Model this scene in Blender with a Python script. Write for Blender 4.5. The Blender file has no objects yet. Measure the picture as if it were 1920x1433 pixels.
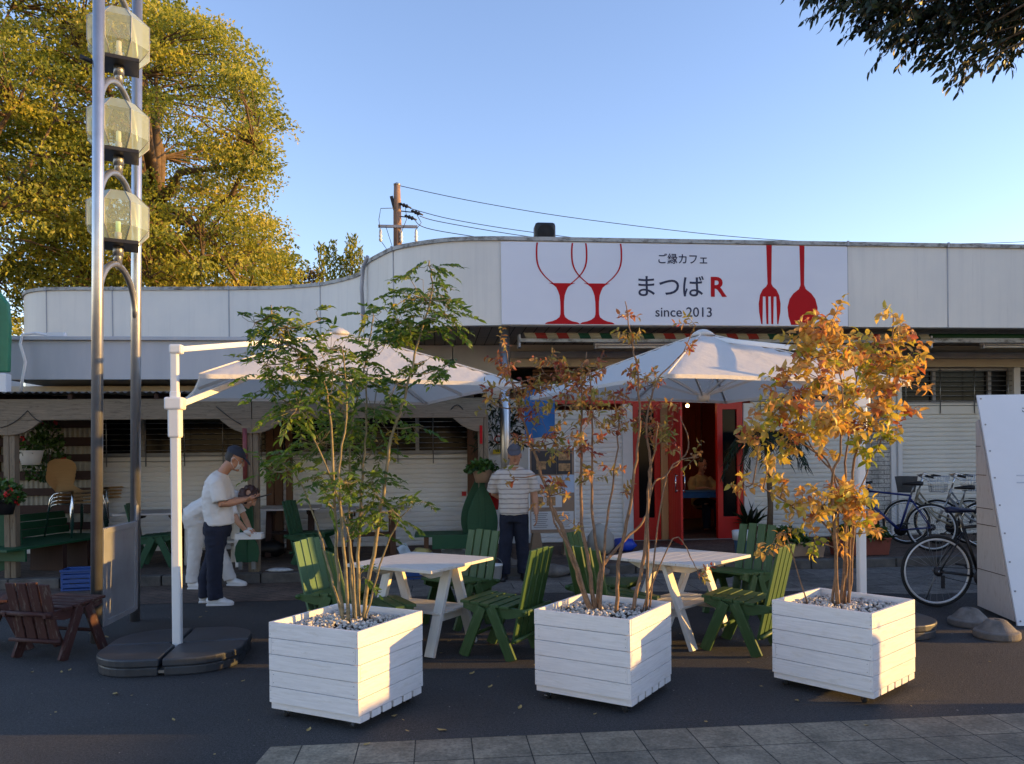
import bpy, math, random
import numpy as np
from mathutils import Vector, Matrix
R = math.radians
random.seed(7); rng = np.random.default_rng(7)
SC = bpy.context.scene
COL = SC.collection

# ------------------------------------------------------------------ camera
F_PX, CX, CY, EYE, YAW, ROLL = 1480.0, 960.0, 850.0, 1.6, R(5.5), -0.0105
cam_d = bpy.data.cameras.new('camera')
cam_d.sensor_fit = 'HORIZONTAL'; cam_d.sensor_width = 36.0
cam_d.lens = 36.0 * F_PX / 1920.0
cam_d.shift_y = (CY - 716.5) / 1920.0
cam_d.clip_end = 2000.0
cam = bpy.data.objects.new('camera', cam_d); COL.objects.link(cam)
CAM_M = Matrix.Rotation(-YAW, 3, 'Z') @ Matrix.Rotation(math.pi / 2, 3, 'X') @ Matrix.Rotation(ROLL, 3, 'Z')
cam.matrix_world = Matrix.Translation((0, 0, EYE)) @ CAM_M.to_4x4()
SC.camera = cam

# ------------------------------------------------------------------ light
SUN_EL, SUN_AZ = R(6.0), R(-6.5)          # azimuth counter-clockwise from +X
w = bpy.data.worlds.new('World'); SC.world = w; w.use_nodes = True
nt = w.node_tree; nt.nodes.clear()
sky = nt.nodes.new('ShaderNodeTexSky'); sky.sky_type = 'NISHITA'; sky.sun_disc = False
sky.sun_elevation = SUN_EL; sky.sun_rotation = R(90) - SUN_AZ
sky.air_density = 1.0; sky.dust_density = 0.1; sky.ozone_density = 2.2
bg = nt.nodes.new('ShaderNodeBackground'); bg.inputs[1].default_value = 0.15
wo = nt.nodes.new('ShaderNodeOutputWorld')
wb = nt.nodes.new('ShaderNodeVectorMath'); wb.operation = 'MULTIPLY'; wb.inputs[1].default_value = (1.08, 0.885, 0.97)   # camera white balance
nt.links.new(sky.outputs[0], wb.inputs[0]); nt.links.new(wb.outputs[0], bg.inputs[0]); nt.links.new(bg.outputs[0], wo.inputs[0])
sun_d = bpy.data.lights.new('sun', 'SUN'); sun_d.energy = 2.0; sun_d.angle = R(0.6); sun_d.color = (1.0, 0.57, 0.15)
sun = bpy.data.objects.new('sun', sun_d); COL.objects.link(sun)
SUN_DIR = Vector((math.cos(SUN_EL) * math.cos(SUN_AZ), math.cos(SUN_EL) * math.sin(SUN_AZ), math.sin(SUN_EL)))
sun.rotation_euler = SUN_DIR.to_track_quat('Z', 'Y').to_euler(); sun.location = SUN_DIR * 50
SC.view_settings.view_transform = 'Standard'; SC.view_settings.look = 'None'
SC.view_settings.exposure = 1.98; SC.view_settings.gamma = 1.0
SC.render.engine = 'CYCLES'
SC.cycles.max_bounces = 8; SC.cycles.transparent_max_bounces = 12
SC.cycles.caustics_reflective = False; SC.cycles.caustics_refractive = False

def ray(x, y): return CAM_M @ Vector(((x - CX) / F_PX, -(y - CY) / F_PX, -1.0))
def gz(x, y, z=0.0):
    d = ray(x, y); t = (z - EYE) / d.z
    return Vector((d.x * t, d.y * t, z))
def gy(x, y, Y):
    d = ray(x, y); t = Y / d.y
    return Vector((d.x * t, Y, EYE + d.z * t))
def ppm(Y): return F_PX / Y

# ------------------------------------------------------------------ materials
def _nodes(name):
    m = bpy.data.materials.new(name); m.use_nodes = True
    t = m.node_tree; b = t.nodes['Principled BSDF']
    return m, t, b
def _sock(node, kind, name, out=False):
    for s in (node.outputs if out else node.inputs):
        if s.name == name and s.type == kind: return s
def mixc(t, fac, a, b, mode='MIX'):
    n = t.nodes.new('ShaderNodeMix'); n.data_type = 'RGBA'; n.blend_type = mode
    f = _sock(n, 'VALUE', 'Factor'); A = _sock(n, 'RGBA', 'A'); B = _sock(n, 'RGBA', 'B')
    for s, v in ((f, fac), (A, a), (B, b)):
        if isinstance(v, (int, float)): s.default_value = v
        elif isinstance(v, tuple): s.default_value = (*v, 1) if len(v) == 3 else v
        else: t.links.new(v, s)
    return _sock(n, 'RGBA', 'Result', True)
def coords(t, kind='Object', scale=(1, 1, 1), rot=(0, 0, 0), loc=(0, 0, 0)):
    c = t.nodes.new('ShaderNodeTexCoord'); m = t.nodes.new('ShaderNodeMapping')
    t.links.new(c.outputs[kind], m.inputs[0])
    m.inputs['Scale'].default_value = scale; m.inputs['Rotation'].default_value = rot; m.inputs['Location'].default_value = loc
    return m.outputs[0]
def noise(t, vec, scale, detail=5, rough=0.6):
    n = t.nodes.new('ShaderNodeTexNoise'); t.links.new(vec, n.inputs['Vector'])
    n.inputs['Scale'].default_value = scale; n.inputs['Detail'].default_value = detail; n.inputs['Roughness'].default_value = rough
    return n.outputs[0]
def ramp(t, fac, stops):
    n = t.nodes.new('ShaderNodeValToRGB'); t.links.new(fac, n.inputs[0])
    e = n.color_ramp.elements
    while len(e) < len(stops): e.new(0.5)
    for s, (p, c) in zip(e, stops):
        s.position = p; s.color = (*c, 1) if isinstance(c, tuple) else (c, c, c, 1)
    return n.outputs[0]
def bump(t, b, h, strength=0.3, dist=0.01):
    n = t.nodes.new('ShaderNodeBump'); n.inputs['Strength'].default_value = strength; n.inputs['Distance'].default_value = dist
    t.links.new(h, n.inputs['Height']); t.links.new(n.outputs[0], b.inputs['Normal'])
def dim(c, k): return tuple(min(1.0, x * k) for x in c)

MATS = {}
def mat(name, col, rough=0.6, metal=0.0, var=0.15, scale=6.0, bmp=0.0, bscale=80.0, spec=0.5, kind='Object'):
    if name in MATS: return MATS[name]
    m, t, b = _nodes(name)
    v = coords(t, kind)
    n = noise(t, v, scale)
    t.links.new(ramp(t, n, [(0.3, dim(col, 1 - var)), (0.7, dim(col, 1 + var))]), b.inputs['Base Color'])
    b.inputs['Roughness'].default_value = rough; b.inputs['Metallic'].default_value = metal
    b.inputs['Specular IOR Level'].default_value = spec
    if bmp: bump(t, b, noise(t, v, bscale), bmp)
    MATS[name] = m
    return m
def wood(name, col, dark=0.6, rough=0.6, bmp=0.25, knots=False, worn=None):
    if name in MATS: return MATS[name]
    m, t, b = _nodes(name)
    v = coords(t, 'UV', (3, 40, 1)); v2 = coords(t, 'UV', (1.2, 5, 1))
    g = noise(t, v, 1.6, 6, 0.65); g2 = noise(t, v2, 1.0, 3)
    c = ramp(t, g, [(0.25, dim(col, dark)), (0.6, col), (0.85, dim(col, 1.08))])
    c = mixc(t, ramp(t, g2, [(0.35, 0.0), (0.75, 0.5)]), c, dim(col, (dark + 1) / 2))
    if worn:
        c = mixc(t, ramp(t, noise(t, coords(t, 'UV', (4, 18, 1)), 1.5, 8, 0.7), [(0.55, 0.0), (0.64, 1.0)]), c, worn)
    t.links.new(c, b.inputs['Base Color']); b.inputs['Roughness'].default_value = rough
    bump(t, b, g, bmp, 0.004)
    MATS[name] = m
    return m
def emit(name, col, s):
    m, t, b = _nodes(name)
    b.inputs['Base Color'].default_value = (*col, 1)
    b.inputs['Emission Color'].default_value = (*col, 1); b.inputs['Emission Strength'].default_value = s
    return m
def leafmat(name, stops, trans=0.35, rough=0.45):
    m, t, b = _nodes(name)
    a = t.nodes.new('ShaderNodeAttribute'); a.attribute_name = 'tint'
    c = ramp(t, a.outputs['Fac'], stops)
    t.links.new(c, b.inputs['Base Color']); b.inputs['Roughness'].default_value = rough
    tr = t.nodes.new('ShaderNodeBsdfTranslucent')
    t.links.new(mixc(t, 1.0, c, (1.0, 0.95, 0.6), 'MULTIPLY'), tr.inputs[0])
    mx = t.nodes.new('ShaderNodeMixShader'); mx.inputs[0].default_value = trans
    t.links.new(b.outputs[0], mx.inputs[1]); t.links.new(tr.outputs[0], mx.inputs[2])
    t.links.new(mx.outputs[0], t.nodes['Material Output'].inputs[0])
    return m

M_WHITE = wood('white_painted_wood', (0.86, 0.825, 0.81), 0.80, 0.55, 0.5, worn=(0.74, 0.70, 0.66))
M_CREAM = wood('cream_painted_wood', (0.82, 0.77, 0.70), 0.82, 0.5, 0.5)
M_GREEN = wood('green_painted_wood', (0.052, 0.118, 0.032), 0.6, 0.5, 0.35, worn=(0.085, 0.14, 0.06))
M_PALEGREEN = wood('skylit_green_wood', (0.10, 0.20, 0.10), 0.75, 0.55, 0.25)  # chair green made paler, skylight on the backrest put into the colour
M_DKGREEN = wood('dark_green_wood', (0.012, 0.085, 0.035), 0.75, 0.55, 0.2)
M_OLDRED = wood('weathered_red_wood', (0.060, 0.018, 0.015), 0.5, 0.75, 0.4, worn=(0.13, 0.10, 0.085))
M_BROWN = wood('brown_stained_wood', (0.13, 0.055, 0.022), 0.55, 0.7, 0.3)
M_DKBROWN = wood('dark_brown_wood', (0.045, 0.017, 0.012), 0.6, 0.7, 0.3)
M_PERG = wood('weathered_grey_wood', (0.26, 0.20, 0.135), 0.5, 0.85, 0.45, worn=(0.14, 0.105, 0.07))
M_PLY = wood('plywood', (0.64, 0.40, 0.18), 0.85, 0.4, 0.08)
M_OLDWHITE = wood('worn_white_wood', (0.62, 0.55, 0.50), 0.85, 0.75, 0.35, worn=(0.50, 0.42, 0.36))
M_ALU = mat('brushed_aluminium', (0.55, 0.55, 0.55), 0.33, 0.9, 0.12, 5, 0.04, 40)
M_GALV = mat('galvanised_sheet', (0.33, 0.34, 0.37), 0.5, 0.35, 0.18, 3, 0.05, 12)
M_CHROME = mat('chrome', (0.75, 0.75, 0.75), 0.12, 1.0, 0.03)
M_STEEL = mat('dull_steel', (0.30, 0.31, 0.32), 0.4, 0.8, 0.15)
M_DARKMETAL = mat('dark_metal', (0.03, 0.03, 0.035), 0.5, 0.4, 0.2)
M_BLACK = mat('black_plastic', (0.012, 0.012, 0.014), 0.45, 0, 0.2)
M_RUBBER = mat('black_rubber', (0.015, 0.015, 0.015), 0.8, 0, 0.2)
M_WPLASTIC = mat('white_coated_metal', (0.78, 0.78, 0.78), 0.35, 0, 0.03)
M_BASE = mat('dark_grey_plastic', (0.035, 0.04, 0.048), 0.45, 0, 0.3, 5, 0.1, 120)
M_CONC = mat('rough_concrete', (0.17, 0.155, 0.14), 0.9, 0, 0.35, 9, 0.5, 60)
M_KERB = mat('kerb_concrete', (0.11, 0.10, 0.09), 0.9, 0, 0.4, 5, 0.4, 50)
M_RED = mat('red_paint', (0.62, 0.018, 0.013), 0.4, 0, 0.12, 3)
M_REDVINYL = mat('red_vinyl', (0.46, 0.010, 0.014), 0.6, 0, 0.04, spec=0.12)
M_NAVYVINYL = mat('navy_vinyl', (0.045, 0.05, 0.085), 0.6, 0, 0.04, spec=0.12)
M_BEIGE = mat('beige_wall', (0.64, 0.57, 0.45), 0.8, 0, 0.06, 2, 0.1, 40)
M_GREYWALL = mat('grey_wall', (0.60, 0.60, 0.60), 0.8, 0, 0.1, 2, 0.1, 40)
M_SHUT = mat('shutter_slats', (0.86, 0.84, 0.82), 0.5, 0.0, 0.06, 1.5, 0.05, 30)
M_SHUTR = mat('cream_shutter_slats', (0.84, 0.81, 0.74), 0.5, 0.0, 0.06, 1.5, 0.05, 30)
M_GLASSDK = mat('dark_window_glass', (0.006, 0.007, 0.009), 0.12, 0, 0.2, spec=0.12)
M_DARK = mat('dark_interior', (0.02, 0.016, 0.013), 0.9, 0, 0.2)
M_CARDB = mat('blue_plastic', (0.02, 0.07, 0.25), 0.4, 0, 0.15)
M_BLUECLOTH = mat('blue_cloth', (0.03, 0.14, 0.36), 0.8, 0, 0.1)
M_NAVYCLOTH = mat('navy_cloth', (0.012, 0.016, 0.035), 0.9, 0, 0.2, 10, 0.35, 14)
M_WCLOTH = mat('white_cotton', (0.74, 0.73, 0.72), 0.9, 0, 0.04, 8, 0.45, 11)
M_SKIN = mat('skin', (0.52, 0.29, 0.19), 0.55, 0, 0.08, 10)
M_HAIR = mat('dark_brown_hair', (0.045, 0.014, 0.008), 0.5, 0, 0.4, 30, 0.8, 60)
M_SOIL = mat('potting_soil', (0.03, 0.022, 0.015), 0.95, 0, 0.3, 30)
M_BARKP = mat('shrub_bark', (0.23, 0.135, 0.075), 0.75, 0, 0.4, 25, 0.3, 60)
M_BARKG = mat('pale_green_bark', (0.25, 0.20, 0.11), 0.7, 0, 0.35, 25, 0.3, 60)
M_BARK = mat('tree_bark', (0.13, 0.085, 0.05), 0.85, 0, 0.4, 6, 0.6, 20)
M_TERRA = mat('brown_plastic_pot', (0.22, 0.055, 0.035), 0.6, 0, 0.12)
M_BEIGEPOT = mat('beige_plastic_pot', (0.36, 0.24, 0.16), 0.6, 0, 0.12)
M_REDFL = mat('red_petals', (0.55, 0.02, 0.02), 0.6, 0, 0.2)
M_PLASTIC_CLEAR = mat('clear_plastic_bag', (0.5, 0.52, 0.55), 0.25, 0, 0.2, 20, 0.8, 18)

def _special():
    # asphalt
    m, t, b = _nodes('asphalt'); v = coords(t)
    c = ramp(t, noise(t, v, 0.7, 6), [(0.3, (0.018, 0.0175, 0.019)), (0.7, (0.032, 0.031, 0.032))])
    sp = ramp(t, noise(t, v, 130, 3, 0.7), [(0.42, 0.0), (0.72, 1.0)])
    c = mixc(t, sp, c, (0.085, 0.083, 0.085))
    c = mixc(t, ramp(t, noise(t, v, 34, 2, 0.5), [(0.735, 0.0), (0.76, 1.0)]), c, (0.30, 0.28, 0.25))
    c = mixc(t, ramp(t, noise(t, v, 1.1, 9, 0.8), [(0.3, 0.45), (0.5, 0.0)]), c, (0.012, 0.012, 0.013))
    st = ramp(t, noise(t, coords(t, scale=(1, 2.2, 1)), 2.2, 8, 0.75), [(0.58, 0.0), (0.72, 1.0)])
    c = mixc(t, st, c, (0.06, 0.055, 0.05))
    c = mixc(t, 1.0, c, ramp(t, noise(t, v, 55, 4, 0.75), [(0.3, 0.45), (0.7, 1.7)]), 'MULTIPLY')
    t.links.new(c, b.inputs['Base Color']); b.inputs['Roughness'].default_value = 0.85
    bump(t, b, noise(t, v, 90, 5, 0.75), 0.9, 0.012); MATS['asphalt'] = m
    # pavers
    def brick(name, c1, c2, mortar, bw, bh, gap, rot=0.0, off=0.0, stain=(0.5, 0.5, 0.5), rough=0.9, loc=(0, 0, 0)):
        m, t, b = _nodes(name); v = coords(t, rot=(0, 0, rot), loc=loc)
        n = t.nodes.new('ShaderNodeTexBrick'); t.links.new(v, n.inputs['Vector'])
        n.inputs['Scale'].default_value = 1.0; n.inputs['Brick Width'].default_value = bw; n.inputs['Row Height'].default_value = bh
        n.inputs['Mortar Size'].default_value = gap; n.inputs['Mortar Smooth'].default_value = 0.3; n.offset = off
        n.inputs['Color1'].default_value = (*c1, 1); n.inputs['Color2'].default_value = (*c2, 1); n.inputs['Mortar'].default_value = (*mortar, 1)
        vv = coords(t)
        g = ramp(t, noise(t, vv, 4.0, 9, 0.75), [(0.3, 0.45), (0.7, 1.3)])
        g2 = ramp(t, noise(t, vv, 0.9, 6, 0.7), [(0.3, 0.6), (0.65, 1.15)])
        g3 = ramp(t, noise(t, vv, 42, 5, 0.75), [(0.3, 0.55), (0.7, 1.35)])
        c = mixc(t, 1.0, mixc(t, 1.0, mixc(t, 1.0, n.outputs[0], g, 'MULTIPLY'), g2, 'MULTIPLY'), g3, 'MULTIPLY')
        s = ramp(t, noise(t, vv, 90, 4, 0.7), [(0.55, 0.0), (0.75, 0.6)])
        c = mixc(t, s, c, stain)
        t.links.new(c, b.inputs['Base Color']); b.inputs['Roughness'].default_value = rough
        h = mixc(t, 0.25, n.outputs[1], noise(t, vv, 110, 4))
        inv = t.nodes.new('ShaderNodeInvert'); t.links.new(h, inv.inputs[1])
        bump(t, b, inv.outputs[0], 0.6, 0.006); MATS[name] = m
        return m
    brick('stone_pavers', (0.34, 0.275, 0.19), (0.24, 0.20, 0.145), (0.03, 0.026, 0.02), 0.31, 0.31, 0.004, 0, 0, (0.25, 0.24, 0.2), loc=(0.13, -0.10, 0))
    brick('grey_slabs', (0.26, 0.24, 0.215), (0.15, 0.14, 0.125), (0.02, 0.02, 0.02), 0.6, 0.42, 0.006, 0.0, 0.5, (0.15, 0.145, 0.14))
    brick('red_brick_paving', (0.17, 0.11, 0.08), (0.13, 0.09, 0.07), (0.03, 0.025, 0.022), 0.22, 0.11, 0.005, R(40), 0.5, (0.12, 0.09, 0.075))
    brick('white_wall_bricks', (0.72, 0.69, 0.63), (0.66, 0.63, 0.58), (0.14, 0.13, 0.12), 0.22, 0.075, 0.006, 0, 0.5, (0.4, 0.39, 0.37))
    # facade panels: off white with streaks
    m, t, b = _nodes('facade_panel'); v = coords(t)
    c = ramp(t, noise(t, coords(t, scale=(6, 6, 0.35)), 1.5, 7, 0.65), [(0.30, (0.70, 0.665, 0.60)), (0.5, (0.76, 0.72, 0.645)), (0.8, (0.78, 0.74, 0.655))])
    st = ramp(t, noise(t, coords(t, scale=(9, 9, 0.25), loc=(3, 1, 0)), 2.0, 8, 0.7), [(0.62, 0.0), (0.82, 0.40)])
    c = mixc(t, st, c, (0.34, 0.31, 0.26))
    bl = ramp(t, noise(t, v, 1.0, 4), [(0.4, 0.0), (0.75, 0.3)])
    c = mixc(t, bl, c, (0.47, 0.49, 0.50))
    t.links.new(c, b.inputs['Base Color']); b.inputs['Roughness'].default_value = 0.5; MATS['facade_panel'] = m
    m, t, b = _nodes('coping_metal')
    c = ramp(t, noise(t, coords(t, scale=(2, 2, 4)), 3, 9, 0.75), [(0.38, (0.13, 0.12, 0.10)), (0.52, (0.40, 0.40, 0.38)), (0.7, (0.48, 0.48, 0.46))])
    t.links.new(c, b.inputs['Base Color']); b.inputs['Roughness'].default_value = 0.6; MATS['coping_metal'] = m
    m, t, b = _nodes('grey_band'); 
    c = ramp(t, noise(t, coords(t, scale=(3, 3, 0.5)), 1.2, 6), [(0.35, (0.44, 0.46, 0.50)), (0.7, (0.52, 0.53, 0.56))])
    t.links.new(c, b.inputs['Base Color']); b.inputs['Roughness'].default_value = 0.45; MATS['grey_band'] = m
    m, t, b = _nodes('sign_face'); b.inputs['Base Color'].default_value = (0.56, 0.59, 0.66, 1); b.inputs['Roughness'].default_value = 0.32
    c = ramp(t, noise(t, coords(t, scale=(0.7, 1, 1.2)), 1.0, 3), [(0.3, (0.68, 0.69, 0.76)), (0.7, (0.74, 0.75, 0.80))])
    t.links.new(c, b.inputs['Base Color']); MATS['sign_face'] = m
    m, t, b = _nodes('soffit_boards'); v = coords(t)
    n = t.nodes.new('ShaderNodeTexBrick'); t.links.new(v, n.inputs['Vector']); n.inputs['Scale'].default_value = 1; n.offset = 0
    n.inputs['Brick Width'].default_value = 0.16; n.inputs['Row Height'].default_value = 3.0; n.inputs['Mortar Size'].default_value = 0.008
    n.inputs['Color1'].default_value = (0.32, 0.27, 0.22, 1); n.inputs['Color2'].default_value = (0.27, 0.23, 0.19, 1); n.inputs['Mortar'].default_value = (0.02, 0.02, 0.02, 1)
    t.links.new(n.outputs[0], b.inputs['Base Color']); b.inputs['Roughness'].default_value = 0.7; MATS['soffit_boards'] = m
    # canopy cloth
    m, t, b = _nodes('canopy_cloth'); v = coords(t)
    b.inputs['Base Color'].default_value = (0.88, 0.85, 0.81, 1); b.inputs['Roughness'].default_value = 0.85
    bump(t, b, noise(t, coords(t, scale=(1, 1, 1)), 6, 5, 0.6), 0.6, 0.025)
    tr = t.nodes.new('ShaderNodeBsdfTranslucent'); tr.inputs[0].default_value = (0.88, 0.80, 0.70, 1)
    mx = t.nodes.new('ShaderNodeMixShader'); mx.inputs[0].default_value = 0.36
    t.links.new(b.outputs[0], mx.inputs[1]); t.links.new(tr.outputs[0], mx.inputs[2]); t.links.new(mx.outputs[0], t.nodes['Material Output'].inputs[0])
    MATS['canopy_cloth'] = m
    # lamp acrylic
    m, t, b = _nodes('aged_acrylic'); b.inputs['Base Color'].default_value = (0.54, 0.63, 0.54, 1); b.inputs['Roughness'].default_value = 0.06
    tp = t.nodes.new('ShaderNodeBsdfTransparent'); tp.inputs[0].default_value = (0.93, 0.95, 0.84, 1)
    lw = t.nodes.new('ShaderNodeLayerWeight'); lw.inputs[0].default_value = 0.35
    mp = t.nodes.new('ShaderNodeMapRange'); t.links.new(lw.outputs['Facing'], mp.inputs[0]); mp.inputs['To Min'].default_value = 0.30; mp.inputs['To Max'].default_value = 0.8
    mx = t.nodes.new('ShaderNodeMixShader'); t.links.new(mp.outputs[0], mx.inputs[0])
    t.links.new(tp.outputs[0], mx.inputs[1]); t.links.new(b.outputs[0], mx.inputs[2]); t.links.new(mx.outputs[0], t.nodes['Material Output'].inputs[0])
    MATS['aged_acrylic'] = m
    # striped shirt
    m, t, b = _nodes('striped_shirt')
    wv = t.nodes.new('ShaderNodeTexWave'); wv.bands_direction = 'Z'; wv.inputs['Scale'].default_value = 5.2; wv.inputs['Distortion'].default_value = 1.0
    wv.inputs['Detail Scale'].default_value = 1.5
    t.links.new(coords(t), wv.inputs['Vector'])
    t.links.new(ramp(t, wv.outputs[0], [(0.0, (0.24, 0.21, 0.21)), (0.14, (0.62, 0.58, 0.56)), (1.0, (0.66, 0.62, 0.60))]), b.inputs['Base Color'])
    b.inputs['Roughness'].default_value = 0.9; bump(t, b, noise(t, coords(t), 11), 0.4, 0.01); MATS['striped_shirt'] = m
    # corrugated translucent sheet
    m, t, b = _nodes('gravel_stones')
    a = t.nodes.new('ShaderNodeAttribute'); a.attribute_name = 'tint'
    t.links.new(ramp(t, a.outputs['Fac'], [(0.0, (0.25, 0.22, 0.19)), (0.25, (0.62, 0.56, 0.49)), (1.0, (0.74, 0.68, 0.60))]), b.inputs['Base Color'])
    b.inputs['Roughness'].default_value = 0.8; MATS['gravel_stones'] = m
_special()
L_TREE = leafmat('golden_tree_leaves', [(0.0, (0.10, 0.13, 0.03)), (0.35, (0.32, 0.36, 0.06)), (0.7, (0.50, 0.50, 0.09)), (1.0, (0.68, 0.58, 0.12))], 0.6)
L_TREE2 = leafmat('light_green_leaves', [(0.0, (0.14, 0.18, 0.02)), (1.0, (0.42, 0.42, 0.05))], 0.5)
L_HILL = leafmat('dark_hill_leaves', [(0.0, (0.03, 0.03, 0.008)), (1.0, (0.13, 0.085, 0.02))], 0.25)
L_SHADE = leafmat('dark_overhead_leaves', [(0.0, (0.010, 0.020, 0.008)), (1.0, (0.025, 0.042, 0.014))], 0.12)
L_ASH = leafmat('fresh_green_leaflets', [(0.0, (0.05, 0.12, 0.02)), (0.45, (0.15, 0.25, 0.035)), (0.85, (0.34, 0.38, 0.06)), (1.0, (0.55, 0.38, 0.05))], 0.5)
L_MIXED = leafmat('bronze_autumn_leaves', [(0.0, (0.22, 0.25, 0.06)), (0.4, (0.44, 0.33, 0.09)), (0.66, (0.50, 0.25, 0.09)), (0.87, (0.46, 0.12, 0.06)), (1.0, (0.28, 0.05, 0.04))], 0.45)
L_ORANGE = leafmat('orange_autumn_leaves', [(0.0, (0.32, 0.40, 0.04)), (0.16, (0.60, 0.50, 0.09)), (0.55, (0.70, 0.45, 0.14)), (0.85, (0.64, 0.30, 0.12)), (1.0, (0.50, 0.14, 0.07))], 0.5)
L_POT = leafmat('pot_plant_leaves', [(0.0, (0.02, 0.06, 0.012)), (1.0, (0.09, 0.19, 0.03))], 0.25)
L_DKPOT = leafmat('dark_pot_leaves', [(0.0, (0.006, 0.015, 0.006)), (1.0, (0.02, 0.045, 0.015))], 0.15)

# ------------------------------------------------------------------ mesh builder
class MB:
    def __init__(s): s.v = []; s.f = []; s.uv = []; s.sm = []; s.mi = []
    def add(s, vs, fs, uvs=None, smooth=False, mi=0):
        o = len(s.v); s.v += [tuple(p) for p in vs]
        for k, f in enumerate(fs):
            s.f.append([i + o for i in f]); s.sm.append(smooth); s.mi.append(mi)
            s.uv.append(uvs[k] if uvs else [(vs[i][0] + vs[i][1], vs[i][2]) for i in f])
        return s
    def frame(s, c, ax, ay, az, sx, sy, sz, mi=0, taper=1.0):
        # box, ax = long axis for the grain
        c = Vector(c); hx, hy, hz = ax * (sx / 2), ay * (sy / 2), az * (sz / 2)
        P = []
        for k, i in enumerate((-1, 1)):
            q = 1.0 if k == 0 else taper
            for j in (-1, 1):
                for l in (-1, 1): P.append(c + hx * i + hy * j * q + hz * l * q)
        r0, r1 = random.random() * 7, random.random() * 7
        u = lambda i: r0 + (0 if i < 4 else sx)
        fs = [(0, 1, 3, 2), (4, 6, 7, 5), (0, 4, 5, 1), (2, 3, 7, 6), (0, 2, 6, 4), (1, 5, 7, 3)]
        uvs = []
        for n, f in enumerate(fs):
            L = []
            for i in f:
                y = ((i >> 1) & 1) * sy; z = (i & 1) * sz
                if n < 2: L.append((r0 + z, r1 + y))
                elif n < 4: L.append((u(i), r1 + z))
                else: L.append((u(i), r1 + 0.5 + y))
            uvs.append(L)
        return s.add(P, fs, uvs, False, mi)
    def box(s, c, size, rz=0.0, mi=0, rot=None):
        m = rot if rot is not None else Matrix.Rotation(rz, 3, 'Z')
        X, Y, Z = m.col[0].copy(), m.col[1].copy(), m.col[2].copy(); sx, sy, sz = size
        if sx >= sy and sx >= sz: return s.frame(c, X, Y, Z, sx, sy, sz, mi)
        if sy >= sz: return s.frame(c, Y, Z, X, sy, sz, sx, mi)
        return s.frame(c, Z, X, Y, sz, sx, sy, mi)
    def bar(s, a, b, wd, th, up=(0, 0, 1), mi=0, taper=1.0):
        a, b = Vector(a), Vector(b); d = b - a; L = d.length; d.normalize(); up = Vector(up)
        side = d.cross(up)
        if side.length < 1e-4: side = d.cross(Vector((1, 0, 0)))
        side.normalize(); n = side.cross(d).normalized()
        return s.frame((a + b) / 2, d, side, n, L, wd, th, mi, taper)
    def tube(s, pts, r, n=8, mi=0, caps=True, smooth=True):
        pts = [Vector(p) for p in pts]; k = len(pts)
        rs = [r] * k if isinstance(r, (int, float)) else list(r)
        vs = []; ref = None
        for i, p in enumerate(pts):
            d = (pts[min(i + 1, k - 1)] - pts[max(i - 1, 0)])
            d = d.normalized() if d.length > 1e-9 else Vector((0, 0, 1))
            if ref is None:
                ref = d.orthogonal().normalized()
            ref = (ref - d * ref.dot(d))
            ref = ref.normalized() if ref.length > 1e-6 else d.orthogonal().normalized()
            q = d.cross(ref); rr = rs[i]
            ra, rb = (rr, rr) if isinstance(rr, (int, float)) else rr
            for j in range(n):
                a = 2 * math.pi * j / n
                vs.append(p + ref * (ra * math.cos(a)) + q * (rb * math.sin(a)))
        fs = [(i * n + j, i * n + (j + 1) % n, (i + 1) * n + (j + 1) % n, (i + 1) * n + j) for i in range(k - 1) for j in range(n)]
        if caps: fs += [tuple(reversed(range(n))), tuple((k - 1) * n + j for j in range(n))]
        return s.add(vs, fs, None, smooth, mi)
    def rings(s, L, n=16, mi=0, smooth=True, M=None):
        # L: (x, y, z, rx, ry) horizontal ellipses
        vs = []
        for (x, y, z, rx, ry) in L:
            for j in range(n):
                a = 2 * math.pi * j / n; p = Vector((x + rx * math.cos(a), y + ry * math.sin(a), z))
                vs.append(M @ p if M is not None else p)
        k = len(L)
        fs = [(i * n + j, i * n + (j + 1) % n, (i + 1) * n + (j + 1) % n, (i + 1) * n + j) for i in range(k - 1) for j in range(n)]
        fs += [tuple(reversed(range(n))), tuple((k - 1) * n + j for j in range(n))]
        return s.add(vs, fs, None, smooth, mi)
    def lathe(s, prof, n=20, c=(0, 0, 0), mi=0, smooth=True, axis=None):
        M = Matrix.Translation(c)
        if axis is not None: M = M @ Vector(axis).to_track_quat('Z', 'Y').to_matrix().to_4x4()
        return s.rings([(0, 0, z, r, r) for r, z in prof], n, mi, smooth, M)
    def prism(s, poly, o, ax, ay, depth, mi=0):
        o, ax, ay = Vector(o), Vector(ax), Vector(ay); nz = ax.cross(ay).normalized() * depth; k = len(poly)
        A = [o + ax * x + ay * y for x, y in poly]; B = [p + nz for p in A]
        fs = [tuple(reversed(range(k))), tuple(range(k, 2 * k))] + [(i, (i + 1) % k, k + (i + 1) % k, k + i) for i in range(k)]
        pu = [(x, y) for x, y in poly]
        uvs = [[pu[i] for i in fs[0]], [pu[i - k] for i in fs[1]]] + [[(pu[i][0], pu[i][1]), (pu[(i + 1) % k][0], pu[(i + 1) % k][1]), (pu[(i + 1) % k][0], pu[(i + 1) % k][1] + .02), (pu[i][0], pu[i][1] + .02)] for i in range(k)]
        return s.add(A + B, fs, uvs, False, mi)
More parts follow.
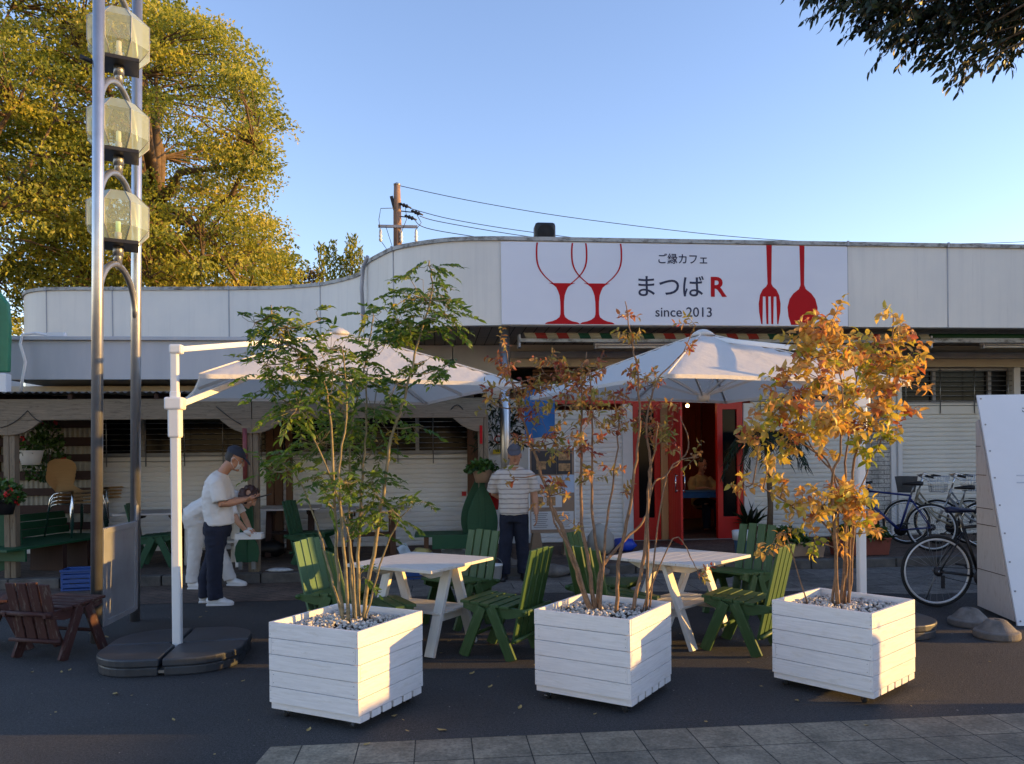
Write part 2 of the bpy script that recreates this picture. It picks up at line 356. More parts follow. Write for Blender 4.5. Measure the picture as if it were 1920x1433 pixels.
    def ball(s, c, r, n=10, mi=0, sc=(1, 1, 1)):
        L = []
        for i in range(n // 2 + 1):
            a = math.pi * i / (n // 2) - math.pi / 2
            L.append((c[0], c[1], c[2] + r * sc[2] * math.sin(a), max(1e-4, r * sc[0] * math.cos(a)), max(1e-4, r * sc[1] * math.cos(a))))
        return s.rings(L, n, mi)
    def torus(s, c, ax1, ax2, r, t, n=40, k=8, mi=0):
        ax1, ax2 = Vector(ax1).normalized(), Vector(ax2).normalized(); nz = ax1.cross(ax2); c = Vector(c); vs = []
        for i in range(n):
            a = 2 * math.pi * i / n; d = ax1 * math.cos(a) + ax2 * math.sin(a)
            for j in range(k):
                b = 2 * math.pi * j / k; vs.append(c + d * (r + t * math.cos(b)) + nz * (t * math.sin(b)))
        fs = [(i * k + j, ((i + 1) % n) * k + j, ((i + 1) % n) * k + (j + 1) % k, i * k + (j + 1) % k) for i in range(n) for j in range(k)]
        return s.add(vs, fs, None, True, mi)
    def loft(s, L, side=(0, 1, 0), n=14, mi=0):
        # L: (centre, r_normal, r_side); closed tapered limb or trunk
        P = [Vector(q[0]) for q in L]; vs = []; k = len(P); side = Vector(side)
        for i, (c, rn, rs) in enumerate(L):
            d = (P[min(i + 1, k - 1)] - P[max(i - 1, 0)]).normalized()
            sd = (side - d * side.dot(d)).normalized(); nn = sd.cross(d)
            for j in range(n):
                a = 2 * math.pi * j / n; vs.append(P[i] + nn * (rn * math.cos(a)) + sd * (rs * math.sin(a)))
        fs = [(i * n + j, i * n + (j + 1) % n, (i + 1) * n + (j + 1) % n, (i + 1) * n + j) for i in range(k - 1) for j in range(n)]
        fs += [tuple(reversed(range(n))), tuple((k - 1) * n + j for j in range(n))]
        return s.add(vs, fs, None, True, mi)
    def ellip(s, c, ax, ay, az, r, mi=0, n=12):
        q = MB().ball((0, 0, 0), 1, n); ax, ay, az, c = Vector(ax), Vector(ay), Vector(az), Vector(c)
        return s.add([c + ax * (x * r[0]) + ay * (y * r[1]) + az * (z * r[2]) for x, y, z in q.v], q.f, None, True, mi)
    def remesh(s, name, m, parent, voxel=.008, it=4, extra=None, wr=0.0, seed=0.0):
        o = bpy.data.objects.new('tmp', s.mesh('tmp', m)); COL.objects.link(o)
        r = o.modifiers.new('r', 'REMESH'); r.mode = 'VOXEL'; r.voxel_size = voxel; r.use_smooth_shade = True
        q = o.modifiers.new('s', 'SMOOTH'); q.factor = .5; q.iterations = it
        me = bpy.data.meshes.new_from_object(o.evaluated_get(bpy.context.evaluated_depsgraph_get())); COL.objects.unlink(o); bpy.data.objects.remove(o)
        me.name = name
        if wr:
            from mathutils import noise as NZ
            me.update(); off = Vector((seed * 3.1, seed * 1.7, seed))
            nv = len(me.vertices); cc = np.empty(nv * 3); me.vertices.foreach_get('co', cc); cc = cc.reshape(-1, 3); nn = np.empty(nv * 3); me.vertex_normals.foreach_get('vector', nn); nn = nn.reshape(-1, 3); hh = np.empty(nv)
            for k_ in range(nv):
                p = Vector(cc[k_]); q = Vector((p.x * 5, p.y * 5, p.z * 9)) + off
                h = NZ.noise(q) * .6 + (1 - abs(NZ.noise(q * 1.9 + off))) * .7 - .5 + .35 * NZ.noise(q * 3.7)
                hh[k_] = h * wr
            me.vertices.foreach_set('co', (cc + nn * hh[:, None]).ravel()); me.update()
        if not me.materials: me.materials.append(m if not isinstance(m, (list, tuple)) else m[0])
        if extra is not None:
            import bmesh
            bm = bmesh.new(); bm.from_mesh(me); e = extra[0].mesh('x', extra[1]); k = len(me.materials)
            bm2 = bmesh.new(); bm2.from_mesh(e)
            vm = [bm.verts.new(v.co) for v in bm2.verts]
            for f in bm2.faces:
                try: g = bm.faces.new([vm[v.index] for v in f.verts]); g.material_index = k + f.material_index; g.smooth = True
                except ValueError: pass
            bm.to_mesh(me); bm.free(); bm2.free()
            for x in extra[1]: me.materials.append(x)
        ob = bpy.data.objects.new(name, me); COL.objects.link(ob)
        if parent is not None: ob.parent = parent
        return ob
    def mesh(s, name, mats):
        me = bpy.data.meshes.new(name); me.from_pydata(s.v, [], s.f)
        ul = me.uv_layers.new(name='UVMap')
        flat = [c for f in s.uv for p in f for c in p]
        ul.data.foreach_set('uv', flat)
        me.polygons.foreach_set('use_smooth', s.sm); me.polygons.foreach_set('material_index', s.mi)
        for m in (mats if isinstance(mats, (list, tuple)) else [mats]): me.materials.append(m)
        me.update()
        return me
    def build(s, name, mats, parent=None, bevel=0.0, loc=None, rz=0.0):
        o = bpy.data.objects.new(name, s.mesh(name, mats)); COL.objects.link(o)
        if parent is not None: o.parent = parent
        if loc is not None: o.location = loc
        if rz: o.rotation_euler[2] = rz
        if bevel:
            b = o.modifiers.new('bevel', 'BEVEL'); b.width = bevel; b.segments = 2; b.limit_method = 'ANGLE'; b.angle_limit = R(50)
        return o

def tag(o, label=None, cat=None, group=None, kind=None):
    for k, v in (('label', label), ('category', cat), ('group', group), ('kind', kind)):
        if v: o[k] = v
    return o
def thing(name, label, cat, loc=(0, 0, 0), rz=0.0, group=None):
    o = bpy.data.objects.new(name, None); COL.objects.link(o); o.empty_display_size = 0.1
    o.location = loc; o.rotation_euler = (0, 0, rz)
    return tag(o, label, cat, group)
KIDS = {}
def copy_tree(o, label=None, loc=None, rz=None, parent=None):
    c = o.copy(); COL.objects.link(c)
    if parent is not None: c.parent = parent
    for ch in o.children: copy_tree(ch, parent=c)
    if label: c['label'] = label
    if loc is not None: c.location = loc
    if rz is not None: c.rotation_euler = (0, 0, rz)
    return c
def fastmesh(name, V, F, tint=None, mats=None, smooth=False):
    me = bpy.data.meshes.new(name); n, k = F.shape
    me.vertices.add(len(V)); me.vertices.foreach_set('co', V.astype(np.float32).ravel())
    me.loops.add(n * k); me.loops.foreach_set('vertex_index', F.astype(np.int32).ravel())
    me.polygons.add(n); me.polygons.foreach_set('loop_start', np.arange(0, n * k, k, dtype=np.int32))
    if tint is not None:
        a = me.attributes.new('tint', 'FLOAT', 'POINT'); a.data.foreach_set('value', tint.astype(np.float32))
    for m in (mats or []): me.materials.append(m)
    me.update(calc_edges=True); me.validate()
    if smooth: me.polygons.foreach_set('use_smooth', np.ones(n, dtype=bool))
    return me
def unit(a): return a / np.maximum(np.linalg.norm(a, axis=1, keepdims=True), 1e-9)
def leaves(name, P, D, L, W, tint, m, parent, fine=True, fold=0.25, droop=0.2, base=(0, 0, 0)):
    """one foliage mesh: leaf blades starting at P and growing along D"""
    P = np.asarray(P, float) - np.asarray(base, float); D = unit(np.asarray(D, float)); n = len(P)
    L = np.broadcast_to(np.asarray(L, float), (n,))[:, None]; W = np.broadcast_to(np.asarray(W, float), (n,))[:, None]
    up = np.tile([0, 0, 1.0], (n, 1)) + rng.normal(0, 0.9, (n, 3))
    S = unit(np.cross(D, up)); U = np.cross(S, D)
    if fine:
        m0 = P; m1 = P + D * L * .5 + U * L * .04; m2 = P + D * L - U * L * droop
        a = P + D * L * .22; b = P + D * L * .66 - U * L * droop * .35; f = U * W * fold
        l1 = a + S * W * .42 + f; l2 = b + S * W * .38 + f; r1 = a - S * W * .42 + f; r2 = b - S * W * .38 + f
        V = np.stack([m0, m1, m2, l1, l2, r1, r2], 1).reshape(-1, 3)
        T = np.array([[0, 1, 3], [3, 1, 4], [4, 1, 2], [0, 5, 1], [5, 6, 1], [6, 2, 1]])
        k = 7
    else:
        l = P + D * L * .45 + S * W * .5 + U * W * fold; r = P + D * L * .45 - S * W * .5 + U * W * fold
        V = np.stack([P, l, P + D * L - U * L * droop, r], 1).reshape(-1, 3); T = np.array([[0, 2, 1], [0, 3, 2]]); k = 4
    Fc = (T[None] + (np.arange(n) * k)[:, None, None]).reshape(-1, 3)
    me = fastmesh(name, V, Fc, np.repeat(tint, k), [m])
    o = bpy.data.objects.new(name, me); COL.objects.link(o)
    if parent is not None: o.parent = parent
    return o
def text_mb(body, x0, x1, z0, z1, y, name, m, parent, depth=0.004, bold=0.0):
    c = bpy.data.curves.new(name, 'FONT'); c.body = body; c.extrude = 0.5 * depth; c.offset = bold; c.resolution_u = 4
    o = bpy.data.objects.new('tmp', c); COL.objects.link(o)
    me = bpy.data.meshes.new_from_object(o.evaluated_get(bpy.context.evaluated_depsgraph_get()))
    COL.objects.unlink(o); bpy.data.objects.remove(o)
    n = len(me.vertices); co = np.empty(n * 3); me.vertices.foreach_get('co', co); co = co.reshape(-1, 3)
    lo, hi = co.min(0), co.max(0)
    q = np.empty_like(co)
    q[:, 0] = x0 + (co[:, 0] - lo[0]) / (hi[0] - lo[0]) * (x1 - x0)
    q[:, 2] = z0 + (co[:, 1] - lo[1]) / (hi[1] - lo[1]) * (z1 - z0)
    q[:, 1] = y - (co[:, 2] - lo[2]) / max(hi[2] - lo[2], 1e-9) * depth
    me.vertices.foreach_set('co', q.ravel()); me.materials.clear(); me.materials.append(m); me.update()
    ob = bpy.data.objects.new(name, me); COL.objects.link(ob)
    if parent is not None: ob.parent = parent
    return ob
def struct(name, mb, m, **k): return tag(mb.build(name, m, **k), kind='structure')
X1, Y1, Z1 = Vector((1, 0, 0)), Vector((0, 1, 0)), Vector((0, 0, 1))

# ================================================================== setting
g = MB(); g.add([(-150, -60, 0), (150, -60, 0), (150, 250, 0), (-150, 250, 0)], [(0, 1, 2, 3)])
struct('ground', g, MATS['asphalt'])
g = MB(); g.add([(-0.97, 4.0, .004), (-0.92, 4.44, .004), (40, 4.44, .004), (40, -12, .004), (-0.97, -12, .004)][::-1], [(0, 1, 2, 3, 4)])
struct('stone_paving', g, MATS['stone_pavers'])
g = MB(); g.add([(-16, 9.05, .004), (-1.5, 8.9, .004), (-1.5, 10.15, .004), (-16, 10.15, .004)], [(0, 1, 2, 3)])
struct('brick_path', g, MATS['red_brick_paving'])
g = MB(); g.add([(-1.49, 8.9, .004), (1.2, 8.93, .004), (3.8, 8.66, .004), (5.3, 8.2, .004), (20, 8.0, .004), (20, 10.15, .004), (-1.49, 10.15, .004)], [tuple(range(7))])
struct('slab_path', g, MATS['grey_slabs'])
g = MB(); g.box((0, 14.2, .056), (36, 7.8, .12)); struct('terrace_floor', g, MATS['red_brick_paving'])
g = MB()
x = -16.0
while x < 18:
    g.box((x + .295, 10.225, .062), (.585, .15, .128)); x += .6
struct('kerb', g, M_KERB, bevel=.012)

# ================================================================== cafe building
BB = Vector((3.0, 12.9, 0.0))
bld = thing('cafe_building', 'long low white cafe building with curved parapet and roller shutters', 'building', BB)
def bk(mb, name, m, bevel=0.0, parent=None):
    if parent is None: return mb.build(name, m, bld, bevel, loc=-BB)
    return mb.build(name, m, parent, bevel)
PL = [(13, 10.8), (6, 10.8), (1.6, 10.8), (.9, 10.8), (.34, 10.87), (-.1, 11.06), (-.52, 11.37), (-.77, 11.77), (-1.01, 12.27), (-1.11, 12.75), (-1.23, 13.11),
      (-1.56, 13.52), (-1.96, 13.87), (-2.55, 14.11), (-3.12, 14.23), (-4.42, 14.33), (-5.6, 14.4), (-6.44, 14.45), (-6.9, 14.55), (-7.28, 14.88), (-7.5, 15.45), (-7.55, 17)]
def crom(P, k=5):
    out = []
    for i in range(len(P) - 1):
        p0, p1, p2, p3 = [Vector(P[max(0, min(len(P) - 1, j))]) for j in (i - 1, i, i + 1, i + 2)]
        for s in range(k):
            t = s / k
            out.append(.5 * ((2 * p1) + (p2 - p0) * t + (2 * p0 - 5 * p1 + 4 * p2 - p3) * t * t + (3 * p1 - p0 - 3 * p2 + p3) * t ** 3))
    return out + [Vector(P[-1])]
PC = [Vector((13, 10.8)), Vector((.95, 10.8))] + crom(PL[3:], 5)[1:]
def offs(P, d):
    o = []
    for i, p in enumerate(P):
        t = (P[min(i + 1, len(P) - 1)] - P[max(i - 1, 0)]).normalized()
        o.append(p + Vector((-t.y, t.x)) * d)
    return o
def wallstrip(P, front, back, z0, z1, smooth=True):
    A, B = offs(P, front), offs(P, back); k = len(P); m = MB()
    vs = [(p.x, p.y, z) for z in (z0, z1) for p in A] + [(p.x, p.y, z) for z in (z0, z1) for p in B]
    fs = []
    for i in range(k - 1):
        fs += [(i, k + i, k + i + 1, i + 1), (2 * k + i, 2 * k + i + 1, 3 * k + i + 1, 3 * k + i), (k + i, 3 * k + i, 3 * k + i + 1, k + i + 1), (i, i + 1, 2 * k + i + 1, 2 * k + i)]
    fs += [(0, 2 * k, 3 * k, k), (k - 1, 2 * k - 1, 4 * k - 1, 3 * k - 1)]
    m.add(vs, fs, None, False)
    return m
pm = wallstrip(PC, 0.0, -.14, 3.36, 4.52); bk(pm, 'parapet', MATS['facade_panel'])
left_low = [p for p in PC if p.x < -1.1]
pm = wallstrip(left_low, -.01, -.12, 2.6, 3.36); bk(pm, 'lower_parapet', MATS['facade_panel'])
pm = wallstrip(PC, .03, -.18, 4.521, 4.575); bk(pm, 'coping', MATS['coping_metal'])
# joints of the metal cladding
def joint(x, y, tx, ty):
    jm = MB()
    t = Vector((tx, ty, 0)).normalized(); n = Vector((-t.y, t.x, 0))
    jm.frame(Vector((x, y, 3.94)) + n * .002, Z1, t, n, 1.16, .016, .012)
    bk(jm, 'cladding_joint', M_GALV)
    jm = MB(); jm.frame(Vector((x, y, 4.55)) + n * .033, Z1, t, n, .07, .03, .014); bk(jm, 'coping_clip', M_GALV)
for X in (5.895, 7.42, 9.6): joint(X, 10.8, -1, 0)
for i in range(2, len(PC) - 2):
    if i in (17, 32, 46, 58, 66, 74, 85): joint(PC[i].x, PC[i].y, PC[i + 1].x - PC[i - 1].x, PC[i + 1].y - PC[i - 1].y)
rp = [(p.x, p.y) for p in offs(PC, -.1)] + [(-7.4, 24), (13, 24)]
rm = MB(); rm.prism(rp, (0, 0, 4.15), X1, Y1, .05); bk(rm, 'roof', M_KERB)
# rear body walls so the block is solid from the side
m = MB(); m.box((-7.35, 20.5, 2.1), (.2, 7, 4.1)); m.box((3, 23.9, 2.1), (20, .2, 4.1)); m.box((12.9, 17.35, 2.1), (.2, 12.9, 4.1)); bk(m, 'rear_wall', MATS['facade_panel'])
# soffit
m = MB(); m.add([(p.x, p.y, 3.365) for p in offs(PC, -.06) if p.x > -1.12 and p.y < 12.9] + [(-1.05, 12.95, 3.365), (13, 12.95, 3.365)], [tuple(range(len([p for p in offs(PC, -.06) if p.x > -1.12 and p.y < 12.9]) + 2))])
bk(m, 'soffit', MATS['soffit_boards'])
# low grey canopy on the left
m = MB(); m.box((-3.2, 12.6, 2.935), (5.2, 2.6, .53)); bk(m, 'canopy_band', MATS['grey_band'])
m = MB()
for a, b in ((-5.83, -4.1), (-4.09, -2.52), (-2.51, -.58)): m.box(((a + b) / 2, 12.585, 3.228), (b - a, 2.67, .052))
bk(m, 'canopy_flashing', MATS['grey_band'], .006)
for X in (-4.1, -2.515):
    m = MB(); m.box((X, 11.297, 2.93), (.012, .01, .52)); bk(m, 'band_joint', M_DARKMETAL)
m = MB(); m.box((-4.2, 12.0, 2.57), (7.2, .1, .13)); bk(m, 'gutter_board', M_BEIGE)
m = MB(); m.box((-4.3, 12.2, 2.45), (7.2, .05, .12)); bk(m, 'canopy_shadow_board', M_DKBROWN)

def shutter(x0, x1, z0, z1, m, y=12.9, pitch=.078):
    s = MB(); n = max(1, round((z1 - z0) / pitch)); p = (z1 - z0) / n
    for i in range(n):
        a = z0 + i * p
        prof = [(0, a), (-.011, a + .006), (-.014, a + p * .3), (-.013, a + p * .72), (-.009, a + p - .012), (.006, a + p - .007), (.006, a + p)]
        vs = [(X, y + dy, z) for dy, z in prof for X in (x0, x1)]
        s.add(vs, [(2 * j, 2 * j + 1, 2 * j + 3, 2 * j + 2) for j in range(len(prof) - 1)], None, False)
    o = bk(s, 'roller_shutter', m)
    return o
def boxpart(name, m, *boxes, bevel=0.0, split=False):
    if split: return [boxpart(name, m, q, bevel=bevel) for q in boxes]
    b = MB()
    for x0, x1, y0, y1, z0, z1 in boxes: b.box(((x0 + x1) / 2, (y0 + y1) / 2, (z0 + z1) / 2), (x1 - x0, y1 - y0, z1 - z0))
    return bk(b, name, m, bevel)
def window(x0, x1, z0, z1, y=12.97, bars=True, mull=(), vb=.55):
    f = boxpart('window', M_GALV, (x0, x1, y - .03, y + .02, z1 - .04, z1), (x0, x1, y - .03, y + .02, z0, z0 + .04), *[(a - .03, a + .03, y - .03, y + .02, z0 + .04, z1 - .04) for a in mull])
    p = MB(); p.box(((x0 + x1) / 2, y + .03, (z0 + z1) / 2), (x1 - x0, .012, z1 - z0 - .01)); p.build('pane', M_GLASSDK, f)
    if bars:
        b = MB(); n = int((z1 - z0 + .14) / .085)
        for i in range(n): b.tube([(x0, y - .12, z1 - .06 - i * .085), (x1, y - .12, z1 - .06 - i * .085)], .006, 5)
        k = max(2, round((x1 - x0) / vb))
        for i in range(k): X = x0 + .12 + i * (x1 - x0 - .2) / (k - 1); b.tube([(X, y - .13, z1 - .02), (X, y - .13, z0 - .17)], .008, 5)
        b.build('window_bars', M_STEEL, f)
# left wing wall
shutter(-6.4, -2.68, .12, 1.6, M_SHUT); shutter(-2.43, .6, .12, 1.6, M_SHUT)
window(-6.4, -2.68, 1.62, 2.44, mull=(-4.6,)); window(-2.43, .6, 1.62, 2.44, mull=(-1.4, -.3))
boxpart('transom', M_GALV, (-6.4, -2.68, 12.86, 12.95, 1.6, 1.62), (-2.43, .6, 12.86, 12.95, 1.6, 1.62), split=True)
boxpart('brown_post', M_BROWN, (-2.68, -2.56, 12.80, 12.93, .12, 2.5), (-2.555, -2.43, 12.81, 12.93, .12, 2.5), (.6, .73, 12.8, 12.93, .12, 2.5), bevel=.006, split=True)
boxpart('left_end_wall', M_GREYWALL, (-9.0, -6.4, 12.9, 13.0, .12, 3.3))
boxpart('upper_wall', M_DKBROWN, (-6.39, .75, 12.92, 13.02, 2.44, 2.66))
boxpart('side_wall', M_GREYWALL, (.73, 1.62, 12.9, 13.0, .12, 2.5))
boxpart('wall_panel', M_GREYWALL, (-.55, .28, 12.8, 12.95, 2.5, 3.36), (.29, 1.15, 12.8, 12.95, 2.5, 3.36), bevel=.01, split=True)
# shutter beside the door
shutter(1.62, 3.08, .12, 2.3, M_SHUT)
boxpart('white_frame', M_WPLASTIC, (3.08, 3.25, 12.83, 12.98, .12, 2.4), (5.15, 5.33, 12.83, 12.98, .12, 2.4), (7.74, 7.84, 12.8, 12.98, .12, 3.0), (7.845, 7.92, 12.76, 12.98, .12, 3.0), (10.0, 10.12, 12.8, 12.98, .12, 3.0), bevel=.004, split=True)
boxpart('red_beam', M_RED, (1.62, 3.25, 12.8, 12.95, 2.4, 2.52), (3.25, 5.15, 12.82, 12.95, 2.42, 2.60), split=True)
b = MB()
for i in range(8): b.box((2.4, 12.93, 2.56 + i * .056), (1.6, .03, .046))
bk(b, 'wood_louvre', M_BROWN)
boxpart('door_head', M_DKBROWN, (3.2, 5.2, 12.9, 13.0, 2.6, 3.0))
shutter(5.33, 7.3, .12, 2.3, M_SHUTR)
boxpart('shutter_box', M_SHUTR, (5.33, 7.3, 12.86, 12.98, 2.3, 2.42), (7.92, 10.0, 12.86, 12.98, 2.2, 2.38), (10.12, 12.8, 12.86, 12.98, 2.2, 2.38), split=True)
window(5.33, 7.3, 2.42, 3.0, mull=(6.3,))
b = MB(); b.add([(7.3, 12.88, .12), (7.74, 12.88, .12), (7.74, 12.88, 3.0), (7.3, 12.88, 3.0)], [(0, 1, 2, 3)])
bo = MB(); bo.box((.22, -.02, 1.44), (.44, .09, 2.88))
pill = bo.build('brick_pillar', MATS['white_wall_bricks'], bld, loc=Vector((7.3, 12.9, .12)) - BB)
# brick texture runs in local x / z
mm = MATS['white_wall_bricks'].node_tree
for n in mm.nodes:
    if n.type == 'MAPPING' and any(l.to_node.type == 'TEX_BRICK' for l in n.outputs[0].links): n.inputs['Rotation'].default_value = (R(-90), 0, 0)
shutter(7.92, 10.0, .12, 2.2, M_SHUTR); shutter(10.12, 12.8, .12, 2.2, M_SHUTR)
window(7.92, 10.0, 2.38, 3.0, mull=(8.62, 9.65)); window(10.12, 12.8, 2.38, 3.0, mull=(11.4,))
boxpart('beige_panel', M_BEIGE, (1.15, 12.8, 12.74, 12.95, 3.0, 3.36))
# entrance
def redframe(x0, x1, name, y=12.9):
    f = boxpart(name, M_RED, (x0, x0 + .09, y - .05, y + .04, .13, 2.42), (x1 - .1, x1, y - .05, y + .04, .13, 2.42), (x0 + .09, x1 - .1, y - .05, y + .04, 2.3, 2.42), (x0 + .09, x1 - .1, y - .05, y + .04, .13, .5))
    p = MB(); p.box(((x0 + x1) / 2, y, 1.4), (x1 - x0 - .19, .012, 1.8)); p.build('pane', M_GLASSDK, f)
redframe(3.26, 3.72, 'side_light'); redframe(4.70, 5.14, 'side_light')
boxpart('carved_post', M_PLY, (3.73, 3.85, 12.84, 12.95, .12, 2.42), bevel=.01)
e = gz(1285, 1026, .13); hx = Vector((3.87, 12.86, 0)); d = (Vector((e.x, e.y, 0)) - hx); Ld = .86; d = d.normalized()
b = MB(); n = Vector((-d.y, d.x, 0))
for i in range(7): b.frame(hx + d * (Ld * (i + .5) / 7) + Z1 * 1.27, Z1, d, n, 2.26, Ld / 7 - .006, .035)
b.frame(hx + d * Ld / 2 + Z1 * 1.27, Z1, d, n, 2.2, Ld - .02, .024)
door = bk(b, 'door', M_RED, .004)
b = MB()
for sgn in (-1, 1):
    q = hx + d * (Ld - .1) + n * (.07 * sgn); b.tube([q + Z1 * .95, q + Z1 * 1.25], .012, 8)
    for z in (.98, 1.22): b.tube([q + Z1 * z, q + Z1 * z - n * (.06 * sgn)], .008, 6)
b.build('handle', M_CHROME, door)
M_REDROOM = wood('red_board_wall', (0.30, 0.05, 0.018), 0.6, 0.6, 0.2)
b = MB()
for i in range(26): b.box((2.75 + i * .12, 16.9, 1.5), (.114, .03, 2.75))
bk(b, 'room_wall', M_REDROOM)
for X in (2.7, 5.85):
    b = MB(); b.box((X, 14.95, 1.5), (.05, 3.9, 2.75)); bk(b, 'room_wall', M_REDROOM)
boxpart('room_ceiling', M_DKBROWN, (2.7, 5.9, 13.0, 17, 2.86, 2.9))
boxpart('door_sill', M_STEEL, (3.25, 5.15, 12.84, 12.96, .12, .135))
# eaves column
b = MB(); b.tube([(.97, 11.0, .12), (.97, 11.0, 3.37)], .07, 20); bk(b, 'column', M_ALU)
b = MB(); pth = [(-5.58, 11.25, 2.48), (-5.55, 11.23, 2.62), (-5.50, 11.23, 2.9), (-5.56, 11.22, 3.14), (-5.54, 11.24, 3.27), (-5.4, 11.3, 3.30), (-5.2, 11.35, 3.275)]
b.tube(pth, .02, 8); b.box((-5.15, 11.35, 3.29), (.22, .08, .05)); bk(b, 'conduit', M_WPLASTIC)
b = MB(); q = [gy(690, 487, 12.2) + Vector((0, -.06, .03)), gy(681, 500, 12.3), gy(678, 540, 12.3), gy(682, 610, 12.3)]
b.tube(q, .03, 8); bk(b, 'overflow_pipe', M_GALV)

# sign board on the fascia
SB = Vector((3.4, 10.79, 3.36))
sgn = thing('signboard', 'wide white fascia sign with red wine glasses, fork, spoon and cafe name', 'sign', SB)
b = MB(); b.box((0, -.006, .575), (4.97, .016, 1.135)); b.build('sign_panel', MATS['sign_face'], sgn)
YS = -.0142
def flat(poly, name, m, z=0.0):
    b = MB(); b.prism([(x - SB.x, zz - SB.z) for x, zz in poly], (0, YS - z, 0), X1, Z1, .003); return b.build(name, m, sgn)
def glass(cx, zt=4.495, zb=3.375, hw=.36):
    b = MB(); O = []; I = []
    for i in range(25):
        t = i / 24; z = zt - t * .60
        wv = hw * math.cos((max(0, t - .22) / .78) ** 1.5 * 1.36) if t > .22 else hw * (1 - .03 * (1 - t / .22) ** 2)
        O.append((wv, z)); I.append((wv - .022, z))
    for s in (-1, 1):
        vs = [(cx + s * o[0] - SB.x, YS - .0046, o[1] - SB.z) for o in O] + [(cx + s * o[0] - SB.x, YS - .0046, o[1] - SB.z) for o in I]
        k = len(O); b.add(vs, [(j, j + 1, k + j + 1, k + j) if s < 0 else (j, k + j, k + j + 1, j + 1) for j in range(k - 1)])
    zc = zt - .555; H = zc - zb
    P = []
    for t, wd in ((0, .185), (.03, .13), (.10, .082), (.2, .055), (.3, .036), (.45, .026), (.62, .024), (.76, .026), (.83, .04), (.89, .085), (.93, .14), (.955, .21), (.98, .235), (1, .24)):
        P.append((wd, zc - .0 - t * H))
    poly = [(cx - a, z) for a, z in P] + [(cx + a, z) for a, z in reversed(P)]
    b.prism([(x - SB.x, zz - SB.z) for x, zz in poly], (0, YS, 0), X1, Z1, .003)
    b.build('wine_glass', M_REDVINYL, sgn)
glass(1.755); glass(2.245)
def sym(cx, P): return [(cx - a, z) for a, z in P] + [(cx + a, z) for a, z in reversed(P)]
fz = 3.39
fork = [(-.04, 4.51), (-.028, 3.96), (-.05, 3.92), (-.10, 3.88), (-.14, 3.80), (-.16, 3.68), (-.155, 3.56), (-.125, fz), (-.108, fz), (-.098, 3.78), (-.06, 3.78), (-.05, fz), (-.022, fz), (-.018, 3.78), (.018, 3.78),
        (.022, fz), (.05, fz), (.06, 3.78), (.098, 3.78), (.108, fz), (.125, fz), (.155, 3.56), (.16, 3.68), (.14, 3.80), (.10, 3.88), (.05, 3.92), (.028, 3.96), (.04, 4.51)]
flat([(4.725 + x, z) for x, z in fork], 'fork', M_REDVINYL)
sp = [(.037, 4.51), (.026, 3.95), (.05, 3.89), (.13, 3.83), (.19, 3.75), (.222, 3.63), (.21, 3.50), (.17, 3.38)]
flat(sym(5.21, sp), 'spoon', M_REDVINYL)
def stext(body, x0, x1, z0, z1, m, bold, name='lettering'):
    text_mb(body, x0 - SB.x, x1 - SB.x, z0 - SB.z, z1 - SB.z, YS, name, m, sgn, .004, bold)
stext('まつば', 2.83, 3.77, 3.77, 4.06, M_NAVYVINYL, .006)
stext('R', 3.87, 4.10, 3.77, 4.05, M_REDVINYL, .022)
stext('ご縁カフェ', 3.12, 3.82, 4.225, 4.37, M_NAVYVINYL, .010)
stext('since 2013', 3.07, 3.88, 3.485, 3.62, M_NAVYVINYL, .004)

# awning
AW = Vector((4.3, 11.2, 3.2))
aw = thing('rolled_awning', 'rolled striped awning in red, green and cream under the cafe sign', 'awning', AW)
M_AWC = mat('awning_cream', (0.42, 0.38, 0.27), 0.8); M_AWR = mat('awning_red', (0.32, 0.03, 0.025), 0.8); M_AWG = mat('awning_green', (0.01, 0.075, 0.045), 0.8)
b = MB(); k = 0; X = -3.0
seq = [0, 1, 0, 1, 0, 2, 0, 2, 0, 2, 0, 2, 0, 1, 0, 1, 0, 1, 0, 1, 0, 1, 0, 2, 0, 2, 0, 2, 0, 1, 0, 1, 0, 1, 0, 2, 0, 2, 0]
wd = 6.1 / len(seq)
for s in seq:
    prof = [(-.02, .025), (-.05, .06), (-.02, .115), (.12, .135)]
    vs = [(XX - .02 * j, y, z) for j, (y, z) in enumerate(prof) for XX in (X, X + wd)]
    b.add(vs, [(2 * j, 2 * j + 1, 2 * j + 3, 2 * j + 2) for j in range(3)], None, False, s); X += wd
b.build('canvas', [M_AWC, M_AWR, M_AWG], aw)
b = MB(); b.box((0, -.06, 0), (6.2, .05, .05)); b.build('front_rail', MATS['coping_metal'], aw, .008)
for X in (-3.1, 3.1):
    b = MB(); b.box((X, .05, .0), (.03, .2, .18)); b.build('end_bracket', M_GALV, aw)
AW2 = Vector((10.2, 11.2, 3.22))
aw2 = thing('rolled_awning', 'plain rolled awning with green grey rail at the right end', 'awning', AW2)
b = MB(); b.box((0, -.06, 0), (5.6, .06, .07)); b.build('front_rail', MATS['coping_metal'], aw2, .008)
b = MB(); b.tube([(-2.75, .06, .07), (2.75, .06, .07)], .05, 12); b.build('canvas', M_DKGREEN, aw2)
